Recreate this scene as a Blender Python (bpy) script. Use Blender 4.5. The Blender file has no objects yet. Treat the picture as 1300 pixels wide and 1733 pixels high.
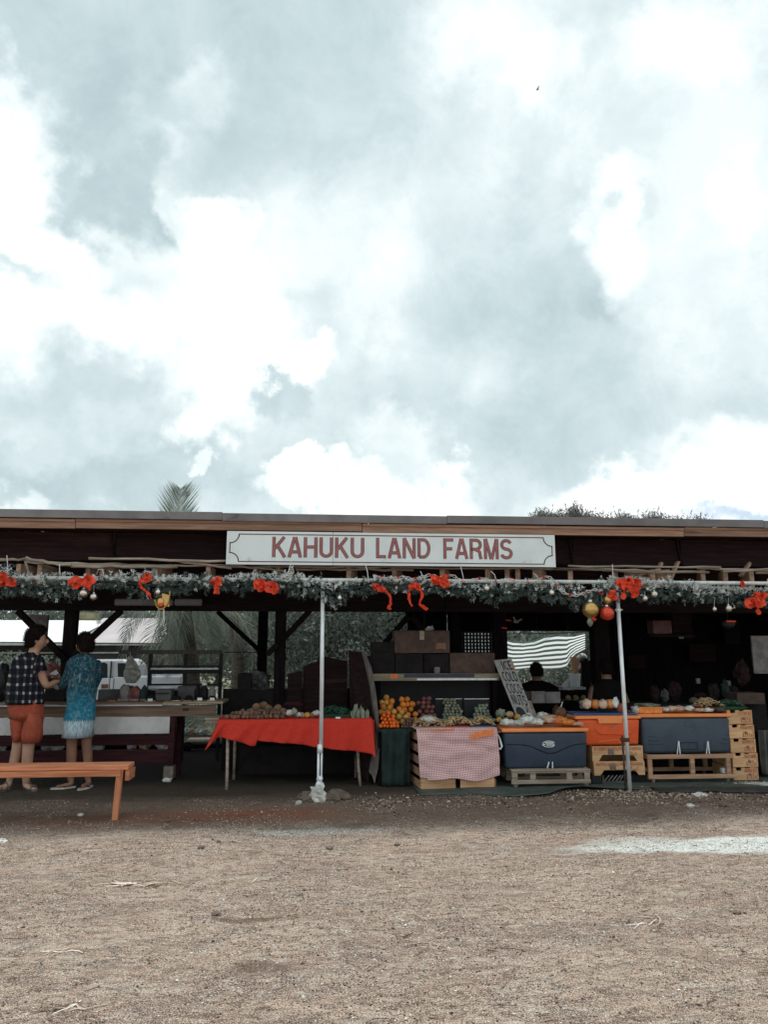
import bpy, bmesh, math, random
import numpy as np
from mathutils import Vector, Matrix, noise
R = math.radians
random.seed(7)
rng = np.random.default_rng(11)
scene = bpy.context.scene
COL = scene.collection

# ------------------------------------------------------------------ camera
YAW, PITCH, CAMZ, FPX = R(4.7), R(10.37), 1.5, 1251.6
cam_d = bpy.data.cameras.new('camera'); cam = bpy.data.objects.new('camera', cam_d); COL.objects.link(cam)
cam.location = (0, 0, CAMZ)
cam.rotation_euler = (R(90) + PITCH, 0, -YAW)
cam_d.sensor_fit = 'VERTICAL'; cam_d.sensor_height = 36.0; cam_d.lens = 36.0 * FPX / 1733.0
cam_d.clip_start = 0.05; cam_d.clip_end = 2000
scene.camera = cam
scene.view_settings.view_transform = 'Standard'; scene.view_settings.look = 'None'
scene.view_settings.gamma = 1.0; scene.view_settings.use_curve_mapping = False
scene.view_settings.exposure = 0.3
scene.render.engine = 'CYCLES'

# survey helpers: sight lines measured on the photograph give real positions on real planes
_h = Vector((math.sin(YAW), math.cos(YAW), 0)); _r = Vector((math.cos(YAW), -math.sin(YAW), 0))
_f = _h * math.cos(PITCH) + Vector((0, 0, 1)) * math.sin(PITCH)
_u = -_h * math.sin(PITCH) + Vector((0, 0, 1)) * math.cos(PITCH)
def ray(px, py): return (_f * FPX + _r * (px - 650) + _u * (866.5 - py)).normalized()
def at(px, py, Y):
    d = ray(px, py); t = Y / d.y
    return Vector((0, 0, CAMZ)) + d * t
def onz(px, py, z=0.0):
    d = ray(px, py); t = (z - CAMZ) / d.z
    return Vector((0, 0, CAMZ)) + d * t
def span(x0, y0, x1, y1, Y):
    xm, ym = (x0 + x1) / 2, (y0 + y1) / 2
    return at(x0, ym, Y).x, at(x1, ym, Y).x, at(xm, y1, Y).z, at(xm, y0, Y).z

# ------------------------------------------------------------------ world
SUN_EL, SUN_AZ = R(64), R(8)           # the sun stands behind the shed, veiled by cloud
world = bpy.data.worlds.new('World'); scene.world = world; world.use_nodes = True
class NT:
    def __init__(s, tree): s.t = tree; s.n = tree.nodes; s.l = tree.links
    def add(s, typ, **kw):
        n = s.n.new(typ)
        for k, v in kw.items():
            if k == 'inp':
                for a, b in v.items():
                    if hasattr(b, 'is_output') or isinstance(b, bpy.types.NodeSocket): s.l.new(b, n.inputs[a])
                    else: n.inputs[a].default_value = b
            else: setattr(n, k, v)
        return n
    def math(s, op, a, b=0.0, c=None, clamp=False):
        i = {0: a, 1: b}
        if c is not None: i[2] = c
        return s.add('ShaderNodeMath', operation=op, use_clamp=clamp, inp=i).outputs[0]
    def vmath(s, op, a, b=(0, 0, 0)):
        n = s.add('ShaderNodeVectorMath', operation=op, inp={0: a, 1: b})
        return n.outputs[1] if op in ('LENGTH', 'DOT_PRODUCT', 'DISTANCE') else n.outputs[0]
    def noise(s, vec, scale, detail=4, rough=.55, dist=0, out=0):
        return s.add('ShaderNodeTexNoise', inp={'Vector': vec, 'Scale': scale, 'Detail': detail, 'Roughness': rough, 'Distortion': dist}).outputs[out]
    def smooth(s, v, a, b, lo=0., hi=1.):
        return s.add('ShaderNodeMapRange', interpolation_type='SMOOTHSTEP', inp={0: v, 1: a, 2: b, 3: lo, 4: hi}).outputs[0]
    def mixf(s, f, a, b):
        return s.add('ShaderNodeMix', data_type='FLOAT', inp={0: f, 2: a, 3: b}).outputs[0]
    def mixc(s, f, a, b, blend='MIX'):
        n = s.add('ShaderNodeMix', data_type='RGBA', blend_type=blend)
        for i, v in ((0, f), (6, a), (7, b)):
            if isinstance(v, bpy.types.NodeSocket): s.l.new(v, n.inputs[i])
            else: n.inputs[i].default_value = v if i == 0 else (*v[:3], 1)
        return n.outputs[2]
    def ramp(s, f, pts, interp='LINEAR'):
        n = s.add('ShaderNodeValToRGB'); n.color_ramp.interpolation = interp
        e = n.color_ramp.elements
        while len(e) < len(pts): e.new(.5)
        for k, (p, c) in enumerate(pts): e[k].position = p; e[k].color = (*c, 1)
        s.l.new(f, n.inputs[0]); return n.outputs[0]
w = NT(world.node_tree); w.n.clear()
sky = w.add('ShaderNodeTexSky', sky_type='NISHITA', sun_disc=False, sun_elevation=SUN_EL, sun_rotation=SUN_AZ)
gen = w.add('ShaderNodeTexCoord').outputs['Generated']
sep = w.add('ShaderNodeSeparateXYZ', inp={0: gen})
az = w.math('ARCTAN2', sep.outputs[0], sep.outputs[1]); el = w.math('ARCSINE', sep.outputs[2])
azel = w.add('ShaderNodeCombineXYZ', inp={0: az, 1: el, 2: 0.0}).outputs[0]
n1 = w.noise(gen, 5.0, 4, .6, out=1); n2 = w.noise(gen, 15.0, 5, .62, out=1)
wv = w.vmath('ADD', w.vmath('SCALE', w.vmath('SUBTRACT', n1, (.5, .5, .5))), w.vmath('SCALE', w.vmath('SUBTRACT', n2, (.5, .5, .5))))
for nd in list(w.n):
    if nd.type == 'VECT_MATH' and nd.operation == 'SCALE': nd.inputs[3].default_value = .19
_sc = [nd for nd in w.n if nd.type == 'VECT_MATH' and nd.operation == 'SCALE']; _sc[1].inputs[3].default_value = .11
pos = w.vmath('ADD', azel, wv)
fb = w.noise(gen, 3.2, 7, .58, .35); fb2 = w.noise(gen, 9.0, 8, .6, .2)
val = w.math('ADD', w.smooth(fb, .32, .68, .28, .88), w.smooth(fb2, .25, .75, -.09, .09))
def azel_of(px, py):
    d = ray(px, py); return math.atan2(d.x, d.y), math.asin(d.z)
# cloud masses of this sky, each with a direction, an extent, a tone and an edge width
CL = [(380, 70, 520, 190, 8, .06, .8), (190, 230, 80, 240, -24, .04, .5), (560, 190, 260, 170, 20, .22, .9), (60, 20, 200, 110, 0, .1, .8),
      (235, 220, 150, 75, 0, .26, .8), (330, 140, 85, 45, 15, .52, .9), (262, 232, 42, 34, 0, .60, .7), (195, 165, 28, 40, 30, .5, .8),
      (600, 430, 330, 110, 0, .62, .9), (840, 270, 240, 260, 0, .62, .9), (1180, 270, 220, 160, 0, .66, .9),
      (785, 130, 60, 90, 0, .48, .8), (880, 260, 50, 110, 10, .40, .9),
      (-30, 430, 135, 250, -22, 1.0, .35), (105, 450, 80, 75, -30, 1.05, .35), (-10, 190, 40, 90, 0, .85, .6), (150, 190, 60, 110, -28, .05, .7), (215, 310, 62, 100, -30, .0, .5), (255, 385, 45, 40, 0, -.02, .45),
      (70, 470, 75, 28, -12, .5, .8), (110, 570, 150, 90, 12, 1.05, .4), (120, 660, 210, 62, 4, .30, .9),
      (385, 375, 72, 48, 0, 1.0, .4), (330, 450, 170, 60, 0, .90, .8), (500, 470, 130, 80, 0, .74, .9),
      (370, 570, 120, 120, 20, 1.1, .5), (430, 640, 140, 80, 20, 1.0, .6), (355, 745, 60, 40, 20, 1.0, .5),
      (560, 570, 75, 90, 0, .42, .9), (700, 500, 55, 120, 0, .86, .8), (640, 680, 110, 60, 0, .36, .9),
      (515, 640, 70, 36, 30, 1.0, .4), (482, 697, 40, 28, 0, .15, .6), (590, 735, 120, 50, 0, .42, .9),
      (880, 560, 210, 190, 0, .18, .9), (1020, 520, 70, 40, -10, .06, .45), (830, 640, 75, 75, 0, .50, .8),
      (920, 745, 330, 95, 0, .14, .9), (1220, 560, 130, 150, 0, .68, .9), (1210, 720, 150, 70, 0, .35, .9),
      (1150, 430, 130, 120, 0, .70, .9), (1045, 450, 52, 85, 15, .98, .8), (1035, 330, 60, 50, 0, .9, .5), (1085, 395, 30, 40, 0, .55, .7), (1245, 330, 40, 70, 0, .85, .9),
      (1170, 40, 190, 100, 0, 1.0, .8), (890, 85, 60, 65, 30, .9, .8), (780, 60, 130, 60, 0, .85, .8),
      (120, 815, 340, 60, 0, .14, .7), (60, 770, 90, 30, 10, .42, .8), (170, 730, 120, 50, 0, .42, .9),
      (540, 825, 110, 34, 5, .95, .35), (490, 790, 40, 22, 0, 1.0, .4), (366, 805, 22, 14, 0, .75, .5),
      (720, 835, 150, 50, 8, 1.0, .4), (660, 760, 80, 50, 0, .7, .6), (850, 800, 60, 50, 0, .3, .8),
      (1130, 845, 230, 42, -4, .95, .5), (1240, 780, 110, 60, -10, .92, .6), (25, 850, 60, 26, 0, .7, .6)]
for (px, py, rx, ry, rot, tone, soft) in CL:
    tone = .10 + tone * .86; soft = min(1., soft * 1.15)
    a, e = azel_of(px, py); k = 1.0 / FPX
    ca = math.cos(math.atan(math.hypot(px - 650, py - 866) / FPX))
    mp = w.add('ShaderNodeMapping', vector_type='TEXTURE', inp={0: pos, 1: (a, e, 0), 2: (0, 0, R(rot)),
               3: (rx * k * ca * 1.12, ry * k * ca * 1.12, 1)}).outputs[0]
    L = w.vmath('LENGTH', mp)
    val = w.mixf(w.smooth(L, 1.0 + soft * .35, 1.0 - soft * .75), val, tone)
val = w.math('ADD', val, w.math('ADD', w.smooth(w.noise(gen, 11.0, 9, .66, .3), .3, .7, -.11, .11), w.smooth(w.noise(gen, 3.6, 6, .6, .5), .3, .7, -.10, .10)))
ccol = w.ramp(val, [(0.0, (.395, .50, .53)), (.3, (.515, .62, .645)), (.6, (.66, .75, .77)), (.85, (.81, .865, .88)), (1.0, (1.02, 1.04, 1.05))])
# a thin blue gap low on the right shows the clear sky through
ga, ge = azel_of(1285, 874)
gp = w.add('ShaderNodeMapping', vector_type='TEXTURE', inp={0: pos, 1: (ga, ge, 0), 3: (.09, .012, 1)}).outputs[0]
gap = w.smooth(w.vmath('LENGTH', gp), 1.2, .4, 0, .75)
cl10 = w.add('ShaderNodeVectorMath', operation='SCALE', inp={0: ccol, 3: 10.0}).outputs[0]
fin = w.mixc(gap, cl10, sky.outputs[0])
bg = w.add('ShaderNodeBackground', inp={0: fin, 1: .1})
out = w.add('ShaderNodeOutputWorld', inp={0: bg.outputs[0]})
world.cycles.sampling_method = 'MANUAL'; world.cycles.sample_map_resolution = 512
sun_d = bpy.data.lights.new('sun', 'SUN'); sun_d.energy = 2.3; sun_d.angle = R(7); sun_d.color = (1, .96, .9)
sun = bpy.data.objects.new('sun', sun_d); COL.objects.link(sun)
_sd = Vector((math.sin(SUN_AZ) * math.cos(SUN_EL), math.cos(SUN_AZ) * math.cos(SUN_EL), math.sin(SUN_EL)))
sun.rotation_euler = _sd.to_track_quat('Z', 'Y').to_euler()

# ------------------------------------------------------------------ mesh and object helpers
class MB:
    def __init__(s): s.v = []; s.f = []; s.uv = {}; s.sm = True
    def poly(s, pts):
        b = len(s.v); s.v += [tuple(p) for p in pts]; s.f.append(tuple(range(b, b + len(pts)))); return s
    def hexa(s, P):
        b = len(s.v); s.v += [tuple(p) for p in P]
        for q in ((0, 3, 2, 1), (4, 5, 6, 7), (0, 1, 5, 4), (1, 2, 6, 5), (2, 3, 7, 6), (3, 0, 4, 7)): s.f.append(tuple(b + i for i in q))
        return s
    def box(s, x0, x1, y0, y1, z0, z1):
        if x0 > x1: x0, x1 = x1, x0
        if y0 > y1: y0, y1 = y1, y0
        if z0 > z1: z0, z1 = z1, z0
        return s.hexa([(x0, y0, z0), (x1, y0, z0), (x1, y1, z0), (x0, y1, z0), (x0, y0, z1), (x1, y0, z1), (x1, y1, z1), (x0, y1, z1)])
    def obox(s, c, sx, sy, sz, rot=None):
        c = Vector(c); M = rot if rot is not None else Matrix.Identity(3)
        P = [c + M @ Vector((x * sx / 2, y * sy / 2, z * sz / 2)) for z in (-1, 1) for (x, y) in ((-1, -1), (1, -1), (1, 1), (-1, 1))]
        return s.hexa(P)
    def beam(s, p, q, w_, h, ref=(0, 0, 1)):
        p, q = Vector(p), Vector(q); d = (q - p).normalized(); ref = Vector(ref)
        if abs(d.dot(ref)) > .98: ref = Vector((0, 1, 0))
        a = d.cross(ref).normalized(); b = a.cross(d).normalized()
        P = [o + a * (x * w_ / 2) + b * (z * h / 2) for o in (p, q) for (x, z) in ((-1, -1), (1, -1), (1, 1), (-1, 1))]
        return s.hexa(P)
    def tube(s, pts, r, n=10, cap=True):
        pts = [Vector(p) for p in pts]; m = len(pts)
        rr = r if isinstance(r, (list, tuple)) else [r] * m
        b0 = len(s.v); prev = None
        for i, p in enumerate(pts):
            d = (pts[min(i + 1, m - 1)] - pts[max(i - 1, 0)]).normalized()
            if prev is None:
                ref = Vector((0, 0, 1)) if abs(d.z) < .9 else Vector((0, 1, 0))
                a = d.cross(ref).normalized()
            else:
                a = (prev - d * prev.dot(d))
                a = a.normalized() if a.length > 1e-6 else d.orthogonal().normalized()
            prev = a; c = d.cross(a)
            for k in range(n):
                t = 2 * math.pi * k / n
                s.v.append(tuple(p + (a * math.cos(t) + c * math.sin(t)) * rr[i]))
        for i in range(m - 1):
            for k in range(n):
                k2 = (k + 1) % n
                s.f.append((b0 + i * n + k, b0 + i * n + k2, b0 + (i + 1) * n + k2, b0 + (i + 1) * n + k))
        if cap:
            s.f.append(tuple(b0 + k for k in range(n))[::-1]); s.f.append(tuple(b0 + (m - 1) * n + k for k in range(n)))
        return s
    def loft(s, rings, n=20, cap=True):
        """rings: (cx, cy, cz, rx, ry[, yaw]) level ellipses stacked along z."""
        b0 = len(s.v)
        for rg in rings:
            cx, cy, cz, rx, ry = rg[:5]; yw = rg[5] if len(rg) > 5 else 0
            for k in range(n):
                t = 2 * math.pi * k / n; x, y = rx * math.cos(t), ry * math.sin(t)
                s.v.append((cx + x * math.cos(yw) - y * math.sin(yw), cy + x * math.sin(yw) + y * math.cos(yw), cz))
        for i in range(len(rings) - 1):
            for k in range(n):
                k2 = (k + 1) % n
                s.f.append((b0 + i * n + k, b0 + i * n + k2, b0 + (i + 1) * n + k2, b0 + (i + 1) * n + k))
        if cap:
            s.f.append(tuple(b0 + k for k in range(n))[::-1]); s.f.append(tuple(b0 + (len(rings) - 1) * n + k for k in range(n)))
        return s
    def lathe(s, c, prof, n=20):
        return s.loft([(c[0], c[1], c[2] + z, max(r, 1e-4), max(r, 1e-4)) for (r, z) in prof], n)
    def ball(s, c, rx, ry=None, rz=None, sub=2, lump=0.0, seed=0, freq=3.0):
        ry = rx if ry is None else ry; rz = rx if rz is None else rz
        bm = bmesh.new(); bmesh.ops.create_icosphere(bm, subdivisions=sub, radius=1.0)
        b = len(s.v)
        for v in bm.verts:
            p = v.co.normalized(); k = 1 + (lump * noise.noise(p * freq + Vector((seed * 3.1, seed * 1.7, 0))) if lump else 0)
            s.v.append((c[0] + p.x * rx * k, c[1] + p.y * ry * k, c[2] + p.z * rz * k))
        for f in bm.faces: s.f.append(tuple(b + v.index for v in f.verts))
        bm.free(); return s
    def prism(s, poly, y0, y1):
        """poly in (x, z), extruded along y."""
        b = len(s.v); n = len(poly)
        s.v += [(x, y0, z) for x, z in poly] + [(x, y1, z) for x, z in poly]
        s.f.append(tuple(range(b, b + n))); s.f.append(tuple(range(b + n, b + 2 * n))[::-1])
        for k in range(n):
            k2 = (k + 1) % n; s.f.append((b + k2, b + k, b + n + k, b + n + k2))
        return s
    def grid(s, fn, nu, nv):
        b = len(s.v)
        for j in range(nv + 1):
            for i in range(nu + 1):
                s.uv[len(s.v)] = (i / nu, j / nv); s.v.append(tuple(fn(i / nu, j / nv)))
        for j in range(nv):
            for i in range(nu):
                a = b + j * (nu + 1) + i; s.f.append((a, a + 1, a + nu + 2, a + nu + 1))
        return s
    def mesh(s, name, m, smooth=False, shift=(0, 0, 0)):
        me = bpy.data.meshes.new(name)
        sx, sy, sz = shift
        me.from_pydata([(x - sx, y - sy, z - sz) for x, y, z in s.v], [], s.f)
        if s.uv:
            uvl = me.uv_layers.new(name='UVMap')
            for lp in me.loops: uvl.data[lp.index].uv = s.uv.get(lp.vertex_index, (0, 0))
        if smooth: me.polygons.foreach_set('use_smooth', [True] * len(me.polygons))
        bm = bmesh.new(); bm.from_mesh(me); bmesh.ops.recalc_face_normals(bm, faces=bm.faces); bm.to_mesh(me); bm.free()
        me.materials.append(m); me.update()
        return me
    def centre(s):
        a = np.array(s.v); lo, hi = a.min(0), a.max(0)
        return ((lo[0] + hi[0]) / 2, (lo[1] + hi[1]) / 2, lo[2])
    def build(s, name, m, parent=None, smooth=False, bevel=0, thick=0, sub=0, label=None, cat=None, group=None, kind=None, seg=2, loc=None, rot=None):
        c = s.centre()
        me = s.mesh(name, m, smooth, c)
        o = bpy.data.objects.new(name, me); COL.objects.link(o); o.location = c
        if loc is not None: o.location = loc
        if rot is not None: o.rotation_euler = rot
        if parent is not None: adopt(o, parent)
        if thick:
            md = o.modifiers.new('thick', 'SOLIDIFY'); md.thickness = thick; md.offset = 0
        if bevel:
            md = o.modifiers.new('bevel', 'BEVEL'); md.width = bevel; md.segments = seg; md.limit_method = 'ANGLE'; md.angle_limit = R(35)
        if sub:
            md = o.modifiers.new('sub', 'SUBSURF'); md.levels = sub; md.render_levels = sub
        tag(o, label, cat, group, kind)
        return o
def tag(o, label=None, cat=None, group=None, kind=None):
    for k, v in (('label', label), ('category', cat), ('group', group), ('kind', kind)):
        if v: o[k] = v
    return o
def adopt(o, parent):
    o.parent = parent
    root = parent
    off = Vector(parent.location)
    while root.parent is not None: root = root.parent
    M = abs_mat(parent)
    o.matrix_parent_inverse = M.inverted()
def abs_mat(o):
    M = o.matrix_basis.copy() if False else Matrix.LocRotScale(o.location, o.rotation_euler, o.scale)
    return M if o.parent is None else abs_mat(o.parent) @ o.matrix_parent_inverse @ M
def thing(name, label, cat, loc=(0, 0, 0), group=None, rotz=0):
    o = bpy.data.objects.new(name, None); COL.objects.link(o); o.location = loc; o.rotation_euler = (0, 0, rotz)
    o.empty_display_size = .1
    return tag(o, label, cat, group)
def kids(o): return [c for c in bpy.data.objects if c.parent == o]
def inst(proto, loc, rot=None, scale=None, label=None, group=None):
    """copy of a single-mesh thing"""
    c = proto.copy(); COL.objects.link(c); c.location = loc
    if rot is not None: c.rotation_euler = rot
    if scale is not None: c.scale = scale if isinstance(scale, (tuple, list, Vector)) else (scale,) * 3
    if label: c['label'] = label
    if group: c['group'] = group
    return c
def copy_tree(o, ch_map, loc, label, rotz=None):
    r = o.copy(); COL.objects.link(r); r.location = loc
    if rotz is not None: r.rotation_euler = (0, 0, rotz)
    r['label'] = label
    for ch in ch_map:
        c = ch.copy(); COL.objects.link(c); c.parent = r; c.matrix_parent_inverse = ch.matrix_parent_inverse.copy()
    return r

# ------------------------------------------------------------------ materials
def mat(name, c1, c2=None, scale=8, rough=.7, bump=.2, bscale=None, metal=0, detail=6, stretch=(1, 1, 1), rand=.12, spec=.4, coat=0, dirt=None, dist=0.0, trans=0, lo=.35, hi=.65, sheen=0):
    m = bpy.data.materials.new(name); m.use_nodes = True; t = NT(m.node_tree)
    b = t.n['Principled BSDF']
    if c2 is None: c2 = tuple(x * .72 for x in c1)
    oi = t.add('ShaderNodeObjectInfo').outputs['Random']
    vec = t.vmath('ADD', t.add('ShaderNodeTexCoord').outputs['Object'], t.add('ShaderNodeCombineXYZ', inp={0: t.math('MULTIPLY', oi, 17.), 1: t.math('MULTIPLY', oi, 9.), 2: t.math('MULTIPLY', oi, 23.)}).outputs[0])
    vec = t.vmath('MULTIPLY', vec, stretch)
    n = t.noise(vec, scale, detail, .6, dist)
    col = t.mixc(t.smooth(n, lo, hi), c1, c2)
    if dirt:
        d = t.noise(vec, dirt[2], 5, .65, .3)
        col = t.mixc(t.smooth(d, dirt[1], dirt[1] + .12), col, dirt[0])
    if rand:
        hs = t.add('ShaderNodeHueSaturation', inp={'Color': col, 'Value': t.math('MULTIPLY_ADD', oi, 2 * rand, 1 - rand)})
        col = hs.outputs[0]
    t.l.new(col, b.inputs['Base Color'])
    b.inputs['Roughness'].default_value = rough; b.inputs['Metallic'].default_value = metal
    b.inputs['Specular IOR Level'].default_value = spec
    if coat: b.inputs['Coat Weight'].default_value = coat
    if trans:
        b.inputs['Transmission Weight'].default_value = trans
    if sheen: b.inputs['Sheen Weight'].default_value = sheen
    if bump:
        bn = t.noise(vec, bscale or scale * 4, 5, .6)
        bp = t.add('ShaderNodeBump', inp={'Height': bn, 'Strength': bump, 'Distance': .02})
        t.l.new(bp.outputs[0], b.inputs['Normal'])
    m['_'] = 1
    return m
def leafmat(name, c1, c2, c3=None, rough=.55, tl=.35, attr=True):
    m = bpy.data.materials.new(name); m.use_nodes = True; t = NT(m.node_tree); b = t.n['Principled BSDF']
    a = t.add('ShaderNodeAttribute', attribute_name='tint').outputs['Fac']
    col = t.mixc(a, c1, c2)
    if c3: col = t.mixc(t.smooth(a, .78, .86), col, c3)
    t.l.new(col, b.inputs['Base Color']); b.inputs['Roughness'].default_value = rough; b.inputs['Specular IOR Level'].default_value = .3
    tr = t.add('ShaderNodeBsdfTranslucent', inp={0: col})
    mx = t.add('ShaderNodeMixShader', inp={0: tl, 1: b.outputs[0], 2: tr.outputs[0]})
    t.l.new(mx.outputs[0], t.n['Material Output'].inputs[0])
    return m
def wood(name, c1, c2, axis='x', rough=.75, **k):
    if max(c1) < .07: k.setdefault('spec', .12); rough = .9
    st = {'x': (.08, 1, 1), 'y': (1, .08, 1), 'z': (1, 1, .08)}[axis]
    k.setdefault('scale', 28); k.setdefault('bump', .35); k.setdefault('rand', .15)
    return mat(name, c1, c2, rough=rough, stretch=st, dist=.4, **k)
M = {}
M['roof_metal'] = mat('roof_metal', (.20, .185, .185), (.14, .13, .135), 3, .55, .1, dirt=((.07, .06, .06), .62, 2))
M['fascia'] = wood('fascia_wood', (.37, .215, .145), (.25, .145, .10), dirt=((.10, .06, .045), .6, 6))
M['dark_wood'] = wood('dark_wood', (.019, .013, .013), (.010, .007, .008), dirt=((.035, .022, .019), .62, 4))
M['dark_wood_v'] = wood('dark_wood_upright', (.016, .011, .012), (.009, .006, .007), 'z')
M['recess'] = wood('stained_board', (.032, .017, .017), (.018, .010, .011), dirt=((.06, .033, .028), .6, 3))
M['rafter'] = wood('rafter_wood', (.52, .35, .25), (.28, .17, .12), 'y', dirt=((.05, .03, .025), .58, 7))
M['bamboo'] = wood('weathered_pole', (.46, .385, .31), (.27, .21, .165), 'x', scale=40, dirt=((.08, .055, .04), .57, 9))
M['pine'] = wood('pine_board', (.64, .25, .125), (.42, .145, .07), 'x', dirt=((.25, .10, .05), .63, 9))
M['pine_z'] = wood('pine_leg', (.64, .25, .125), (.42, .145, .07), 'z')
M['pallet'] = wood('pallet_wood', (.46, .36, .28), (.28, .21, .16), 'x', dirt=((.09, .06, .05), .6, 8))
M['stand_wood'] = wood('stand_wood', (.52, .30, .19), (.32, .17, .10), 'x', dirt=((.10, .055, .04), .6, 8))
M['crate'] = wood('crate_board', (.74, .45, .24), (.58, .32, .16), 'x', dirt=((.30, .15, .08), .62, 12))
M['crate_print'] = mat('crate_print', (.42, .13, .06), (.58, .30, .16), 40, .8, 0, rand=0)
M['crate_print2'] = mat('crate_stamp', (.16, .08, .06), (.30, .16, .10), 60, .8, 0, rand=0)
M['counter'] = wood('counter_board', (.26, .17, .115), (.15, .095, .065), 'x', dirt=((.08, .045, .03), .6, 5))
M['maroon'] = wood('maroon_board', (.060, .020, .024), (.032, .012, .015), 'x')
M['concrete'] = mat('concrete_block', (.26, .22, .18), (.15, .125, .10), 14, .95, .5)
M['white_sheet'] = mat('white_panel', (.62, .60, .60), (.50, .47, .47), 5, .5, .06, dirt=((.30, .26, .25), .66, 8))
M['sign_white'] = mat('sign_white', (.74, .80, .80), (.66, .72, .72), 2.2, .4, .02, rand=0, dirt=((.48, .52, .52), .64, 5))
M['sign_red'] = mat('sign_red', (.34, .125, .125), (.28, .10, .10), 20, .5, 0, rand=0)
M['sign_line'] = mat('sign_outline', (.17, .045, .05), (.13, .04, .045), 20, .5, 0, rand=0)
M['steel'] = mat('galvanised_steel', (.86, .89, .91), (.66, .69, .71), 30, .34, .08, metal=.12, stretch=(1, 1, .2))
M['pvc'] = mat('white_pipe', (.70, .72, .71), (.52, .53, .51), 12, .4, .05, rand=0, dirt=((.30, .26, .22), .64, 6))
M['rust'] = mat('rusty_steel', (.13, .07, .05), (.05, .03, .03), 40, .8, .4, metal=.3)
M['string'] = mat('white_string', (.72, .72, .70), None, 50, .8, .1)
M['bow'] = mat('red_ribbon', (.80, .075, .02), (.55, .035, .014), 12, .6, .3, bscale=30)
M['silver'] = mat('silver_bauble', (.72, .68, .62), (.62, .58, .5), 5, .22, .02, metal=.95)
M['gold'] = mat('gold_bauble', (.62, .40, .15), (.50, .32, .11), 5, .28, .05, metal=.9)
M['redball'] = mat('red_bauble', (.72, .06, .02), (.55, .04, .015), 5, .25, .05, metal=.35, coat=.5)
M['rock_white'] = mat('pale_rock', (.80, .78, .72), (.46, .44, .40), 22, .9, .9, bscale=40)
M['rock'] = mat('brown_rock', (.22, .165, .125), (.12, .09, .07), 12, .95, .8)
M['navy'] = mat('navy_plastic', (.040, .058, .092), (.030, .044, .072), 5, .45, .06, bscale=200, rand=0, dirt=((.10, .11, .13), .68, 6))
M['slate'] = mat('slate_blue_plastic', (.065, .088, .118), (.050, .068, .095), 5, .5, .08, bscale=200, rand=0, dirt=((.13, .14, .16), .68, 6))
M['orange_pl'] = mat('orange_red_plastic', (.86, .13, .03), (.76, .105, .025), 5, .4, .05, rand=0, dirt=((.50, .10, .04), .66, 5))
M['orange_lid'] = mat('orange_lid_plastic', (.95, .32, .10), (.88, .26, .075), 5, .4, .05, rand=0)
M['white_pl'] = mat('white_plastic', (.75, .76, .76), (.62, .63, .63), 6, .4, .04)
M['black'] = mat('black_rubber', (.012, .012, .014), None, 10, .6, .1)
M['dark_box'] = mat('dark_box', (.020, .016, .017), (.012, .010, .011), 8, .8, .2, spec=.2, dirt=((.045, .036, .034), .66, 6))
M['darkgreen'] = mat('dark_green_cloth', (.020, .045, .040), (.012, .026, .024), 9, .85, .3)
M['cardboard'] = mat('cardboard', (.11, .07, .055), (.07, .045, .038), 10, .85, .2)
M['greycard'] = mat('grey_card', (.26, .24, .23), (.16, .15, .145), 9, .85, .1)
M['redcloth'] = mat('red_cloth', (.66, .042, .022), (.56, .034, .018), 60, .85, .25, bscale=260, rand=0)
M['grey_board'] = wood('grey_leaning_board', (.13, .115, .10), (.08, .068, .06), 'z', dirt=((.20, .17, .14), .62, 8))
M['shelf_edge'] = wood('pale_shelf_edge', (.36, .31, .22), (.24, .20, .14), 'x')
M['blue_strip'] = mat('navy_label', (.035, .04, .085), None, 10, .5, .05)
M['orange_label'] = mat('orange_label', (.85, .21, .04), (.72, .16, .03), 10, .5, .05, rand=0)
M['skin'] = mat('skin', (.56, .33, .235), (.46, .26, .18), 9, .55, .1, spec=.35, rand=.05)
M['skin2'] = mat('tanned_skin', (.30, .155, .10), (.23, .115, .075), 9, .55, .1, spec=.35, rand=.05)
M['hair'] = mat('dark_hair', (.010, .007, .007), (.020, .013, .011), 60, .9, .8, spec=.1, stretch=(1, 1, .3), bscale=90)
M['shorts'] = mat('rust_shorts', (.40, .085, .045), (.33, .065, .034), 30, .85, .35, bscale=22, rand=0)
M['sandal'] = mat('sandal_straps', (.16, .135, .12), (.08, .065, .06), 30, .8, .2)
M['sole'] = mat('flip_flop_sole', (.62, .56, .50), None, 20, .7, .1)
M['orange_fruit'] = mat('orange_peel', (.72, .24, .035), (.58, .17, .02), 6, .5, .25, bscale=120, rand=.18)
M['mandarin'] = mat('mandarin_peel', (.85, .17, .02), (.75, .12, .012), 6, .42, .2, bscale=120, rand=.12)
M['yellowfruit'] = mat('yellow_orange_peel', (.62, .36, .09), (.50, .25, .05), 6, .55, .25, bscale=100, rand=.2)
M['onion'] = mat('red_onion_skin', (.20, .07, .055), (.12, .04, .04), 8, .45, .2, rand=.25)
M['taro'] = mat('taro_skin', (.22, .125, .085), (.11, .062, .045), 14, .9, .6, rand=.25)
M['lime'] = mat('pale_green_fruit', (.23, .25, .17), (.15, .16, .11), 8, .5, .2, rand=.3)
M['greens'] = mat('leafy_greens', (.045, .14, .075), (.02, .07, .04), 10, .6, .3)
M['palegreens'] = mat('pale_greens', (.27, .30, .23), (.14, .17, .12), 12, .6, .3)
M['ginger'] = mat('peanut_shells', (.66, .48, .27), (.46, .30, .15), 20, .8, .5, rand=.2)
M['bagwhite'] = mat('cloudy_plastic_bag', (.72, .74, .72), (.46, .46, .42), 14, .25, .5, bscale=16, rand=.15)
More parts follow.
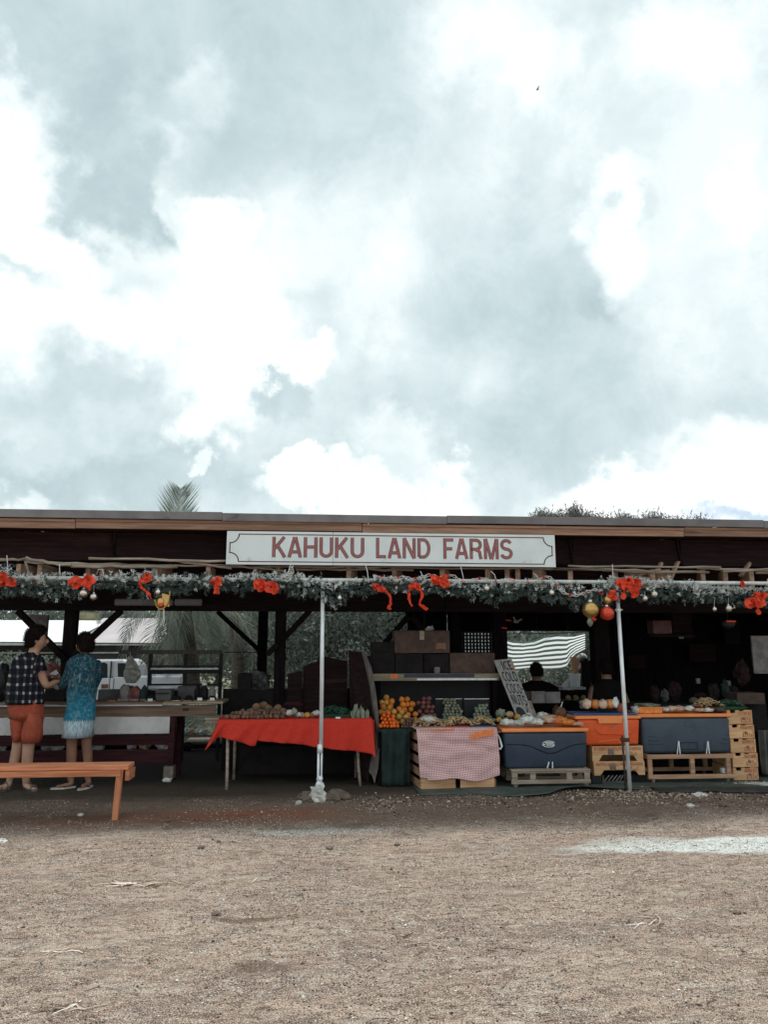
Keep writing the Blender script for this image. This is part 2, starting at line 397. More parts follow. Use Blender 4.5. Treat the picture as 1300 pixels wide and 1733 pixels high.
M['bagorange'] = mat('bag_of_orange_fruit', (.80, .30, .07), (.60, .16, .03), 16, .3, .5, bscale=16, rand=.15)
M['bagpeach'] = mat('bag_of_sliced_fruit', (.66, .34, .18), (.62, .52, .44), 22, .3, .5, bscale=18, rand=.15)
M['coconut'] = mat('coconut_husk', (.27, .15, .085), (.15, .08, .05), 18, .9, .7)
M['melon'] = mat('tan_melon', (.50, .37, .20), (.36, .25, .13), 14, .7, .3, rand=.2)
M['blue_tray'] = mat('blue_tray', (.045, .11, .30), None, 6, .45, .05)
M['red_tray'] = mat('red_tray', (.35, .03, .02), None, 6, .45, .05)
M['truck'] = mat('truck_paint', (.62, .64, .70), (.56, .58, .63), 2, .3, .02, coat=.6)
M['truck_glass'] = mat('truck_window_glass', (.008, .009, .011), None, 3, .35, 0, spec=.35)
M['rubber'] = mat('tyre_rubber', (.02, .02, .02), None, 8, .8, .2)
M['pale_roof'] = mat('pale_roof_sheets', (.72, .75, .76), (.66, .69, .70), 1.2, .5, .05, rand=.06)
M['pink_roof'] = mat('greyish_roof_sheets', (.42, .385, .40), (.37, .335, .345), 1.2, .6, .05, rand=.06)
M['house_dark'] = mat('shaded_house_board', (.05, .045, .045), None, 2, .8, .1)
M['trim'] = mat('pale_trim', (.55, .55, .54), None, 4, .6, .05)
M['trunk'] = mat('palm_trunk', (.15, .12, .10), (.07, .055, .045), 6, .95, .8, stretch=(1, 1, 4))
M['ceiling_light'] = mat('grey_light_housing', (.20, .20, .205), (.15, .15, .155), 3, .5, .02)
M['greytarp'] = mat('grey_tarpaulin', (.10, .105, .10), (.05, .052, .05), 4, .7, .5, bscale=6)
M['clear'] = mat('clear_tub', (.30, .33, .33), None, 3, .15, .05)
M['frond'] = leafmat('palm_leaf', (.13, .155, .125), (.36, .41, .34), (.58, .60, .52), tl=.4)
M['frond_dry'] = leafmat('dry_palm_leaf', (.12, .10, .07), (.25, .23, .17), tl=.25)
M['leaf'] = leafmat('shrub_leaf', (.095, .115, .10), (.24, .27, .23), (.38, .41, .36), tl=.4)
M['leaf_grey'] = leafmat('grey_green_tree_leaf', (.13, .125, .115), (.27, .26, .24), tl=.35)
M['needle'] = leafmat('artificial_fir_needle', (.045, .075, .068), (.19, .25, .235), (.86, .88, .86), rough=.6, tl=.2)
M['tinsel'] = leafmat('frosted_tinsel', (.38, .40, .38), (.80, .82, .80), tl=.1, rough=.35)
# ------------------------------------------------------------------ ground
def vnoise(x, y, s, seed):
    """smooth value noise on arrays"""
    r = np.random.default_rng(seed); T = r.random((256, 256))
    X, Y = x / s + 1000, y / s + 1000
    xi, yi = np.floor(X).astype(int), np.floor(Y).astype(int); fx, fy = X - xi, Y - yi
    fx = fx * fx * (3 - 2 * fx); fy = fy * fy * (3 - 2 * fy)
    g = lambda a, b: T[(yi + b) % 256, (xi + a) % 256]
    return (g(0, 0) * (1 - fx) + g(1, 0) * fx) * (1 - fy) + (g(0, 1) * (1 - fx) + g(1, 1) * fx) * fy - .5
def ghei(x, y):
    x = np.asarray(x, float); y = np.asarray(y, float)
    near = np.clip((12 - y) / 3, 0, 1)
    z = near * (.05 * vnoise(x, y, 1.3, 1) + .022 * vnoise(x, y, .40, 2) + .014 * vnoise(x, y, .15, 3)) * np.clip((8.2 - y) / 1.2 + .12, .12, 1)
    z += near * .009 * vnoise(x, y, .075, 4) * np.clip((8.2 - y) / 1.2, 0, 1)
    # the lot dips behind the shed, and a low bank of dirt runs in front of the stall
    z -= .62 * np.clip((y - 13.2) / 4.5, 0, 1) ** 1.5
    z += .02 * np.exp(-((y - 7.95) / .28) ** 2) * (x > 1.5) * (x < 4.8)
    return z
def gz(x, y): return float(ghei(np.array([x]), np.array([y]))[0])
def axis(parts):
    out = []
    for a, b, st in parts: out += list(np.arange(a, b, st))
    return np.array(out + [parts[-1][1]])
xs = axis([(-420, -60, 40), (-60, -8, 4), (-8, -3.4, .2), (-3.4, 5.2, .04), (5.2, 9, .2), (9, 60, 4), (60, 420, 40)])
ys = axis([(-60, -4, 8), (-4, 2.6, .3), (2.6, 8.6, .035), (8.6, 14, .2), (14, 60, 2.5), (60, 560, 50)])
GX, GY = np.meshgrid(xs, ys); GZ = ghei(GX, GY)
nx, ny = len(xs), len(ys)
idx = np.arange(nx * ny).reshape(ny, nx)
quads = np.stack([idx[:-1, :-1], idx[:-1, 1:], idx[1:, 1:], idx[1:, :-1]], -1).reshape(-1, 4)
def npmesh(name, V, F, m, k, tint=None, smooth=False):
    me = bpy.data.meshes.new(name); V = np.ascontiguousarray(V, dtype=np.float32); F = np.ascontiguousarray(F, dtype=np.int32)
    me.vertices.add(len(V)); me.vertices.foreach_set('co', V.ravel())
    me.loops.add(F.size); me.loops.foreach_set('vertex_index', F.ravel())
    me.polygons.add(len(F)); me.polygons.foreach_set('loop_start', np.arange(0, F.size, k, dtype=np.int32))
    me.polygons.foreach_set('loop_total', np.full(len(F), k, dtype=np.int32))
    me.update(calc_edges=True); me.validate()
    if tint is not None:
        a = me.attributes.new('tint', 'FLOAT', 'POINT'); a.data.foreach_set('value', np.ascontiguousarray(tint, dtype=np.float32))
    if smooth: me.polygons.foreach_set('use_smooth', [True] * len(F))
    me.materials.append(m); return me
def npobj(name, me, parent=None, loc=(0, 0, 0), **kw):
    o = bpy.data.objects.new(name, me); COL.objects.link(o); o.location = loc
    if parent is not None: adopt(o, parent)
    return tag(o, **kw)
gm = bpy.data.materials.new('gravel_dirt'); gm.use_nodes = True; t = NT(gm.node_tree); B = t.n['Principled BSDF']
P = t.add('ShaderNodeNewGeometry').outputs['Position']
big = t.noise(P, .55, 4, .6, .4); mid = t.noise(t.vmath('MULTIPLY', P, (1, 1.6, 1)), 2.6, 5, .65, .5); fine = t.noise(P, 70, 3, .7); speck = t.noise(P, 190, 2, .6)
c = t.mixc(t.smooth(big, .35, .65), (.70, .475, .335), (.54, .335, .22))
st0 = t.noise(t.vmath('MULTIPLY', P, (.35, 1.3, 1)), 1.5, 5, .6, .6); c = t.mixc(t.smooth(st0, .48, .58, 0, .62), c, (.34, .195, .125))
c = t.mixc(t.smooth(mid, .42, .68, 0, .65), c, (.62, .52, .42))
c = t.mixc(t.smooth(t.noise(t.vmath('MULTIPLY', P, (1, 1.5, 1)), 1.9, 6, .7, .8), .56, .68, 0, .5), c, (.24, .165, .125))
st1 = t.noise(t.vmath('MULTIPLY', P, (.45, 1.5, 1)), 4.2, 6, .7, .9); st2 = t.noise(t.vmath('MULTIPLY', P, (.7, 1.5, 1)), 15, 5, .7, .8)
c = t.mixc(t.smooth(st1, .50, .60, 0, .60), c, (.25, .155, .105)); c = t.mixc(t.smooth(st1, .48, .40, 0, .5), c, (.74, .62, .50))
c = t.mixc(t.smooth(st2, .52, .58, 0, .85), c, (.15, .095, .068)); c = t.mixc(t.smooth(st2, .46, .39, 0, .6), c, (.78, .68, .57))  # darker in the pits, paler on the bumps: relief shading put into the colour
c = t.mixc(t.smooth(fine, .50, .66, 0, .55), c, (.22, .155, .12))
c = t.mixc(t.smooth(fine, .46, .34, 0, .6), c, (.70, .62, .53))
c = t.mixc(t.smooth(speck, .54, .60, 0, .9), c, (.085, .06, .05))
c = t.mixc(t.smooth(speck, .46, .40, 0, .85), c, (.80, .75, .69))
c = t.mixc(t.smooth(t.noise(P, 420, 1, .5), .5, .62, 0, .55), c, (.16, .12, .10))
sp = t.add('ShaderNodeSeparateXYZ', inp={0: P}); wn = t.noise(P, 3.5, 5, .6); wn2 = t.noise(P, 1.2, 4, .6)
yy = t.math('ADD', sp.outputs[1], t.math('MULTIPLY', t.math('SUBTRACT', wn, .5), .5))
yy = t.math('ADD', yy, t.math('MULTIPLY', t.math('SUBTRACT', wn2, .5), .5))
# the shed's shade put into the earth colour, darker further under the stall
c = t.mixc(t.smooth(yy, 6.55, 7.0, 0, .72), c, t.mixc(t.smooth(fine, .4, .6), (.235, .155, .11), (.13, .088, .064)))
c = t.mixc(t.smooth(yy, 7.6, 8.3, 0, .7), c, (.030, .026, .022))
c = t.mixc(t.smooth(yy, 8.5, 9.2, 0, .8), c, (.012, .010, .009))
def patch(cx, cy, rx, ry, wob=.35, soft=.35, rot=0):
    q = t.add('ShaderNodeMapping', vector_type='TEXTURE', inp={0: t.vmath('MULTIPLY', P, (1, 1, 0)), 1: (cx, cy, 0), 2: (0, 0, rot), 3: (rx, ry, 1)}).outputs[0]
    L = t.math('ADD', t.vmath('LENGTH', q), t.math('MULTIPLY', t.math('SUBTRACT', t.noise(t.vmath('MULTIPLY', P, (1, 2.2, 1)), 5, 6, .7, .4), .5), wob * 2))
    return t.smooth(L, 1 + soft * .3, 1 - soft)
q = onz(420, 1378); c = t.mixc(t.math('MULTIPLY', patch(q.x, q.y, 1.05, .30, .35, .95), .9), c, (.34, .125, .07))
q = onz(250, 1388); c = t.mixc(t.math('MULTIPLY', patch(q.x, q.y, 1.7, .36, .35, .95), .75), c, (.24, .115, .075))
# spilled coral sand, pale and powdery
q = onz(1230, 1428); pw = patch(q.x, q.y, 1.35, .23, .45, .4); c = t.mixc(t.math('MULTIPLY', pw, t.smooth(fine, .66, .5, .55, 1)), c, (.86, .90, .87))
q = onz(1075, 1420); pw = patch(q.x, q.y, .5, .14, .5, .4); c = t.mixc(t.math('MULTIPLY', pw, t.smooth(fine, .58, .45, .1, .9)), c, (.66, .68, .64))
q = onz(535, 1403); pw = patch(q.x, q.y, .62, .13, .6, .4); c = t.mixc(t.math('MULTIPLY', pw, t.smooth(t.noise(P, 45, 4, .7), .54, .44, .0, 1)), c, (.66, .70, .67))
for px, py, rx, ry in ((430, 1553, .22, .05), (445, 1642, .2, .09), (380, 1555, .07, .04), (235, 1497, .16, .04)):
    q = onz(px, py); c = t.mixc(t.math('MULTIPLY', patch(q.x, q.y, rx, ry, .4, .6), .7), c, (.15, .10, .075))
c = t.mixc(t.smooth(sp.outputs[1], 13.5, 15), c, t.mixc(t.smooth(big, .4, .6), (.30, .26, .20), (.16, .19, .11)))
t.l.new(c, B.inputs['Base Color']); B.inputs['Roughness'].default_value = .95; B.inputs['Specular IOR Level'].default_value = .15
h = t.math('ADD', t.math('MULTIPLY', t.math('SUBTRACT', .0, st2), 1.6), t.math('MULTIPLY', fine, .7)); h = t.math('ADD', h, t.math('ADD', t.math('MULTIPLY', speck, .45), t.math('MULTIPLY', t.noise(P, 22, 4, .6), 1.1)))
t.l.new(t.add('ShaderNodeBump', inp={'Height': h, 'Strength': 1.0, 'Distance': .022}).outputs[0], B.inputs['Normal'])
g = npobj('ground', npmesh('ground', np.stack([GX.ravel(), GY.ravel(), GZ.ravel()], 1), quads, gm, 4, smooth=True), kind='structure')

# loose gravel
OCT = np.array([(1, 0, 0), (0, 1, 0), (-1, 0, 0), (0, -1, 0), (0, 0, 1), (0, 0, -1)], float)
OCF = np.array([(0, 1, 4), (1, 2, 4), (2, 3, 4), (3, 0, 4), (1, 0, 5), (2, 1, 5), (3, 2, 5), (0, 3, 5)])
def stones(N, X, Y, S, seed, z=None):
    r = np.random.default_rng(seed)
    V = OCT[None] * (1 + r.uniform(-.35, .35, (N, 6, 1))) + r.uniform(-.22, .22, (N, 6, 3))
    V = V * np.stack([S * r.uniform(.7, 1.3, N), S * r.uniform(.6, 1.2, N), S * r.uniform(.35, .8, N)], -1)[:, None, :]
    a = r.uniform(0, 6.28, N); ca, sa = np.cos(a)[:, None], np.sin(a)[:, None]
    x = V[:, :, 0] * ca - V[:, :, 1] * sa; y = V[:, :, 0] * sa + V[:, :, 1] * ca
    zz = ghei(X, Y) if z is None else z
    W = np.stack([x + X[:, None], y + Y[:, None], V[:, :, 2] + (zz + S * .22)[:, None]], -1).reshape(-1, 3)
    F = (OCF[None] + (np.arange(N) * 6)[:, None, None]).reshape(-1, 3)
    return W, F, np.repeat(r.random(N), 6)
sm = bpy.data.materials.new('loose_gravel'); sm.use_nodes = True; t = NT(sm.node_tree); B = t.n['Principled BSDF']
a = t.add('ShaderNodeAttribute', attribute_name='tint').outputs['Fac']
t.l.new(t.ramp(a, [(0, (.05, .035, .03)), (.22, (.13, .09, .07)), (.45, (.36, .27, .20)), (.75, (.58, .48, .39)), (1, (.88, .86, .82))]), B.inputs['Base Color'])
B.inputs['Roughness'].default_value = .95; B.inputs['Specular IOR Level'].default_value = .15
N = 115000; r = np.random.default_rng(5)
Y = 3.0 + 5.0 * r.random(N) ** .75; X = (r.random(N) * 2 - 1) * (.60 * Y + .2) + .082 * Y
keep = vnoise(X, Y, .5, 9) * 1.3 + vnoise(X, Y, .16, 10) * 1.1 + r.random(N) * 1.0 - np.clip((Y - 6.6) * 1.2, 0, .75) > .22
X, Y = X[keep], Y[keep]; N = len(X); S = .0024 + .0040 * r.random(N) ** 2 + .008 * (r.random(N) > .985) * r.random(N)
W, F, T = stones(N, X, Y, S, 6); npobj('loose_gravel', npmesh('gravel', W, F, sm, 3, T), kind='stuff')
N = 5200; X = np.concatenate([r.normal(onz(1110, 1352).x, .42, N // 2), r.uniform(.3, 4.6, N // 2)]); Y = np.concatenate([r.normal(7.72, .13, N // 2), r.normal(7.55, .20, N // 2)])
S = .004 + .015 * r.random(N) ** 3
W, F, T = stones(N, X, Y, S, 8); npobj('rubble', npmesh('rubble', W, F, sm, 3, T * .72), kind='stuff')
N = 2600; q = onz(1215, 1428); X = r.normal(q.x, .75, N); Y = r.normal(q.y, .10, N)
W, F, T = stones(N, X, Y, .002 + .004 * r.random(N), 12); npobj('coral_gravel', npmesh('coral', W, F, M['rock_white'], 3, T), kind='stuff')
# twigs, husk shreds, dry leaves
def strips(n, seed, xr, yr, L, wd):
    rr = np.random.default_rng(seed); V = []; F = []; TT = []
    for k in range(n):
        x, y = rr.uniform(*xr), rr.uniform(*yr)
        if abs(x - .082 * y) > .6 * y: continue
        a = rr.normal(0, .7); l = rr.uniform(*L); cz = rr.normal(0, .5); b = len(V); w2 = rr.uniform(*wd)
        for s_ in range(4):
            f = s_ / 3 - .5; px, py = x + math.cos(a + cz * f) * l * f, y + math.sin(a + cz * f) * l * f
            z = gz(px, py) + .003 + .006 * rr.random(); ww = w2 * (1 - abs(f) * 1.2)
            nx_, ny_ = -math.sin(a), math.cos(a)
            V += [(px - nx_ * ww, py - ny_ * ww, z), (px, py, z + ww * 1.2), (px + nx_ * ww, py + ny_ * ww, z)]
        for s_ in range(3):
            for e in range(2): o_ = b + s_ * 3 + e; F.append((o_, o_ + 1, o_ + 4, o_ + 3))
        TT += [rr.random()] * 12
    return np.array(V), np.array(F), np.array(TT)
V, F, T = strips(420, 3, (-3.3, 4.6), (3.1, 7.4), (.02, .13), (.0012, .004)); npobj('twigs', npmesh('twigs', V, F, sm, 4, T * .5), kind='stuff')
def shred_pile(px, py, n, sx, sy, seed, m=sm, L=(.04, .16)):
    rr = np.random.default_rng(seed); q = onz(px, py); Vs = []; Fs = []; Ts = []
    for k in range(n):
        x, y = rr.normal(q.x, sx), rr.normal(q.y, sy)
        V, F, T = strips(1, seed * 100 + k, (x, x + .001), (y, y + .001), L, (.002, .006))
        if len(V): Fs.append(F + 12 * len(Vs)); Vs.append(V); Ts.append(T)
    return np.concatenate(Vs), np.concatenate(Fs), np.concatenate(Ts)
for px, py, n, sx, sy, lb in ((232, 1498, 34, .10, .02, 'shredded dry husk lying on the gravel, left front'), (405, 1490, 10, .09, .012, 'dark twig scraps on the gravel below the red dirt'), (90, 1612, 8, .06, .015, 'pale dry leaf scraps near the lower left of the lot'), (120, 1705, 14, .07, .02, 'leaf scraps at the bottom left corner of the lot'), (1105, 1558, 14, .12, .03, 'dark tuft of shreds on the right half of the lot')):
    V, F, T = shred_pile(px, py, n, sx, sy, px); npobj('husk_shreds', npmesh('husk', V, F, sm, 4, T), label=lb, cat='debris', kind='stuff')
prng = random.Random(4)
rocks = [(283, 1393, .03, 'rock'), (136, 1381, .035, 'rock_white'), (558, 1435, .035, 'rock'), (340, 1438, .03, 'rock'), (370, 1425, .025, 'rock'), (2, 1424, .05, 'rock_white'), (365, 1548, .035, 'rock'), (1225, 1368, .045, 'rock'), (1170, 1372, .05, 'rock_white'), (690, 1352, .02, 'rock_white'), (672, 1426, .03, 'rock'), (965, 1406, .02, 'rock_white'), (1247, 1540, .03, 'rock')]
for k, (px, py, r_, mm) in enumerate(rocks):
    q = onz(px, py)
    lbs = ['small brown stone left of the bench leg shadow', 'round pale stone on the dirt beneath the bench', 'brown stone on the gravel below the pole rocks', 'flat brown stone at the gravel edge, left of centre', 'small brown stone beside the flat one, left of centre', 'pale rock at the left edge of the lot', 'dark half round stone sunk in the lower gravel', 'dark stone beside the sheet edge, far right', 'flat pale stone below the rubble on the right', 'tiny white pebble in front of the gingham crate', 'brown stone on the gravel below the gingham crate', 'small pale stone left of the white sand patch', 'dark stone on the gravel near the right edge']
    MB().ball((q.x, q.y, gz(q.x, q.y) + r_ * .3), r_ * .85, r_ * .7, r_ * .36, 2, .6, k).build('stone', M[mm], label=lbs[k], cat='stone')

# ------------------------------------------------------------------ the shed
EY = 8.0                    # plane of the eave
XL, XR = -7.5, 10.5
shed = thing('market_shed', 'long open-fronted dark timber market shed with low metal roof and brown fascia', 'shed', (1.5, 10.5, 0))
zt = at(650, 873, EY).z; zm = at(650, 886, EY).z; zb = at(650, 901, EY).z
# roof sheets, ribbed, rising slightly to the back
for k in range(9):
    x0 = XL + k * 2.0; x1 = x0 + 1.985
    m = MB()
    nn = 10
    for j in range(nn):
        xa, xb = x0 + (x1 - x0) * j / nn, x0 + (x1 - x0) * (j + .55) / nn; xc = x0 + (x1 - x0) * (j + 1) / nn
        y0, y1, z0, z1 = EY - .02, 14.2, zt - .07, zt + .20
        dz = .004 * ((k * 7) % 3 - 1)
        m.poly([(xa, y0, z0 + dz), (xb, y0, z0 + dz), (xb, y1, z1), (xa, y1, z1)]); m.poly([(xb, y0, z0 + dz), (xc - .02, y0, z0 + .03 + dz), (xc - .02, y1, z1 + .03), (xb, y1, z1)])
        m.poly([(xc - .02, y0, z0 + .03 + dz), (xc, y0, z0 + dz), (xc, y1, z1), (xc - .02, y1, z1 + .03)])
    m.build('roof_sheet', M['roof_metal'], shed, thick=.004)
x = XL
for k, L in enumerate((2.75, 3.66, 2.44, 3.66, 2.9, 2.6)):
    dz = (.0, .006, -.004, .005, -.003, .004)[k]
    MB().box(x, x + L - .004, EY - .06, EY - .024, zm + dz, zt + dz).build('flashing', M['roof_metal'], shed, bevel=.003)
    x += L
x = XL
for k, L in enumerate((4.87, 3.05, 3.66, 3.66, 2.77)):
    dz = (.0, .004, -.005, .003, -.002)[k]
    MB().box(x, x + L - .006, EY - .012, EY + .03, zb + dz, zm + dz - .006).build('fascia_board', M['fascia'], shed, bevel=.004)
    MB().box(x, x + L - .006, EY - .03, EY - .014, zm - .03 + dz, zm - .002 + dz).build('trim_strip', M['fascia'], shed, bevel=.003)
    x += L
# soffit and the deep dark boards behind the sign
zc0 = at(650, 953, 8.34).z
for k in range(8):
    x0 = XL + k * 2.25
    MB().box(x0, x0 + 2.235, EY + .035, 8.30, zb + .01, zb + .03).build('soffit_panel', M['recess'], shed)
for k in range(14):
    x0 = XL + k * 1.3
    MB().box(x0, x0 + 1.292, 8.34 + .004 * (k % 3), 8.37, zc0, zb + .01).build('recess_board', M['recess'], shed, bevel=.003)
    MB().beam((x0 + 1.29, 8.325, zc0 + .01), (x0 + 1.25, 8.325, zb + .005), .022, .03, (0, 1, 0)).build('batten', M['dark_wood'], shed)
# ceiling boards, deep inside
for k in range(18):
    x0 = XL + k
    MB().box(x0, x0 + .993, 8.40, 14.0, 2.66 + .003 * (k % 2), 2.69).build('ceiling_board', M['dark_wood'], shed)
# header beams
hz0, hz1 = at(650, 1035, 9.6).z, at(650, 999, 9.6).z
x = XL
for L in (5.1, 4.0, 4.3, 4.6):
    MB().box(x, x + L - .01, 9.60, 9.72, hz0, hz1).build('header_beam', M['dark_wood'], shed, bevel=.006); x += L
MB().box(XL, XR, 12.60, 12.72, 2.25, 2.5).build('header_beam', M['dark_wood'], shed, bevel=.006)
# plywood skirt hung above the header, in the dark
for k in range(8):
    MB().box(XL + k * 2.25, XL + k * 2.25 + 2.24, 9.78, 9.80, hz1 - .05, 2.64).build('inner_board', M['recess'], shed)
# rafter tails poking out below the deep boards
rz1, rz0 = at(650, 960, 8.2).z, at(650, 992, 8.2).z
rspec = [(30, 12, 4), (66, 20, -3), (148, 12, 10), (172, 14, 0), (262, 12, 4), (352, 12, -3), (432, 12, 6), (470, 12, 3), (494, 18, -2), (590, 24, 10), (667, 24, 14), (748, 30, 18), (825, 28, 20), (858, 30, 22), (876, 26, 18), (905, 34, 30), (965, 34, 22), (1040, 44, 26), (1105, 46, 28), (1132, 22, -30), (1190, 48, 26), (1228, 50, 26), (1272, 46, 24)]
for px, wpx, ang in rspec:
    xx = at(px, 975, 8.15).x; L = .62; a = R(ang * .9)
    MB().beam((xx, 8.14, (rz0 + rz1) / 2), (xx + math.sin(a) * L, 8.14 + math.cos(a) * L, (rz0 + rz1) / 2 + .02), .05, rz1 - rz0 - .01).build('rafter_tail', M['rafter'], shed, bevel=.004)
for px, py0, py1 in ((1112, 952, 978), (1140, 950, 985), (1262, 952, 975)):
    xx = at(px, 965, 8.3).x
    MB().beam((xx - .06, 8.30, at(px, py1, 8.3).z), (xx + .08, 8.33, at(px, py0, 8.3).z), .05, .03).build('brace_stub', M['rafter'], shed)
# weathered poles laid across the rafter tails
def lay(px0, px1, py0, py1, r_, Yp, seed):
    rr = random.Random(seed); n = 9; P_ = []
    for i in range(n):
        f = i / (n - 1); q = at(px0 + (px1 - px0) * f, py0 + (py1 - py0) * f, Yp)
        P_.append((q.x, q.y + rr.uniform(-.012, .012), q.z + rr.uniform(-.009, .009)))
    MB().tube(P_, [r_ * rr.uniform(.8, 1.15) for _ in P_], 8).build('weathered_pole', M['bamboo'], shed, smooth=True)
for k, a_ in enumerate([(-40, 41, 948, 947, .016, 8.10), (43, 120, 945, 958, .017, 8.07), (41, 215, 951, 957, .019, 8.12), (120, 300, 958, 959, .02, 8.09), (150, 420, 944, 951, .014, 8.05), (196, 385, 958, 956, .012, 8.14), (300, 392, 950, 962, .014, 8.08), (384, 660, 958, 960, .013, 8.12), (640, 960, 960, 963, .012, 8.12), (390, 480, 957, 965, .012, 8.08), (500, 700, 963, 964, .014, 8.14),
        (940, 1120, 963, 966, .016, 8.10), (962, 1220, 958, 961, .013, 8.05), (1020, 1200, 966, 968, .014, 8.12), (1180, 1360, 962, 968, .016, 8.07), (1225, 1380, 966, 962, .013, 8.04), (1280, 1400, 968, 972, .02, 8.1), (40, 55, 947, 985, .012, 8.12)]):
    lay(*a_, seed=k)
# posts and knee braces
def post(px, wpx, Yp, zt_, zb_=-.02, name='post'):
    q0 = at(px - wpx / 2, 1080, Yp).x; q1 = at(px + wpx / 2, 1080, Yp).x
    MB().box(q0, q1, Yp, Yp + (q1 - q0), zb_, zt_).build(name, M['dark_wood_v'], shed, bevel=.005)
post(474, 18, 9.735, hz1); post(115, 20, 9.735, hz1); post(444, 16, 12.6, 2.3, -.1); post(848, 22, 10.4, 2.66); post(730, 20, 11.6, 2.66); post(1020, 26, 10.2, 2.66)
post(-190, 20, 9.735, hz1); post(1420, 20, 9.735, hz1)
def brace(x0, y0, x1, y1, Yp, wz=.09):
    MB().beam(at(x0, y0, Yp), at(x1, y1, Yp), .07, wz, (0, 1, 0)).build('knee_brace', M['dark_wood_v'], shed, bevel=.004)
brace(205, 1033, 122, 1110, 9.68); brace(30, 1034, 110, 1116, 9.68); brace(525, 1033, 478, 1083, 9.68); brace(368, 1035, 440, 1102, 12.6, .12); brace(452, 1108, 470, 1090, 9.68)
brace(712, 1020, 648, 1092, 10.0, .09); brace(688, 1034, 722, 1072, 10.0, .09); brace(760, 1030, 732, 1060, 11.5, .05)
# back wall, boarded, with its openings
def wallp(px0, py0, px1, py1, Yw=12.6, n=None, m=None):
    a0, a1, b0, b1 = span(px0, py0, px1, py1, Yw)
    n = n or max(1, round((a1 - a0) / .6))
    for k in range(n):
        u0, u1 = a0 + (a1 - a0) * k / n, a0 + (a1 - a0) * (k + 1) / n
        MB().box(u0, u1 - .006, Yw + .002 * (k % 2), Yw + .02, b0, b1).build('wall_board', m or M['dark_wood_v'], shed)
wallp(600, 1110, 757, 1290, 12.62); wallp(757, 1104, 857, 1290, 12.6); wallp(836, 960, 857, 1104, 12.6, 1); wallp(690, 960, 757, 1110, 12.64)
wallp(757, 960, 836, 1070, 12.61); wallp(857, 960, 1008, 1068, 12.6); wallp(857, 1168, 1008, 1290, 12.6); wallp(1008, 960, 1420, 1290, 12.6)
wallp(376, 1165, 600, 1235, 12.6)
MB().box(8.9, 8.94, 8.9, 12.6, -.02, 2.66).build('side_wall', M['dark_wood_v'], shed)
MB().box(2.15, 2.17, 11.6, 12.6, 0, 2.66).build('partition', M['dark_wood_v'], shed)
# thin rail seen in the openings
MB().beam(at(0, 1087, 12.5), at(275, 1090, 12.5), .02, .02).build('wire_rail', M['trim'], shed)
MB().beam(at(378, 1104, 12.5), at(437, 1104, 12.5), .02, .012).build('wire_rail', M['dark_wood'], shed)
# perforated bread tray closing the gap in the back wall
a0, a1, b0, b1 = span(757, 1070, 836, 1105, 12.55); lat = MB()
nx_, nz_ = 14, 6
for i in range(nx_ + 1):
    X_ = a0 + (a1 - a0) * i / nx_; lat.box(X_ - .018, X_ + .018, 12.55, 12.57, b0, b1)
for j in range(nz_ + 1):
    Z_ = b0 + (b1 - b0) * j / nz_; lat.box(a0, a1, 12.53, 12.549, Z_ - .014, Z_ + .014)
L_ = lat.build('plastic_lattice_tray', M['black'], label='black perforated plastic tray letting daylight through its holes', cat='tray')
MB().box(at(772, 1085, 12.5).x, at(785, 1085, 12.5).x, 12.46, 12.5, b0, b1).build('dark_jug', M['black'], label='dark slab hanging before the perforated tray', cat='board')

# long unlit light fittings under the header
for n_, (p0, p1, lb) in enumerate(((192, 292, 'grey unlit strip light, left half, below the garland'), (294, 341, 'grey unlit strip light, short right half, below the garland'))):
    a0, a1, b0, b1 = span(p0, 1013, p1, 1025, 9.45)
    lt = thing('strip_light', lb, 'light fitting', ((a0 + a1) / 2, 9.5, b0))
    MB().box(a0, a1, 9.46, 9.54, b0, b1).build('housing', M['ceiling_light'], lt, bevel=.02)
    MB().box(a0 + .004, a1 - .004, 9.47, 9.53, b1, 2.66).build('mount', M['dark_wood'], lt)
# hanging board in the left opening
a0, a1, b0, b1 = span(48, 1041, 79, 1084, 10.0)
MB().box(a0, a1, 10.0, 10.06, b0, b1).build('speaker_box', M['greycard'], label='grey box hanging behind the head of the man in plaid', cat='box', bevel=.01)

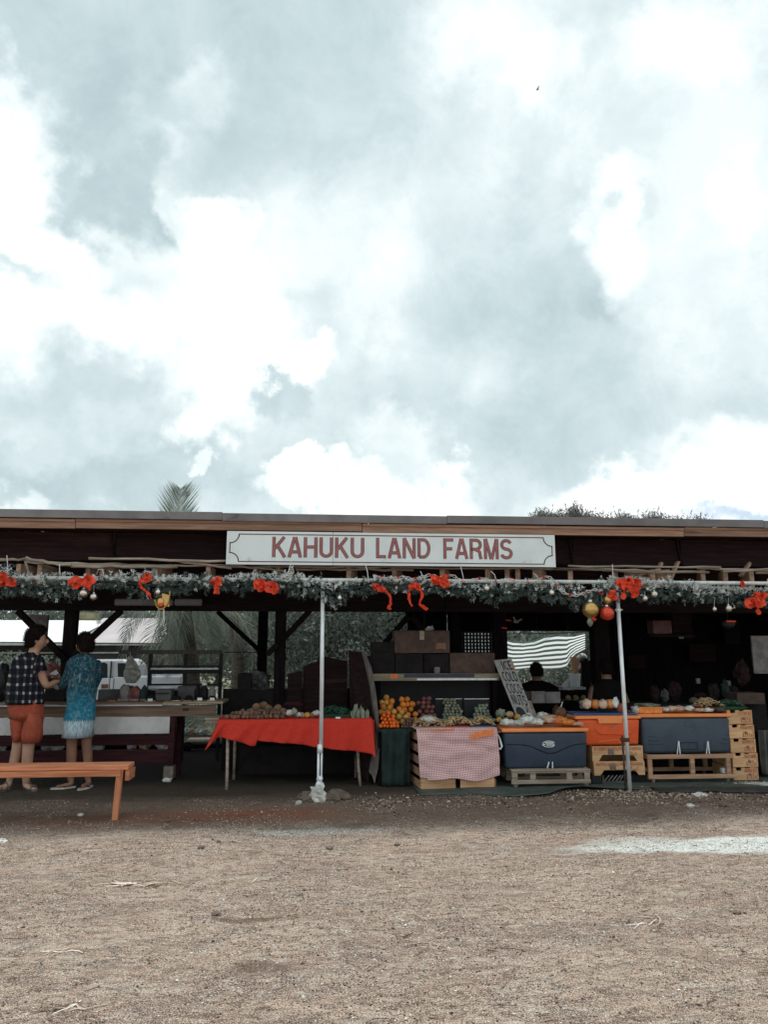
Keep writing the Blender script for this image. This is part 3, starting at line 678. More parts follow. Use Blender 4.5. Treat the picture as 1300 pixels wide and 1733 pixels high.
# ------------------------------------------------------------------ sign
SY = 7.96
sg = thing('shop_sign', 'long white painted sign board with maroon border and lettering under the eave', 'sign', (at(660, 930, SY).x, SY, at(660, 957, SY).z))
sa, _s, _t, _u2 = span(383, 901, 940, 956, SY); sb = _s; sz0, sz1 = at(661, 957.5, SY).z, at(661, 902, SY).z
spl = sa + (sb - sa) * .316
MB().box(sa, spl - .0015, SY, SY + .02, sz0, sz1).build('panel', M['sign_white'], sg, bevel=.002)
MB().box(spl + .0015, sb, SY, SY + .02, sz0, sz1).build('panel', M['sign_white'], sg, bevel=.002)
W_, H_ = sb - sa, sz1 - sz0
def border(ins, wd, yo, m):
    x0, x1, z0, z1 = sa + ins, sb - ins, sz0 + ins * .9, sz1 - ins * .9; rc = .095; pts = []
    for cx, cz, a0_ in ((x0, z0, 90), (x1, z0, 180), (x1, z1, 270), (x0, z1, 0)):
        seq = []
        for k in range(9):
            a_ = {90: 90 - k * 11.25, 180: 180 - k * 11.25, 270: 270 - k * 11.25, 0: 0 - k * 11.25}[a0_]
            seq.append((cx + rc * math.cos(R(a_)) , cz + rc * math.sin(R(a_))))
        pts.append(seq)
    path = []
    for s_ in pts: path += s_
    mb = MB(); n = len(path)
    for i in range(n):
        p, q = path[i], path[(i + 1) % n]; d = Vector((q[0] - p[0], q[1] - p[1]))
        if d.length < 1e-5: continue
        d.normalize(); e = Vector((-d.y, d.x)) * wd / 2; d *= wd * .45
        mb.poly([(p[0] - e.x - d.x, SY - yo, p[1] - e.y - d.y), (q[0] - e.x + d.x, SY - yo, q[1] - e.y + d.y), (q[0] + e.x + d.x, SY - yo, q[1] + e.y + d.y), (p[0] + e.x - d.x, SY - yo, p[1] + e.y - d.y)])
    o = mb.build('border', m, sg)
border(.036, .011, .002, M['sign_line'])
def text(s_, name, m, parent, x0, x1, zb_, zt_, Yp, off=.0, ext=.001, M3=None):
    cu = bpy.data.curves.new('t', 'FONT'); cu.body = s_; cu.size = 1; cu.offset = off; cu.extrude = ext; cu.resolution_u = 4
    to = bpy.data.objects.new('t', cu); COL.objects.link(to); dg = bpy.context.evaluated_depsgraph_get(); dg.update()
    me = bpy.data.meshes.new_from_object(to.evaluated_get(dg)); bpy.data.objects.remove(to)
    co = np.array([v.co[:] for v in me.vertices]); lo, hi = co.min(0), co.max(0)
    for v in me.vertices:
        X_ = (v.co.x - lo[0]) / (hi[0] - lo[0]); Z_ = (v.co.y - lo[1]) / (hi[1] - lo[1])
        if M3 is None: v.co = Vector((x0 + X_ * (x1 - x0), Yp - v.co.z, zb_ + Z_ * (zt_ - zb_)))
        else: v.co = M3(X_, Z_, v.co.z)
    c0 = sum((v.co for v in me.vertices), Vector()) / len(me.vertices)
    for v in me.vertices: v.co -= c0
    me.materials.clear(); me.materials.append(m)
    o = bpy.data.objects.new(name, me); COL.objects.link(o); o.location = c0
    if parent is not None: adopt(o, parent)
    return o

def arc(cx, cz, rx, rz, a0, a1, n=10): return [(cx + rx * math.cos(R(a0 + (a1 - a0) * k / n)), cz + rz * math.sin(R(a0 + (a1 - a0) * k / n))) for k in range(n + 1)]
# glyphs as pen strokes inside a box one unit high; second item is the advance width
GL = {'K': ([[(.09, 0), (.09, 1)], [(.56, 1), (.13, .42)], [(.25, .58), (.60, 0)]], .66),
      'A': ([[(.07, 0), (.31, 1)], [(.35, 1), (.59, 0)], [(.17, .27), (.49, .27)]], .66),
      'H': ([[(.09, 0), (.09, 1)], [(.57, 0), (.57, 1)], [(.09, .52), (.57, .52)]], .66),
      'U': ([[(.09, 1), (.09, .32)] + arc(.33, .32, .24, .245, 180, 360) + [(.57, .32), (.57, 1)]], .66),
      'L': ([[(.09, 1), (.09, .078), (.50, .078)]], .52),
      'N': ([[(.09, 0), (.09, 1)], [(.09, 1), (.57, 0)], [(.57, 0), (.57, 1)]], .66),
      'D': ([[(.09, .078), (.09, .922), (.30, .922)] + arc(.30, .5, .27, .422, 90, -90, 14) + [(.30, .078), (.09, .078)]], .66),
      'F': ([[(.09, 0), (.09, .922), (.52, .922)], [(.09, .49), (.46, .49)]], .54),
      'R': ([[(.09, 0), (.09, .922), (.34, .922)] + arc(.34, .70, .21, .222, 90, -90, 12) + [(.34, .478), (.09, .478)], [(.30, .45), (.43, .43), (.51, .33), (.535, .16), (.57, 0)]], .65),
      'M': ([[(.09, 0), (.09, 1)], [(.11, 1), (.37, 0)], [(.66, 1), (.40, 0)], [(.68, 0), (.68, 1)]], .77),
      'S': ([arc(.315, .715, .225, .207, 20, 270, 14) + arc(.315, .29, .245, .213, 90, -165, 14)], .64),
      'I': ([[(.09, 0), (.09, 1)]], .2), 'C': ([arc(.33, .5, .25, .44, 48, 312, 16)], .60), 'E': ([[(.5, .94), (.09, .94), (.09, .06), (.5, .06)], [(.09, .5), (.44, .5)]], .56),
      'O': ([arc(.33, .5, .26, .44, 0, 360, 20)], .68), 'T': ([[(.3, 0), (.3, .94)], [(.02, .94), (.58, .94)]], .6), '-': ([[(.05, .5), (.3, .5)]], .36), ' ': ([], .3)}
def strokes(mb, pts, wd, fn, dz):
    pts = [p for i, p in enumerate(pts) if i == 0 or (abs(p[0] - pts[i - 1][0]) + abs(p[1] - pts[i - 1][1])) > 1e-4]
    n = len(pts); off = []
    for i in range(n):
        p = Vector(pts[i]); a_ = (p - Vector(pts[i - 1])).normalized() if i else None; b_ = (Vector(pts[i + 1]) - p).normalized() if i < n - 1 else None
        if a_ is None: d = b_
        elif b_ is None: d = a_
        else:
            d = (a_ + b_)
            d = d.normalized() if d.length > 1e-4 else b_
        nrm = Vector((-d.y, d.x)); k = 1.0
        if a_ is not None and b_ is not None:
            c_ = max(.7, nrm.dot(Vector((-b_.y, b_.x)))); k = 1 / c_
        off.append((p + nrm * wd / 2 * k, p - nrm * wd / 2 * k))
    b0 = len(mb.v)
    for (l, r_) in off: mb.v.append(tuple(fn(l.x, l.y, dz))); mb.v.append(tuple(fn(r_.x, r_.y, dz)))
    for i in range(n - 1): a_ = b0 + 2 * i; mb.f.append((a_, a_ + 1, a_ + 3, a_ + 2))
def write(mb, s_, wd, fn, dz=0.0, gap=.06):
    """fn(u in 0..1 along the word, v in 0..1 up, depth)"""
    tot = sum(GL[c_][1] + gap for c_ in s_) - gap; x_ = 0; k = 0
    for c_ in s_:
        for st in GL[c_][0]:
            k += 1; strokes(mb, [(px_ + x_, pz_) for px_, pz_ in st], wd, lambda a_, b_, d_: fn(a_ / tot, b_, d_), dz + k * .00004)
        x_ += GL[c_][1] + gap
for word, p0, p1 in (('KAHUKU', 460, 617), ('LAND', 636, 729), ('FARMS', 750, 868)):
    xa, xb = at(p0, 929, SY).x, at(p1, 929, SY).x; pm = (p0 + p1) / 2
    za, zb_ = at(pm, 943.5 + (pm - 500) * .009, SY).z, at(pm, 909 + (pm - 500) * .009, SY).z
    f_ = lambda u, v, d: (xa + u * (xb - xa), SY - .0022 - d, za + v * (zb_ - za))
    m1 = MB(); write(m1, word, .158, f_, 0); m1.build('lettering_edge', M['sign_line'], sg)
    f_ = lambda u, v, d: (xa + u * (xb - xa), SY - .0038 - d, za + v * (zb_ - za))
    m1 = MB(); write(m1, word, .105, f_, 0); m1.build('lettering', M['sign_red'], sg)
# ------------------------------------------------------------------ metal poles and rail
RY = 7.85
rz = (at(430, 979.5, RY).z + at(880, 985.5, RY).z) / 2
rl = thing('pipe_rail', 'long white pipe rail carrying the fir garland along the shed front', 'rail', (1.5, RY, rz))
xx = -6.0
for L in (4.1, 3.9, 4.4, 3.6):
    MB().tube([(xx, RY, rz), (xx + L - .03, RY, rz)], .021, 12).build('pipe', M['pvc'], rl, smooth=True)
    MB().tube([(xx + L - .09, RY, rz), (xx + L + .05, RY, rz)], .027, 12).build('coupling', M['pvc'], rl, smooth=True); xx += L
def pole(px, pb, lb):
    q = at(px, pb, RY); zb_ = gz(q.x, RY)
    return q.x, zb_
lx = onz(541, 1352).x; lx = at(543.5, 1180, RY).x
lp = thing('support_pole', 'silver metal pole standing in a white rock before the red table', 'pole', (lx, RY, 0))
zj = at(543, 1265, RY).z
MB().tube([(lx + .006, RY, zj), (lx, RY, rz - .02)], .021, 14).build('upper_tube', M['steel'], lp, smooth=True)
MB().tube([(lx - .018, RY - .005, .0), (lx - .018, RY - .005, zj + .02)], .013, 10).build('lower_tube', M['steel'], lp, smooth=True)
MB().tube([(lx + .014, RY + .005, .05), (lx + .014, RY + .005, zj + .02)], .010, 10).build('lower_tube', M['steel'], lp, smooth=True)
MB().tube([(lx - .004, RY, zj - .05), (lx - .004, RY, zj + .03)], .028, 12).build('collar', M['steel'], lp, smooth=True)
zc = at(542, 1330, RY).z
MB().ball((lx - .004, RY - .01, zc), .042, .035, .045, 2, .6, 3, 5).build('wire_clamp', M['steel'], lp)
MB().ball((lx - .004, RY - .01, zc + .07), .03, .03, .03, 2, .6, 5, 5).build('wire_clamp', M['steel'], lp)
q1 = at(1062, 1338, RY)
rx1 = at(1056, 1180, RY).x
rp = thing('support_pole', 'silver metal pole with rusty clamp before the orange cooler', 'pole', (rx1, RY, 0))
MB().tube([(rx1 + .012, RY, 0), (rx1 - .006, RY, rz - .02)], .021, 14).build('tube', M['steel'], rp, smooth=True)
MB().tube([(rx1 - .028, RY + .01, .0), (rx1 - .036, RY + .01, at(1060, 1245, RY).z)], .011, 8).build('stake', M['rust'], rp, smooth=True)
zc = at(1056, 1252, RY).z
MB().box(rx1 - .05, rx1 + .032, RY - .03, RY + .03, zc - .02, zc + .022).build('clamp', M['rust'], rp, bevel=.008)
MB().tube([(rx1 - .075, RY - .02, zc + .012), (rx1 + .02, RY - .03, zc + .002)], .008, 8).build('clamp_bolt', M['rust'], rp, smooth=True)
zc = at(1050, 1032, RY).z
MB().tube([(rx1 - .005, RY, zc - .02), (rx1 - .005, RY, zc + .012)], .029, 12).build('collar', M['steel'], rp, smooth=True)
MB().tube([(rx1 - .045, RY - .01, zc), (rx1 + .04, RY - .01, zc)], .006, 8).build('screw', M['steel'], rp, smooth=True)
# rocks at the foot of the left pole
def rock(px, py, Yp, rx_, ry_, rz_, m, lb, seed, lump=.55, zo=0, freq=2.2):
    q = at(px, py, Yp)
    MB().ball((q.x, Yp, gz(q.x, Yp) + rz_ * .55 + zo), rx_, ry_, rz_, 3, lump, seed, freq).build('rock', M[m], label=lb, cat='rock')
rock(538, 1368, RY - .09, .083, .07, .085, 'rock_white', 'bright white coral rock holding the foot of the left pole', 4, .6)
rock(518, 1362, RY + .02, .085, .07, .045, 'rock', 'brown rock just left of the white rock', 5)
rock(520, 1370, RY - .12, .05, .05, .03, 'rock', 'small dark rock below the brown one, left of the pole', 6)
rock(562, 1370, RY - .10, .085, .06, .04, 'rock', 'squarish brown rock just right of the white rock', 7, .4)
rock(568, 1356, RY + .06, .10, .06, .05, 'rock', 'long tan rock behind, topmost of the pole rocks', 8, .4)
rock(583, 1362, RY - .02, .08, .06, .035, 'rock', 'rightmost brown rock of the heap at the pole', 9, .5)
rock(505, 1375, RY - .20, .03, .03, .02, 'rock_white', 'little pale rock at the left end of the heap', 10)
rock(1187, 1370, RY - .3, .07, .05, .025, 'rock_white', 'flat pale stone on the dirt right of the rubble', 11)

# ------------------------------------------------------------------ ground sheet under the stalls
def gs(u, v):
    x = 1.02 + u * 4.35
    ed = 7.86 + .10 * math.sin(x * 2.1) + .05 * math.sin(x * 5.3) - .10 * max(0, 1 - abs(x - 1.9) / .9) + .14 * max(0, 1 - abs(x - 2.75) / .5)
    y = ed + v * (8.95 - ed)
    z = gz(x, y) + .008 + .035 * math.exp(-((v) / .06) ** 2) * max(0, math.sin(x * 1.9 - 3.4)) + .006 * noise.noise(Vector((x * 4, y * 4, 0)))
    return (x, y, z)
MB().grid(gs, 120, 24).build('ground_sheet', mat('green_sheeting', (.085, .115, .098), (.05, .066, .058), 5, .6, .4, bscale=14, rand=0, dirt=((.12, .10, .08), .60, 3)), smooth=True, thick=.006, label='grey green tarpaulin sheet spread on the dirt under the coolers', cat='tarp')
sq = MB().grid(lambda u, v: (onz(1110, 1345).x + u * 2.2, 7.70 + v * .22, gz(onz(1110, 1345).x + u * 2.2, 7.7 + v * .22) + .014 + .02 * math.sin(v * 3.1) + .008 * noise.noise(Vector((u * 14, v * 2, 0)))), 60, 8)
sq.build('dark_sheet_edge', mat('dark_sheeting', (.05, .048, .044), (.03, .028, .026), 6, .7, .4), smooth=True, thick=.005, label='dark rolled sheet edge lying in front of the slate cooler', cat='tarp')
V, F, T = stones(1400, rng.normal(onz(1297, 1335).x + .1, .16, 1400), rng.normal(8.2, .05, 1400), .004 + .008 * rng.random(1400), 14, z=np.full(1400, .015))
npobj('white_gravel', npmesh('wg', V, F, M['rock_white'], 3, T), kind='stuff')

# ------------------------------------------------------------------ wooden bench
BY = 7.02
bz = at(130, 1297, BY).z; bx1 = at(216, 1297, BY).x
bn = thing('wooden_bench', 'orange brown wooden plank bench with its right end in view', 'bench', (at(100, 1300, BY).x, BY, 0))
for k in range(2):
    MB().box(-5.6, bx1 - .004 * k, BY + .02 + k * .12, BY + .135 + k * .12, bz - .038, bz).build('seat_plank', M['pine'], bn, bevel=.004)
MB().box(-5.6, bx1 - .06, BY, BY + .018, bz - .09, bz - .040).build('apron', M['pine'], bn, bevel=.003)
MB().box(-5.6, bx1 - .06, BY + .235, BY + .252, bz - .09, bz - .040).build('apron', M['pine'], bn, bevel=.003)
la, lb_ = at(192, 1345, BY).x, at(204, 1345, BY).x
for xo in (0, -3.4):
    MB().hexa([(la - .012 + xo, BY + .022, 0), (lb_ - .022 + xo, BY + .022, 0), (lb_ - .022 + xo, BY + .06, 0), (la - .012 + xo, BY + .06, 0), (la + .004 + xo, BY + .022, bz - .04), (lb_ + .002 + xo, BY + .022, bz - .04), (lb_ + .002 + xo, BY + .06, bz - .04), (la + .004 + xo, BY + .06, bz - .04)]).build('leg', M['pine_z'], bn, bevel=.003)
    MB().hexa([(la - .045 + xo, BY + .20, 0), (lb_ - .065 + xo, BY + .20, 0), (lb_ - .065 + xo, BY + .227, 0), (la - .045 + xo, BY + .227, 0), (la - .035 + xo, BY + .20, bz - .04), (lb_ - .053 + xo, BY + .20, bz - .04), (lb_ - .053 + xo, BY + .227, bz - .04), (la - .035 + xo, BY + .227, bz - .04)]).build('leg', M['pine_z'], bn, bevel=.003)
    MB().box(lb_ + .022 + xo, lb_ + .06 + xo, BY + .02, BY + .225, bz - .13, bz - .042).build('bracket', M['pine'], bn, bevel=.003)

# ------------------------------------------------------------------ long counter on the left
CY = 9.05
ct = thing('produce_counter', 'long timber counter with white panel and maroon legs on the left', 'counter', (-3, CY, 0))
zt_, zb_ = at(300, 1187, CY).z, at(300, 1192.5, CY).z
x1c = at(377, 1190, CY - .05).x; x1b = at(364, 1200, CY).x
MB().box(-6.5, at(276, 1190, CY).x, CY - .02, CY + .50, zt_ - .03, zt_ - .006).build('table_top', M['counter'], ct, bevel=.004)
MB().box(at(276.5, 1190, CY).x, x1c, CY - .05, CY + .50, zt_ - .028, zt_).build('table_top', wood('pale_plank', (.36, .28, .19), (.22, .16, .11)), ct, bevel=.004)
zz = at(200, 1213, CY).z
MB().box(-6.5, x1b, CY, CY + .03, zz, zt_ - .046).build('apron_board', M['counter'], ct, bevel=.004)
MB().box(-6.5, at(276, 1190, CY).x, CY - .035, CY - .002, zt_ - .048, zt_ - .032).build('edge_strip', M['white_sheet'], ct, bevel=.002)
MB().box(at(309, 1200, CY).x, at(319, 1200, CY).x, CY - .004, CY - .001, at(312, 1203, CY).z, at(312, 1199, CY).z).build('hand_hole', M['black'], ct)
pz0, pz1 = at(200, 1242, CY).z, zz - .004
xw = -6.4
for L in (2.44, at(287, 1225, CY).x + 6.4 - 2.44):
    MB().box(xw, xw + L - .004, CY + .008, CY + .02, pz0, pz1).build('white_panel', M['white_sheet'], ct); xw += L
for px in (-60, 288):
    a_ = at(px, 1250, CY).x
    MB().box(a_ - .03, a_ + .04, CY + .03, CY + .10, .155, zz - .002).build('leg', M['maroon'], ct, bevel=.004)
    MB().box(a_ - .02, a_ + .05, CY + .42, CY + .49, 0, zz - .002).build('leg', M['maroon'], ct, bevel=.004)
r0, r1 = at(200, 1293, CY).z, at(200, 1270, CY).z
MB().box(-6.5, at(283, 1280, CY).x, CY + .035, CY + .065, r0, r1).build('lower_rail', M['maroon'], ct, bevel=.004)
MB().box(-6.5, at(283, 1280, CY).x, CY + .035, CY + .065, at(200, 1262, CY).z, at(200, 1244, CY).z).build('lower_rail', M['maroon'], ct, bevel=.004)
MB().box(-6.5, at(285, 1280, CY).x, CY + .07, CY + .50, r1 - .05, r1 - .03).build('lower_shelf', M['dark_wood'], ct)
MB().box(-6.5, at(283, 1280, CY).x, CY + .46, CY + .49, r1 - .16, r1 + .012).build('back_rail', M['maroon'], ct)
a0, a1, b0, b1 = span(276, 1289, 293, 1312, CY - .01)
MB().box(a0, a1, CY - .01, CY + .15, .012, .155).build('concrete_block', M['concrete'], bevel=.008, label='squared concrete block under the counter leg behind the bench', cat='block')
MB().ball((a0 + .06, CY - .06, .015), .05, .04, .03, 2, .5, 2).build('stone', M['rock_white'], label='small pale stone at the foot of the concrete block', cat='stone')
# bags on the lower shelf, seen through the slot
for k, (px, m_, lb) in enumerate([(78, 'bagwhite', 'leftmost pale bag on the lower shelf, behind the man in plaid'), (98, 'bagwhite', 'thin white bag on the lower shelf between the two people'), (163, 'bagwhite', 'pale bag on the lower shelf just right of the blue tunic'), (222, 'bagwhite', 'whitish crumpled bag on the lower shelf above the bench'), (243, 'bagpeach', 'peach coloured bag on the lower shelf above the bench'), (275, 'bagwhite', 'rightmost white bag on the lower shelf by the counter leg'), (3, 'bagwhite', 'pale bag at the left edge on the lower shelf')]):
    q = at(px, 1266, CY + .25)
    MB().ball((q.x, CY + .25, r1 + .015), .055 + .02 * (k % 3), .08, .05, 2, .6, k, 3).build('shelf_bag', M[m_], label=lb, cat='bag', group='bags on the lower shelf')
# goods on the counter
tz = zt_
def pack(px, w_, h, m_, name, lb, cat='package', tagc=True, dy=.02):
    q = at(px, 1185, CY + dy); T_ = thing(name, lb, cat, (q.x, CY + dy, tz))
    base = tz - (.006 if px < 276 else 0)
    MB().ball((q.x, CY + dy + .09, base + h * .45), w_ / 2, .07, h * .55, 2, .35, int(px), 2.5).build('wrapped_food', M[m_], T_)
    MB().box(q.x - w_ * .52, q.x + w_ * .52, CY + dy + .02, CY + dy + .16, base, base + h * .16).build('tray', M['bagpeach'] if px % 2 else M['greycard'], T_, bevel=.004)
    if tagc: MB().obox((q.x + .01, CY + dy + .01, base + .022), .055, .003, .03, Matrix.Rotation(R(-12), 3, 'X')).build('price_tag', M['white_pl'], T_)
dk = 'onion'
for px, w_, h, lb in ((252, .12, .08, 'dark wrapped loaf with a white tag beside the grey tub on the counter'), (297, .09, .06, 'small dark roll on a pale tray, first right of the grey tub'), (316, .09, .065, 'second dark roll on a pale tray on the counter'), (336, .10, .055, 'third dark roll with white tag, on the plank counter'), (357, .10, .06, 'rightmost tagged dark packet on the plank counter')):
    pack(px, w_, h, 'dark_box', 'bread_packet', lb, tagc=px not in (297, 316))
for px, w_, h, m_, lb in ((187, .10, .05, 'onion', 'low reddish packet on the counter beside the blue tunic'), (208, .14, .20, 'greycard', 'grey wrapped bundle on the counter below the truck'), (226, .14, .17, 'onion', 'dark red bagged bundle behind the black capped jar'), (240, .10, .17, 'darkgreen', 'dark green packet on the counter below the hanging bag')):
    pack(px, w_, h, m_, 'wrapped_bundle', lb, tagc=False, dy=.12)
def jar(px, h, r_, m_, capm, lb, dy=.2, py=1180):
    q = at(px, py, CY + dy); T_ = thing('jar', lb, 'jar', (q.x, CY + dy, tz))
    MB().lathe((q.x, CY + dy, tz), [(r_ * .9, 0), (r_, .01), (r_, h * .72), (r_ * .55, h * .88), (r_ * .55, h)], 14).build('body', M[m_], T_, smooth=False)
    MB().lathe((q.x, CY + dy, tz + h + .001), [(r_ * .62, 0), (r_ * .62, .03), (.001, .031)], 14).build('lid', M[capm], T_)
jar(221, .14, .04, 'onion', 'black', 'dark jar with black cap beside the hanging plastic bag')
jar(345, .17, .05, 'dark_box', 'white_pl', 'dark jar with white lid at the right of the counter', .25)
jar(358, .16, .045, 'greycard', 'black', 'grey jar with black cap at the right end of the counter', .22)
jar(334, .15, .04, 'dark_box', 'dark_box', 'small dark jar left of the white lidded one', .3)
a0, a1, b0, b1 = span(262, 1172, 289, 1188, CY + .1)
tb = thing('grey_tub', 'grey tub with a black slot standing on the counter', 'tub', ((a0 + a1) / 2, CY + .1, tz))
MB().box(a0, a1, CY + .1, CY + .3, tz - .004, tz + .13).build('body', M['greytarp'], tb, bevel=.01)
MB().box(a0 + .004, a1 - .02, CY + .095, CY + .099, tz + .075, tz + .095).build('slot', M['black'], tb)
a0, a1, b0, b1 = span(300, 1161, 346, 1186, CY + .36)
MB().box(a0, a1, CY + .36, CY + .4, tz, b1).build('grey_bin', M['greytarp'], label='wide grey plastic bin behind the bread packets', cat='bin', bevel=.01)
a0, a1, b0, b1 = span(165, 1167, 206, 1186, CY + .3)
MB().box(a0, a1, CY + .3, CY + .42, tz - .006, b1).build('grey_bin', M['greytarp'], label='low grey bin on the counter right of the blue tunic', cat='bin', bevel=.01)
a0, a1, b0, b1 = span(251, 1160, 302, 1168, CY + .45)
MB().tube([(a0, CY + .45, (b0 + b1) / 2), (a1, CY + .45, (b0 + b1) / 2)], .026, 10).build('paper_roll', M['white_pl'], label='white roll laid along the back of the counter', cat='roll', smooth=True)
MB().box(a0, a1, CY + .44, CY + .46, tz, b0).build('roll_stand', M['dark_box'], label='dark stand under the white roll', cat='stand')
a0, a1, b0, b1 = span(74, 1165, 110, 1192, CY + .2)
MB().box(a0, a1, CY + .2, CY + .4, tz - .006, b1).build('dark_crate', M['dark_box'], label='dark brown crate on the counter between the two people', cat='crate', bevel=.01)
MB().ball((at(88, 1135, CY + .3).x, CY + .3, at(88, 1137, CY + .3).z), .09, .08, .12, 3, .4, 9).build('maroon_bag', M['onion'], label='maroon bag hanging between the man in plaid and the post', cat='bag')
MB().tube([at(88, 1120, CY + .3), at(95, 1104, 9.68)], .006, 6).build('bag_cord', M['black'], label='black cord holding the maroon bag', cat='cord')
MB().ball((at(4, 1155, CY + .2).x, CY + .2, (at(4, 1185, CY + .2).z + at(4, 1124, CY + .2).z) / 2), .10, .1, (at(4, 1124, CY + .2).z - at(4, 1190, CY + .2).z) / 2, 3, .15, 3).build('black_sack', M['black'], label='black sack standing on the counter at the left edge', cat='sack')
# metal rack behind the counter
KY = 10.6
rk = thing('metal_rack', 'dark empty two bay metal rack behind the counter', 'rack', (at(310, 1140, KY).x, KY, 0))
for px in (253, 313, 373):
    a_ = at(px, 1135, KY).x
    MB().box(a_ - .025, a_ + .022, KY, KY + .05, -.02, at(px, 1106, KY).z).build('upright', M['black'], rk, bevel=.003)
for y0, y1, dy in ((1126, 1129, 0), (1133, 1140, -.03), (1157, 1160, 0)):
    MB().box(at(253, y0, KY).x, at(373, y0, KY).x, KY - .004 + dy, KY + .03 + dy, at(313, y1, KY).z, at(313, y0, KY).z).build('cross_bar', M['black'], rk, bevel=.003)
MB().box(at(256, 1130, KY).x, at(370, 1130, KY).x, KY - .06, KY - .045, at(313, 1133, KY).z, at(313, 1130.5, KY).z).build('label_strip', M['steel'], rk)
MB().box(at(201, 1104, KY).x, at(374, 1104, KY).x, KY - .02, KY + .10, at(313, 1107, KY).z, at(313, 1100, KY).z).build('top_plank', M['grey_board'], rk, bevel=.004)
# hanging clear bag
q = at(222, 1130, 9.7)
hb = thing('hanging_plastic_bag', 'crumpled clear plastic bag hanging below the plank by the truck', 'bag', (q.x, 9.7, q.z))
def hbf(u, v):
    py = 1110 + v * 46; w_ = 4 + 19 * math.sin(min(1, v * 1.3) * 1.5) * (1 - .55 * max(0, v - .75) / .25)
    p = at(219 + (u - .35) * w_ * 1.3, py, 9.7); return (p.x, p.y + .05 * noise.noise(Vector((u * 5, v * 6, 1))), p.z)
MB().grid(hbf, 16, 20).build('bag_film', M['bagpeach'] if False else mat('film', (.42, .42, .38), (.25, .25, .22), 12, .3, .6, bscale=20), hb, smooth=True, thick=.003)
MB().tube([at(220, 1111, 9.7), at(220, 1104, 9.9)], .004, 6).build('handle', M['white_pl'], hb)

# ------------------------------------------------------------------ red cloth table
TY = 8.42
tt = thing('trestle_table', 'plank table with thin round legs under a red cloth', 'table', (at(490, 1260, TY).x, TY, 0))
tz2 = at(500, 1217.5, TY).z
xa, xb = at(352, 1215, TY).x, at(630, 1215, TY).x
MB().box(xa - .03, xb, TY + .005, TY + .70, tz2 - .03, tz2 - .006).build('table_top', M['pallet'], tt)
MB().box(at(345, 1219, TY).x, at(369, 1219, TY).x, TY + .03, TY + .2, tz2 - .002, tz2 + .016).build('batten_end', M['pallet'], label='short pale plank end at the left of the red cloth', cat='plank', bevel=.003)
for px, py, yo in ((385, 1331, .03), (607, 1316, .12)):
    a_ = at(px, 1290, TY + yo).x; tp = at(px - (4 if px > 500 else 0), 1235, TY + yo).x
    MB().tube([(a_ + (.02 if px > 500 else 0), TY + yo, 0), (a_ - .002, TY + yo, .2), (tp, TY + yo, tz2 - .031)], .017, 8).build('leg', M['bamboo'], tt, smooth=True)
for px in (385, 607): MB().tube([(at(px, 1290, TY).x, TY + .65, 0), (at(px, 1290, TY).x, TY + .65, tz2 - .031)], .017, 8).build('leg', M['bamboo'], tt, smooth=True)
bot = [(350, 1268), (356, 1262), (368, 1248), (374, 1246), (400, 1253), (425, 1262), (433, 1262), (434, 1253), (500, 1258), (560, 1267), (615, 1272), (630, 1275), (634, 1281)]
def bpy_(px):
    for (a_, b_), (c_, d_) in zip(bot, bot[1:]):
        if a_ <= px <= c_: return b_ + (d_ - b_) * (px - a_) / (c_ - a_)
    return bot[-1][1] if px > 500 else bot[0][1]
def clf(u, v):
    px_t = 368 + u * 262; px_b = 350 + u * 285
    if v < .18:      # over the edge of the top
        f = v / .18; p = at(px_t, 1217.5, TY); return (p.x, TY + .45 - f * .455, tz2 + .002)
    f = (v - .18) / .82; px = px_t + (px_b - px_t) * f ** 1.2
    zb2 = at(px_b, bpy_(px_b), TY).z; z = tz2 - f * (tz2 - zb2)
    y = TY - .008 - .034 * f ** .7 * (1 + math.sin(u * 31 + 2.0 * math.sin(u * 9) + f * 1.5) * .6 + .4 * math.sin(u * 67 + 3 * f)) - .07 * f * math.exp(-((u - .0) / .10) ** 2) * (1 + math.sin(u * 60)) - .03 * f * math.exp(-((u - 1) / .06) ** 2)
    y += .006 * noise.noise(Vector((u * 12, v * 5, 2)))
    return (at(px, 1240, TY).x, y, z)
cl = MB().grid(clf, 110, 26)
cloth = cl.build('red_tablecloth', M['redcloth'], smooth=True, thick=.003, label='bright red cloth hanging unevenly from the plank table', cat='tablecloth')
# the folded left corner that hangs lower
def fold(u, v):
    p = at(372 + u * 58, 1243 + (3 + u * 9) * 1.0 + v * (8 - abs(u - .45) * 2) - u * 0, TY - .05); return (p.x, TY - .055 - .02 * math.sin(v * 3) - .01 * math.sin(u * 9), p.z)
def side(u, v):
    p = at(631 + v * 2 + u * 4, 1219 + v * (62 - 10 * u), TY); return (p.x + u * .0, TY + .01 + u * .12 + .012 * math.sin(v * 9), p.z)
MB().grid(side, 6, 14).build('cloth_side', M['redcloth'], cloth, smooth=True, thick=.003)
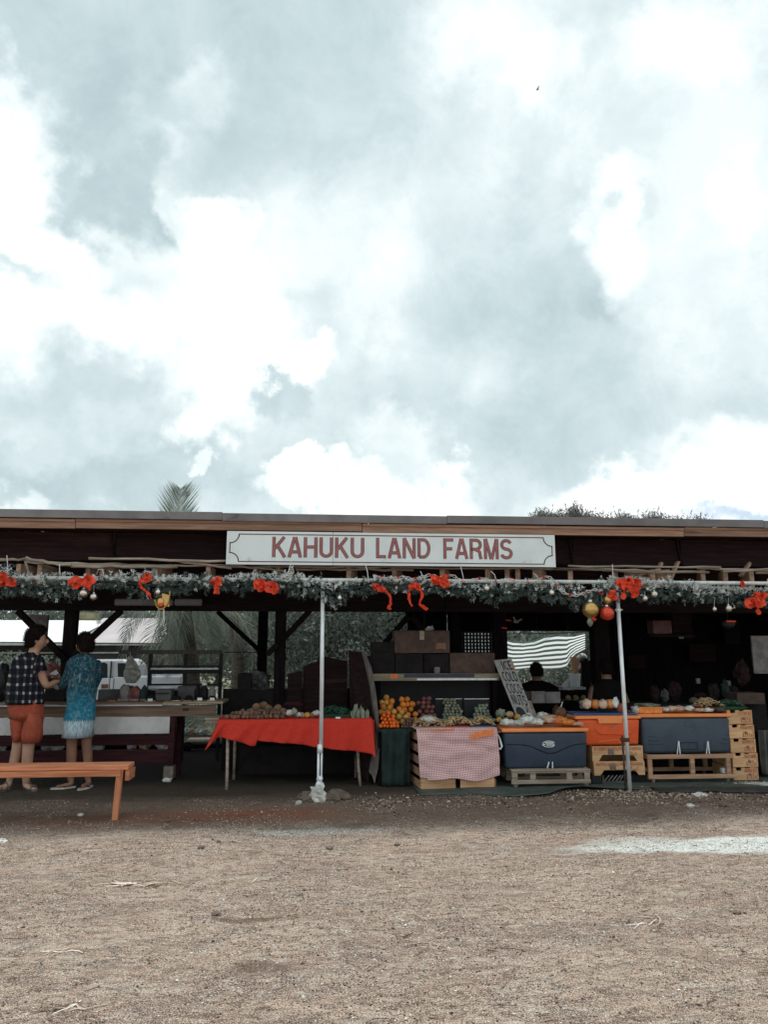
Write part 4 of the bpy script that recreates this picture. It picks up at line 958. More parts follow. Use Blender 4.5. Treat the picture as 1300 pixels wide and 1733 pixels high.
# dark goods boxes under and behind the red table
def bx(px0, py0, px1, py1, Yp, d, name, m_, lb, cat='box', bevel=.008, zb_=None):
    a0, a1, b0, b1 = span(px0, py0, px1, py1, Yp)
    return MB().box(a0, a1, Yp, Yp + d, b0 if zb_ is None else zb_, b1).build(name, M[m_], label=lb, cat=cat, bevel=bevel)
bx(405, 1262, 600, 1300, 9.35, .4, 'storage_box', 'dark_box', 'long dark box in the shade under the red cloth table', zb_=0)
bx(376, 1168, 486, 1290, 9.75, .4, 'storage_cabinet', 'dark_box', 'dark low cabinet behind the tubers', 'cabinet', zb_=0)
bx(402, 1140, 425, 1168, 9.8, .3, 'dark_box', 'dark_box', 'dark box on the cabinet left of the rear post')
q = at(437, 1152, 9.9)
MB().ball((q.x, 9.95, at(437, 1169, 9.9).z + .10), .15, .14, .15, 3, .5, 2).build('grey_sack', M['greytarp'], label='slumped grey sack on the dark cabinet beside the posts', cat='sack')
for k, (p0, p1, y0, y1, lb) in enumerate(((487, 512, 1140, 1136, 'leftmost dark plywood sheet standing behind the red table'), (513, 548, 1128, 1114, 'middle dark plywood sheet standing behind the red table'), (549, 588, 1111, 1119, 'right dark plywood sheet with sloping top by the stand'))):
    Yp = 9.6 + .05 * k; P0, P1 = at(p0, y0, Yp), at(p1, y1, Yp)
    MB().prism([(P0.x, 0), (P1.x, 0), (P1.x, P1.z), (P0.x, P0.z)], Yp, Yp + .02).build('plywood_sheet', M['recess'], label=lb, cat='board')
# ------------------------------------------------------------------ fruit stand in the middle
FY = 8.95
def panel3(name, pts, m_, parent=None, th=.02, **kw):
    mb = MB(); n = len(pts); P_ = [at(*p) for p in pts]; b = len(mb.v)
    mb.v += [tuple(p) for p in P_] + [(p.x, p.y + th, p.z) for p in P_]
    mb.f += [tuple(range(n)), tuple(range(n, 2 * n))[::-1]] + [((k + 1) % n, k, n + k, n + (k + 1) % n) for k in range(n)]
    return mb.build(name, m_, parent, **kw)
st = thing('fruit_stand', 'dark shelved fruit stand with pale shelf edge and curved leaning side board', 'stand', (at(740, 1240, FY).x, FY, 0))
panel3('side_board', [(590, 1101, 8.95), (616, 1104, 8.75), (621, 1130, 8.75), (630, 1180, 8.7), (633, 1240, 8.65), (631, 1300, 8.6), (622, 1322, 8.55), (606, 1308, 8.8), (594, 1240, 8.95)], M['recess'], st)
panel3('side_board_edge', [(612, 1103, 8.735), (618, 1104, 8.73), (629, 1130, 8.7), (637, 1175, 8.62), (642, 1225, 8.55), (643, 1265, 8.5), (640, 1300, 8.45), (634, 1326, 8.42), (630, 1313, 8.45), (624, 1306, 8.5), (632, 1262, 8.58), (633, 1222, 8.62), (628, 1175, 8.69), (620, 1135, 8.72)], M['grey_board'], st, th=.012)
a0, a1, b0, b1 = span(628, 1140, 846, 1152, FY)
MB().box(a0, a1, FY, FY + .5, b0, b1).build('shelf', M['shelf_edge'], st, bevel=.004)
for p0, p1, y0, y1, m_, n_ in ((661, 673, 1141, 1148, 'orange_label', 'price_sticker'), (684, 803, 1140.5, 1146.5, 'blue_strip', 'label_strip'), (706, 842, 1148, 1151, 'steel', 'metal_strip')):
    c0, c1, d0, d1 = span(p0, y0, p1, y1, FY); MB().box(c0, c1, FY - .004, FY - .001, d0, d1).build(n_, M[m_], st)
MB().box(a0 - .02, a1, FY + .52, FY + .54, 0, b1 + .2).build('back_board', M['black'], st)
for px in (640, 838):
    u = at(px, 1200, FY + .45).x; MB().box(u - .03, u + .03, FY + .44, FY + .50, 0, b0 - .002).build('upright', M['dark_wood_v'], st)
# sloping display board and its supports
F0, F1 = at(740, 1233, 8.45), at(740, 1213, 9.15)
dx0, dx1 = at(640, 1230, 8.5).x, at(846, 1230, 8.5).x
MB().hexa([(dx0, 8.45, F0.z - .03), (dx1, 8.45, F0.z - .03), (dx1, 9.15, F1.z - .03), (dx0, 9.15, F1.z - .03), (dx0, 8.45, F0.z), (dx1, 8.45, F0.z), (dx1, 9.15, F1.z), (dx0, 9.15, F1.z)]).build('display_board', M['black'], st)
MB().box(dx0, dx0 + .05, 8.5, 8.55, 0, F0.z - .03).build('leg', M['dark_wood_v'], st); MB().box(dx1 - .1, dx1 - .05, 8.62, 8.67, 0, F0.z - .03).build('leg', M['dark_wood_v'], st)
def dz(y): return F0.z + (F1.z - F0.z) * (y - 8.45) / .70
def gcl(u, v):
    p = at(646 + u * 48, 1233 + v * 97, 8.44 + .02); return (p.x, 8.43 + .02 * math.sin(u * 14 + v) , max(.012, F0.z * (1 - v)))
MB().grid(gcl, 24, 10).build('green_cloth', M['darkgreen'], smooth=True, thick=.003, label='dark green cloth hanging below the mandarins', cat='cloth')
# stock on the upper shelf
bz1 = b1
def onshelf(p0, p1, ytop, yb, m_, name, lb, yo=.05, d=.3, cat='box'):
    c0, c1, d0, d1 = span(p0, ytop, p1, yb, FY + yo); z0 = bz1 + .001 if yb >= 1139 else d0
    return MB().box(c0, c1, FY + yo, FY + yo + d, z0, d1).build(name, M[m_], label=lb, cat=cat, bevel=.006)
o1 = onshelf(630, 668, 1104, 1140, 'dark_box', 'storage_bin', 'black bin at the left end of the upper shelf', cat='bin')
o2 = onshelf(669, 716, 1106, 1140, 'dark_box', 'storage_bin', 'black bin beneath the cardboard box, left of the grey can', cat='bin')
o3 = onshelf(717, 761, 1106, 1140, 'dark_box', 'storage_bin', 'black bin behind the grey can on the upper shelf', .12, .25, cat='bin')
onshelf(762, 838, 1105, 1140, 'cardboard', 'long_box', 'long brown cardboard box at the right of the upper shelf', .10)
zc_ = at(715, 1105.6, FY + .05).z
c0, c1, d0, d1 = span(668, 1067, 762, 1105, FY + .04)
MB().box(c0, c1, FY + .06, FY + .34, zc_ + .002, d1).build('cardboard_box', M['cardboard'], label='large brown cardboard box on top of the black bins', cat='box', bevel=.008)
tb_ = bpy.data.objects['cardboard_box']; xm_ = (c0 + c1) / 2
MB().box(xm_ - .03, xm_ + .025, FY + .0565, FY + .0590, d1 - .11, d1 - .004).build('packing_tape', M['shelf_edge'], tb_); MB().box(c0 + .01, c1 - .01, FY + .0570, FY + .0592, d1 - .018, d1 - .014).build('flap_seam', M['black'], tb_); MB().box(c1 - .17, c1 - .05, FY + .0575, FY + .0594, zc_ + .05, zc_ + .12).build('faded_print', M['crate_print2'], tb_)
c0, c1, d0, d1 = span(630, 1086, 668, 1103, FY + .06)
MB().box(c0, c1, FY + .08, FY + .3, zc_ + .006, d1).build('dark_box', M['dark_box'], label='small dark box left of the cardboard box', cat='box', bevel=.006)
q = at(740, 1130, FY + .04); MB().lathe((q.x, FY + .05, bz1 + .001), [(.034, 0), (.036, .01), (.036, .065), (.03, .075), (.001, .076)], 16).build('grey_can', M['greycard'], label='small grey can at the middle of the upper shelf', cat='can')
q = at(728, 1062, FY + .2); MB().ball((q.x, FY + .2, at(728, 1066, FY + .2).z + .012), .045, .04, .03, 2, .8, 4, 4).build('crumpled_bag', M['bagwhite'], label='crumpled white bag on top of the cardboard box', cat='bag')

# piles of fruit: every fruit an object of its own
def proto(name, m_, r_, lump, lb, group, flat=1.0, sub=2, cat=None):
    mb = MB().ball((0, 0, 0), r_, r_, r_ * flat, sub, lump, 1, 2.5)
    me = mb.mesh(name, M[m_], True)
    return me, name, lb, group, cat or name.replace('_', ' ')
def put(pr, loc, rr, s=1.0):
    me, name, lb, group, cat = pr
    o = bpy.data.objects.new(name, me); COL.objects.link(o); o.location = loc; o.rotation_euler = (rr.uniform(0, 6), rr.uniform(0, 6), rr.uniform(0, 6)); o.scale = (s * rr.uniform(.9, 1.1),) * 3
    return tag(o, lb, cat, group)
def pile(pr, r_, p0, p1, yb, yt, Y0, seed=0, shrink=.35, base=None, jit=.15, cols=None, step=1.75):
    rr = random.Random(seed); X0, X1 = at(p0, yb, Y0).x, at(p1, yb, Y0).x
    zb0 = at((p0 + p1) / 2, yb, Y0).z if base is None else base; zt0 = at((p0 + p1) / 2, yt, Y0 + .1).z
    nrow = max(1, int(round((zt0 - zb0) / (r_ * 1.45))))
    for j in range(nrow):
        f = j / max(1, nrow); sk_ = rr.uniform(-.12, .12) * f; xa_, xb_ = X0 + (X1 - X0) * (f * shrink + sk_), X1 - (X1 - X0) * (f * shrink - sk_)
        n = max(1, int((xb_ - xa_) / (2 * r_ * .88)))
        for i in range(n):
            x = xa_ + (i + .5 + (.25 if j % 2 else -.2)) * (xb_ - xa_) / n + rr.uniform(-jit, jit) * r_ * 2.2
            put(pr, (x, Y0 + j * r_ * 1.15 + rr.uniform(-jit, jit) * r_, zb0 + r_ + j * r_ * 1.5 + rr.uniform(-jit, jit) * r_ * .5), rr)
    return
pr = proto('orange', 'orange_fruit', .036, .16, 'orange in the big pile on the fruit stand', 'oranges piled on the fruit stand')
pile(pr, .036, 668, 708, 1211, 1183, 8.78, 1, .25, dz(8.78)); pile(pr, .036, 645, 672, 1207, 1188, 8.86, 2, .2, dz(8.86) + .02)
pr = proto('yellow_orange', 'yellowfruit', .036, .12, 'yellowish orange heaped at the left end of the fruit stand', 'yellowish oranges at the left of the stand')
pile(pr, .036, 640, 664, 1198, 1176, 8.90, 3, .2, dz(8.9) + .06); pile(pr, .034, 664, 690, 1214, 1204, 8.66, 4, .1, dz(8.66))
pr = proto('mandarin', 'mandarin', .022, .05, 'small bright mandarin in the heap at the front left of the stand', 'mandarins heaped at the front of the stand', .85)
pile(pr, .022, 642, 678, 1231, 1206, 8.49, 5, .45, F0.z + .004)
pile(pr, .022, 642, 668, 1225, 1206, 8.55, 15, .3, dz(8.55))
pr = proto('red_onion', 'onion', .031, .08, 'red onion in the heap right of the oranges', 'red onions on the fruit stand')
pile(pr, .031, 708, 741, 1211, 1185, 8.76, 6, .2, dz(8.76))
pr = proto('pale_green_fruit', 'lime', .021, .1, 'small pale green fruit piled in the clear tub', 'pale green fruit in the clear tub')
pile(pr, .021, 748, 787, 1215, 1183, 8.72, 7, .25, dz(8.72) + .012)
pr = proto('dark_green_fruit', 'palegreens', .021, .35, 'dark green knobbly fruit in the right hand tub', 'knobbly green fruit in the right tub')
pile(pr, .021, 800, 836, 1214, 1192, 8.72, 8, .3, dz(8.72) + .012)
pr = proto('small_tuber', 'taro', .017, .3, 'small grey brown tuber beside the mandarins', 'small tubers beside the mandarins')
pile(pr, .017, 680, 708, 1232, 1216, 8.50, 9, .2, F0.z + .002)
# clear tubs behind the greens
for p0, p1, lb in ((744, 790, 'clear plastic tub holding the pale green fruit'), (794, 838, 'clear plastic tub holding the knobbly green fruit')):
    c0, c1 = at(p0, 1200, 8.7).x, at(p1, 1200, 8.7).x; y0_, y1_ = 8.68, 9.0; z0_ = dz(y0_) + .002
    zt1 = at((p0 + p1) / 2, 1182, 9.0).z
    tu = thing('clear_tub', lb, 'tub', ((c0 + c1) / 2, y0_, z0_))
    m1 = MB(); m1.box(c0, c1, y0_, y1_, z0_ + .028, z0_ + .034); m1.build('base', M['clear'], tu)
    MB().box(c0, c1, y0_, y0_ + .004, z0_ + .036, z0_ + .06).build('front_wall', M['clear'], tu); MB().box(c0, c1, y1_ - .004, y1_, z0_ + .036, zt1).build('back_wall', M['black'], tu)
    MB().box(c0, c1, y1_ - .012, y1_ - .006, zt1 - .008, zt1).build('rim', M['white_pl'], tu)
# knobbly shells: peanuts and ginger heaped loose
def heap(name, p0, p1, yb, yt, Y0, n, s, m_, lb, seed, depth=.16, asp=2.2, zb0=None, cat='produce'):
    rr = np.random.default_rng(seed); x0_, x1_ = at(p0, yb, Y0).x, at(p1, yb, Y0).x
    z0_ = at((p0 + p1) / 2, yb, Y0).z if zb0 is None else zb0; H = at((p0 + p1) / 2, yt, Y0 + depth / 2).z - z0_
    Vs = []; Fs = []; TT = []; k = 0
    while k < n:
        u, v = rr.uniform(-1, 1), rr.uniform(-1, 1); hh = H * max(0, 1 - u * u) ** .6 * max(0, 1 - v * v) ** .5
        x = (x0_ + x1_) / 2 + u * (x1_ - x0_) / 2; y = Y0 + depth / 2 + v * depth / 2; z = z0_ + hh * rr.uniform(.75, 1)
        W_, F_, T_ = stones(1, np.array([x]), np.array([y]), np.array([s]), seed * 1000 + k, z=np.array([z]))
        c_ = W_.mean(0); an = rr.uniform(0, 3.14); d_ = np.array([math.cos(an), math.sin(an) * .6, rr.normal(0, .3)]); d_ /= np.linalg.norm(d_)
        q_ = W_ - c_; q_ = q_ + np.outer(q_ @ d_, d_) * (asp - 1); Vs.append(q_ + c_); Fs.append(F_ + 6 * k); TT.append(T_); k += 1
    V_, F_ = np.concatenate(Vs), np.concatenate(Fs); c_ = V_.mean(0)
    return npobj(name, npmesh(name, V_ - c_, F_, M[m_], 3, np.concatenate(TT)), loc=tuple(c_), label=lb, cat=cat, kind='stuff', group=None)
heap('peanut_heap', 700, 754, 1234, 1212, 8.40, 260, .013, 'ginger', 'loose heap of pale ginger roots on the left of the gingham cloth', 21, zb0=F0.z)
heap('peanut_heap', 752, 802, 1230, 1212, 8.45, 220, .012, 'ginger', 'loose heap of pale roots in the red tray', 22, zb0=F0.z + .02)
heap('peanut_heap', 800, 838, 1228, 1212, 8.45, 150, .014, 'ginger', 'loose heap of white tipped roots in the navy tray', 23, zb0=F0.z + .02)
def bag(px, py, w_, h, Y0, m_, lb, seed, zb0=None, d=None, lump=.55, group=None, cat='bag', name='produce_bag', yaw=0, freq=3.0):
    q = at(px, py, Y0); z0_ = q.z if zb0 is None else zb0
    mb = MB().ball((0, 0, 0), w_ / 2, (d or w_ * .7) / 2, h / 2, 3, lump, seed, freq)
    mn = min(v[2] for v in mb.v); mb.v = [(x, y, max(z, mn * .8)) for x, y, z in mb.v]
    return mb.build(name, M[m_], smooth=True, label=lb, cat=cat, group=group, loc=(q.x, Y0 + (d or w_ * .7) / 2, z0_), rot=(0, 0, yaw))
bag(726, 1219, .19, .10, 8.42, 'bagwhite', 'white bag of shelled roots lying on top of the ginger heap', 3, zb0=F0.z + .045, lump=.4)
c0, c1 = at(754, 1232, 8.4).x, at(795, 1232, 8.4).x
MB().box(c0, c1, 8.38, 8.62, F0.z + .002, F0.z + .03).build('red_tray', M['red_tray'], label='shallow red tray on the gingham cloth', cat='tray', bevel=.005)
c0, c1 = at(796, 1232, 8.4).x, at(838, 1232, 8.4).x
MB().box(c0, c1, 8.38, 8.62, F0.z + .002, F0.z + .034).build('navy_tray', M['blue_strip'], label='shallow navy tray on the gingham cloth', cat='tray', bevel=.005)

# gingham covered crate
g0, g1, g2 = onz(712, 1337), onz(838, 1334), onz(688, 1319)
ex = (g1 - g0); Wd = ex.length; ex.normalize(); ey = (g2 - g0); Dp = max(.45, ey.length); ey.normalize()
hc = at(712, 1234, g0.y).z
gc = thing('wooden_crate_stand', 'tall slatted wooden crate under the gingham cloth', 'crate', (g0.x, g0.y, 0))
def gp_(a_, b_, z): return g0 + ex * a_ + ey * b_ + Vector((0, 0, z))
def gbox(name, a0_, a1_, b0_, b1_, z0_, z1_, m_=None, par=None):
    P_ = [gp_(a, b, z) for z in (z0_, z1_) for a, b in ((a0_, b0_), (a1_, b0_), (a1_, b1_), (a0_, b1_))]
    return MB().hexa(P_).build(name, m_ or M['crate'], par or gc, bevel=.003)
for a_ in (0, Wd - .03):
    for b_ in (0, Dp - .03): gbox('corner_post', a_ + .001, a_ + .03, b_ + .001, b_ + .03, 0.0, hc - .02, M['stand_wood'])
nS = 5; sh_ = (hc - .03) / nS
for k in range(nS):
    for side_ in (-.014, Wd + .002):
        gbox('side_slat', side_, side_ + .012, .0, Dp, .02 + k * sh_, .02 + k * sh_ + sh_ * .66, M['stand_wood'])
for a0_, a1_ in ((.0, Wd * .465), (Wd * .53, Wd * .99)):
    gbox('front_board', a0_, a1_, -.014, -.002, .008, .135)
    gbox('front_board', a0_, a1_, -.014, -.002, .16, .30); gbox('front_board', a0_, a1_, -.014, -.002, .33, .46)
gbox('top_board', -.02, Wd + .02, -.02, Dp + .05, hc - .018, hc)
gm2 = bpy.data.materials.new('gingham_cloth'); gm2.use_nodes = True; t = NT(gm2.node_tree); B = t.n['Principled BSDF']
uv = t.add('ShaderNodeTexCoord').outputs['UV']; us = t.add('ShaderNodeSeparateXYZ', inp={0: t.vmath('MULTIPLY', uv, (50, 34, 0))})
fx = t.math('GREATER_THAN', t.math('FRACT', us.outputs[0]), .5); fy = t.math('GREATER_THAN', t.math('FRACT', us.outputs[1]), .5)
sm_ = t.math('MULTIPLY', t.math('ADD', fx, fy), .5)
t.l.new(t.mixc(sm_, (.88, .74, .73), (.46, .085, .09)), B.inputs['Base Color']); B.inputs['Roughness'].default_value = .8
cb = [(703, 1237), (705, 1280), (708, 1316)]
def ging(u, v):
    if v < .1:
        f = v / .1; p = gp_(-.045 + u * (Wd + .08), .3 - f * .32, hc + .004); return p
    f = (v - .1) / .9
    drop = (hc - at(700, 1316, g0.y).z) + .035 * math.sin(u * 3.1) + .02 * math.sin(u * 9 + 1) - (.02 if u < .1 else 0)
    w0 = -.045 + .03 * f; z = hc + .004 - f * drop
    o = -.024 - .012 * f - .018 * f * (math.sin(u * 17 + f * 3) * .5 + .5) + .02 * noise.noise(Vector((u * 4 - f * 3, f * 5 + u * 2, 3)))
    o -= .035 * max(0, f - .8) / .2 * math.sin(min(1, u * 1.2) * 3.1) * .6 + .02 * max(0, noise.noise(Vector((u * 3 + f * 4, f * 3 - u * 5, 8))))
    return gp_(w0 + u * (Wd + .08 - .03 * f + .02 * f * math.sin(f * 3)), min(-.018, o), z)
ggo = MB().grid(ging, 120, 90).build('gingham_cloth', gm2, smooth=True, thick=.002, label='pink and white gingham cloth draped over the crate front', cat='cloth')
P1, P2, P3, P4 = gp_(Wd * .66, -.075, hc - .105), gp_(Wd * .975, -.075, hc - .055), gp_(Wd * .985, -.06, hc + .0), gp_(Wd * .67, -.06, hc - .052)
nt = thing('paper_note', 'orange paper note with red handwriting pinned to the gingham cloth', 'note', tuple(P1))
MB().poly([P1, P2, P3, P4]).build('paper', M['orange_label'], nt, thick=.002)
def nf(u, v, d):
    a_ = P1.lerp(P2, .05 + u * .9); b_ = P4.lerp(P3, .05 + u * .9); p = a_.lerp(b_, .22 + .56 * v); return (p.x, p.y - .004 - d, p.z)
scr = MB(); rr = random.Random(3); X_ = 0
for k in range(12):          # the note's writing is too small to read in the photograph: bare pen strokes
    if k == 7: continue
    u0_ = k / 12; pts_ = [(u0_ + rr.uniform(0, .05), rr.uniform(0, 1)) for _ in range(4)]
    strokes(scr, [(p[0] * 6, p[1]) for p in pts_], .10, lambda a_, b_, d_: nf(a_ / 6, b_, d_), k * .00003)
scr.build('handwriting', M['crate_print'], nt)
MB().box(*[gp_(Wd * .13, 0, 0).x, gp_(Wd * .45, 0, 0).x], g0.y - .055, g0.y - .050, hc - .010, hc + .004).build('orange_strip', M['orange_label'], label='thin orange strip along the top edge of the gingham cloth', cat='strip')
# kohlrabi and melons at the corner
for px, py, r_, Y0, m_, nm, lb in ((848, 1207, .055, 8.62, 'palegreens', 'round_greens', 'ball of knobbly pale greens left of the coconut sign'), (863, 1209, .045, 8.60, 'melon', 'tan_melon', 'pale round melon at the foot of the coconut sign'), (845, 1218, .035, 8.52, 'yellowfruit', 'tan_melon', 'small tan melon, left one beside the blue cooler'), (857, 1219, .035, 8.50, 'melon', 'tan_melon', 'small tan melon, right one beside the blue cooler'), (876, 1214, .045, 8.62, 'yellowfruit', 'tan_melon', 'orange tinted melon in front of the coconut sign'), (893, 1214, .045, 8.64, 'melon', 'tan_melon', 'greyish melon in front of the drawn coconut')):
    q = at(px, py, Y0); MB().ball((q.x, Y0, q.z), r_, r_ * .9, r_ * .85, 3, .5 if nm == 'round_greens' else .12, int(px), 4).build(nm, M[m_], label=lb, cat='produce', smooth=nm != 'round_greens')

# hand painted coconut sign
q00, q10, q11, q01 = (876.0, 1216), (908.0, 1222), (866.0, 1114.5), (836.0, 1117.5)
def sy(py): return 8.66 + (1220 - py) * .0022
cs = thing('coconut_sign', 'tall leaning grey board hand painted ICE COLD COCONUTS', 'sign', tuple(at(892, 1222, 8.66)))
panel3('board', [(q00[0], q00[1], sy(q00[1])), (q10[0], q10[1], sy(q10[1])), (q11[0], q11[1], sy(q11[1])), (q01[0], q01[1], sy(q01[1]))], mat('grey_sign_paint', (.36, .35, .34), (.25, .24, .235), 30, .8, .2, rand=0), cs)
def cf(u, v, d=0):
    a_ = (q00[0] + (q10[0] - q00[0]) * u, q00[1] + (q10[1] - q00[1]) * u); b_ = (q01[0] + (q11[0] - q01[0]) * u, q01[1] + (q11[1] - q01[1]) * u)
    x_, y_ = a_[0] + (b_[0] - a_[0]) * v, a_[1] + (b_[1] - a_[1]) * v; p = at(x_, y_, sy(y_)); return (p.x, p.y - .004 - d, p.z)
for word, u0_, u1_, v0_, v1_ in (('ICE', .32, .90, .83, .97), ('COLD', .12, .92, .64, .80), ('COCO-', .12, 1.0, .44, .60), ('NUTS', .12, .92, .25, .42)):
    mb = MB(); write(mb, word, .15, lambda a_, b_, d_: cf(u0_ + (u1_ - u0_) * a_ + .05 * (b_ - .5) * 0, v0_ + (v1_ - v0_) * b_, d_), 0); mb.build('painted_word', M['black'], cs)
mb = MB(); n = 20; mb.poly([cf(.34 + .24 * math.cos(6.283 * k / n), .12 + .095 * math.sin(6.283 * k / n), .001) for k in range(n)]); mb.build('painted_coconut', M['black'], cs)
mb = MB(); strokes(mb, [(.80, .27), (.78, .19), (.66, .11)], .035, cf, .0015); mb.build('painted_straw', M['black'], cs)
mb = MB(); strokes(mb, arc(.74, .075, .14, .035, 0, 360, 16), .05, cf, .0018); strokes(mb, arc(.74, .075, .06, .016, 0, 360, 10), .04, cf, .0019); mb.build('painted_flower', M['white_pl'], cs)
mb = MB(); mb.poly([cf(.82, .045, .0012), cf(1.0, .075, .0012), cf(.98, .0, .0012), cf(.85, -.01, .0012)]); mb.build('painted_leaf', M['black'], cs)
mb = MB(); mb.poly([cf(.80, .86, .001), cf(.98, .83, .001), cf(.95, .90, .001), cf(.84, .91, .001)]); mb.build('red_mark', M['crate_print'], cs)
panel3('prop_stick', [(893, 1186, 9.0), (899, 1186, 9.0), (913, 1221, 8.8), (906, 1221, 8.8)], M['pallet'], th=.02, label='grey prop stick leaning behind the coconut sign', cat='stick')

# ------------------------------------------------------------------ coolers
def rbox(x0, x1, y0, y1, z0, z1, tap=.02):
    t_ = tap
    return MB().hexa([(x0 + t_, y0 + t_, z0), (x1 - t_, y0 + t_, z0), (x1 - t_, y1 - t_, z0), (x0 + t_, y1 - t_, z0), (x0, y0, z1), (x1, y0, z1), (x1, y1, z1), (x0, y1, z1)])
# 1: navy with wave groove
Y1 = 8.28
a0, a1, b0, b1 = span(853, 1239, 996, 1301, Y1); lz = at(920, 1232.5, Y1).z
k1 = thing('cooler', 'big navy cooler with orange lid and oval white logo on a slatted pallet', 'cooler', ((a0 + a1) / 2, Y1, b0))
rbox(a0, a1, Y1, Y1 + .48, b0, b1, .018).build('body', M['navy'], k1, bevel=.035, seg=4, smooth=True)
MB().box(a0 - .02, a1 + .012, Y1 - .016, Y1 + .50, b1 + .001, lz).build('lid', M['orange_lid'], k1, bevel=.012, seg=3)
mb = MB(); gpts = []
for k in range(33):
    f = k / 32; py = 1260 + 15 * (math.exp(-((f - .55) / .20) ** 2)) - 1.5 * math.exp(-((f - 1) / .2) ** 2) ; p = at(857 + f * 137, py, Y1); gpts.append((p.x, Y1 + .010, p.z))
mb.tube(gpts, .0075, 6).build('wave_groove', M['black'], k1, smooth=True)
def oval(px, py, w_, h, Yp, m_, nm, par, off=.003, tilt=0):
    q = at(px, py, Yp); mb = MB(); n = 22
    mb.v += [(q.x + w_ / 2 * math.cos(6.283 * k / n), Yp - off - (.004 if l else 0), q.z + h / 2 * math.sin(6.283 * k / n) + tilt * w_ / 2 * math.cos(6.283 * k / n)) for l in (0, 1) for k in range(n)]
    mb.f += [tuple(range(n, 2 * n))] + [(k, (k + 1) % n, n + (k + 1) % n, n + k) for k in range(n)]
    return mb.build(nm, M[m_], par)
lg = oval(929, 1259, .150, .075, Y1, 'navy', 'logo_plate', k1, .004)
q = at(929, 1259, Y1)
mb = MB(); strokes(mb, arc(0, 0, .070, .032, 20, 340, 24), .007, lambda a_, b_, d_: (q.x + a_, Y1 - .0095 - d_, q.z + b_), 0)
for k in range(3): strokes(mb, [(-.045 + .01 * k, .014 - .014 * k), (.05 + .005 * k, .018 - .014 * k)], .009, lambda a_, b_, d_: (q.x + a_, Y1 - .0095 - d_, q.z + b_), k * .0001)
strokes(mb, [(-.075, -.012), (-.04, -.002)], .008, lambda a_, b_, d_: (q.x + a_, Y1 - .0095 - d_, q.z + b_), .0005)
strokes(mb, [(.03, -.034), (.052, -.018), (.06, -.004)], .009, lambda a_, b_, d_: (q.x + a_, Y1 - .0095 - d_, q.z + b_), .0007)
mb.build('logo', M['white_pl'], k1)
for px in (928, 934):
    q0, q1 = at(px + 1, 1289, Y1), at(px - (2 if px == 928 else -1), 1300, Y1); MB().beam((q0.x, Y1 - .012, q0.z), (q1.x, Y1 - .012, q1.z), .013, .012).build('drain_tap', M['steel'], k1, bevel=.003)
hp = [at(844, 1239, Y1 + .1), at(845.5, 1246, Y1 + .1), at(848, 1262, Y1 + .1), at(846, 1267, Y1 + .1), at(838, 1267, Y1 + .1)]
hp = [(at(852, 1241, Y1).x - .004, Y1 + .10, hp[0].z)] + [(at(843, 1241, Y1).x, Y1 + .10, at(848, 1240, Y1).z), (at(846.5, 1250, Y1).x, Y1 + .02, at(848, 1250, Y1).z), (at(849, 1263, Y1).x, Y1 - .02, at(848, 1263, Y1).z), (at(847, 1267, Y1).x, Y1 - .02, at(848, 1267, Y1).z), (at(839, 1266, Y1).x, Y1 + .0, at(848, 1266.5, Y1).z)]
MB().tube(hp, .011, 8).build('side_handle', M['white_pl'], k1, smooth=True)
# pallet
pl_ = thing('slatted_pallet', 'grey weathered pallet on stub feet under the navy cooler', 'pallet', ((a0 + a1) / 2, Y1, 0))
c0, c1 = at(866, 1305, Y1 - .05).x, at(1000, 1305, Y1 - .05).x; Yp = Y1 - .05
zt1, zt2, zb1, zb2 = b0 - .001, at(930, 1308.5, Yp).z, at(930, 1320, Yp).z, at(930, 1326.5, Yp).z
for yy_ in (Yp, Yp + .24, Yp + .50):
    MB().box(c0, c1, yy_, yy_ + .03, zt2, zt1 - .016).build('top_rail', M['pallet'], pl_, bevel=.003)
    MB().box(c0, c1, yy_, yy_ + .03, zb2, zb1).build('bottom_rail', M['pallet'], pl_, bevel=.003)
    for px in (867, 898, 960, 990):
        u = at(px, 1314, Yp).x; MB().box(u, u + .062, yy_ + .001, yy_ + .029, zb1, zt2).build('block', M['pallet'], pl_, bevel=.003)
for k in range(5):
    MB().box(c0 - .0, c1, Yp - .01 + k * .113, Yp + .08 + k * .113, zt1 - .015, zt1).build('deck_slat', M['pallet'], pl_, bevel=.002)
for u in (c0 + .045, c1 - .05):
    for yy_ in (Yp + .015, Yp + .5): MB().lathe((u, yy_, .012), [(.018, 0), (.03, max(.02, zb2 - .013))], 8).build('foot', M['concrete'], pl_)
# 2: orange cooler on two printed crates
Y2 = 8.40
a0, a1, b0, b1 = span(985, 1217, 1085, 1262, Y2); lz = at(1030, 1211.5, Y2).z
k2 = thing('cooler', 'orange red cooler with lighter orange lid behind the right pole', 'cooler', ((a0 + a1) / 2, Y2, b0))
rbox(a0 - .04, a1, Y2, Y2 + .42, b0, b1, .02).build('body', M['orange_pl'], k2, bevel=.03, seg=4, smooth=True)
MB().box(a0 - .07, a1 + .01, Y2 - .015, Y2 + .44, b1 + .001, lz).build('lid', M['orange_lid'], k2, bevel=.01, seg=3)
c0, c1, d0, d1 = span(1010, 1214, 1054, 1224, Y2)
MB().prism([(c0, d1), (c0 + .02, d0), (c1 - .02, d0), (c1, d1)], Y2 - .026, Y2 - .016).build('lid_tab', M['orange_lid'], k2, bevel=.004)
def rib(pts, Yp, m_, par, r_=.006, nm='moulded_rib'):
    P_ = [at(x, y, Yp) for x, y in pts]; MB().tube([(p.x, Yp + .004, p.z) for p in P_], r_, 6).build(nm, m_, par, smooth=True)
rib([(1006, 1226), (1011, 1238), (1018, 1242), (1060, 1243), (1072, 1240), (1078, 1228)], Y2, M['orange_pl'], k2)
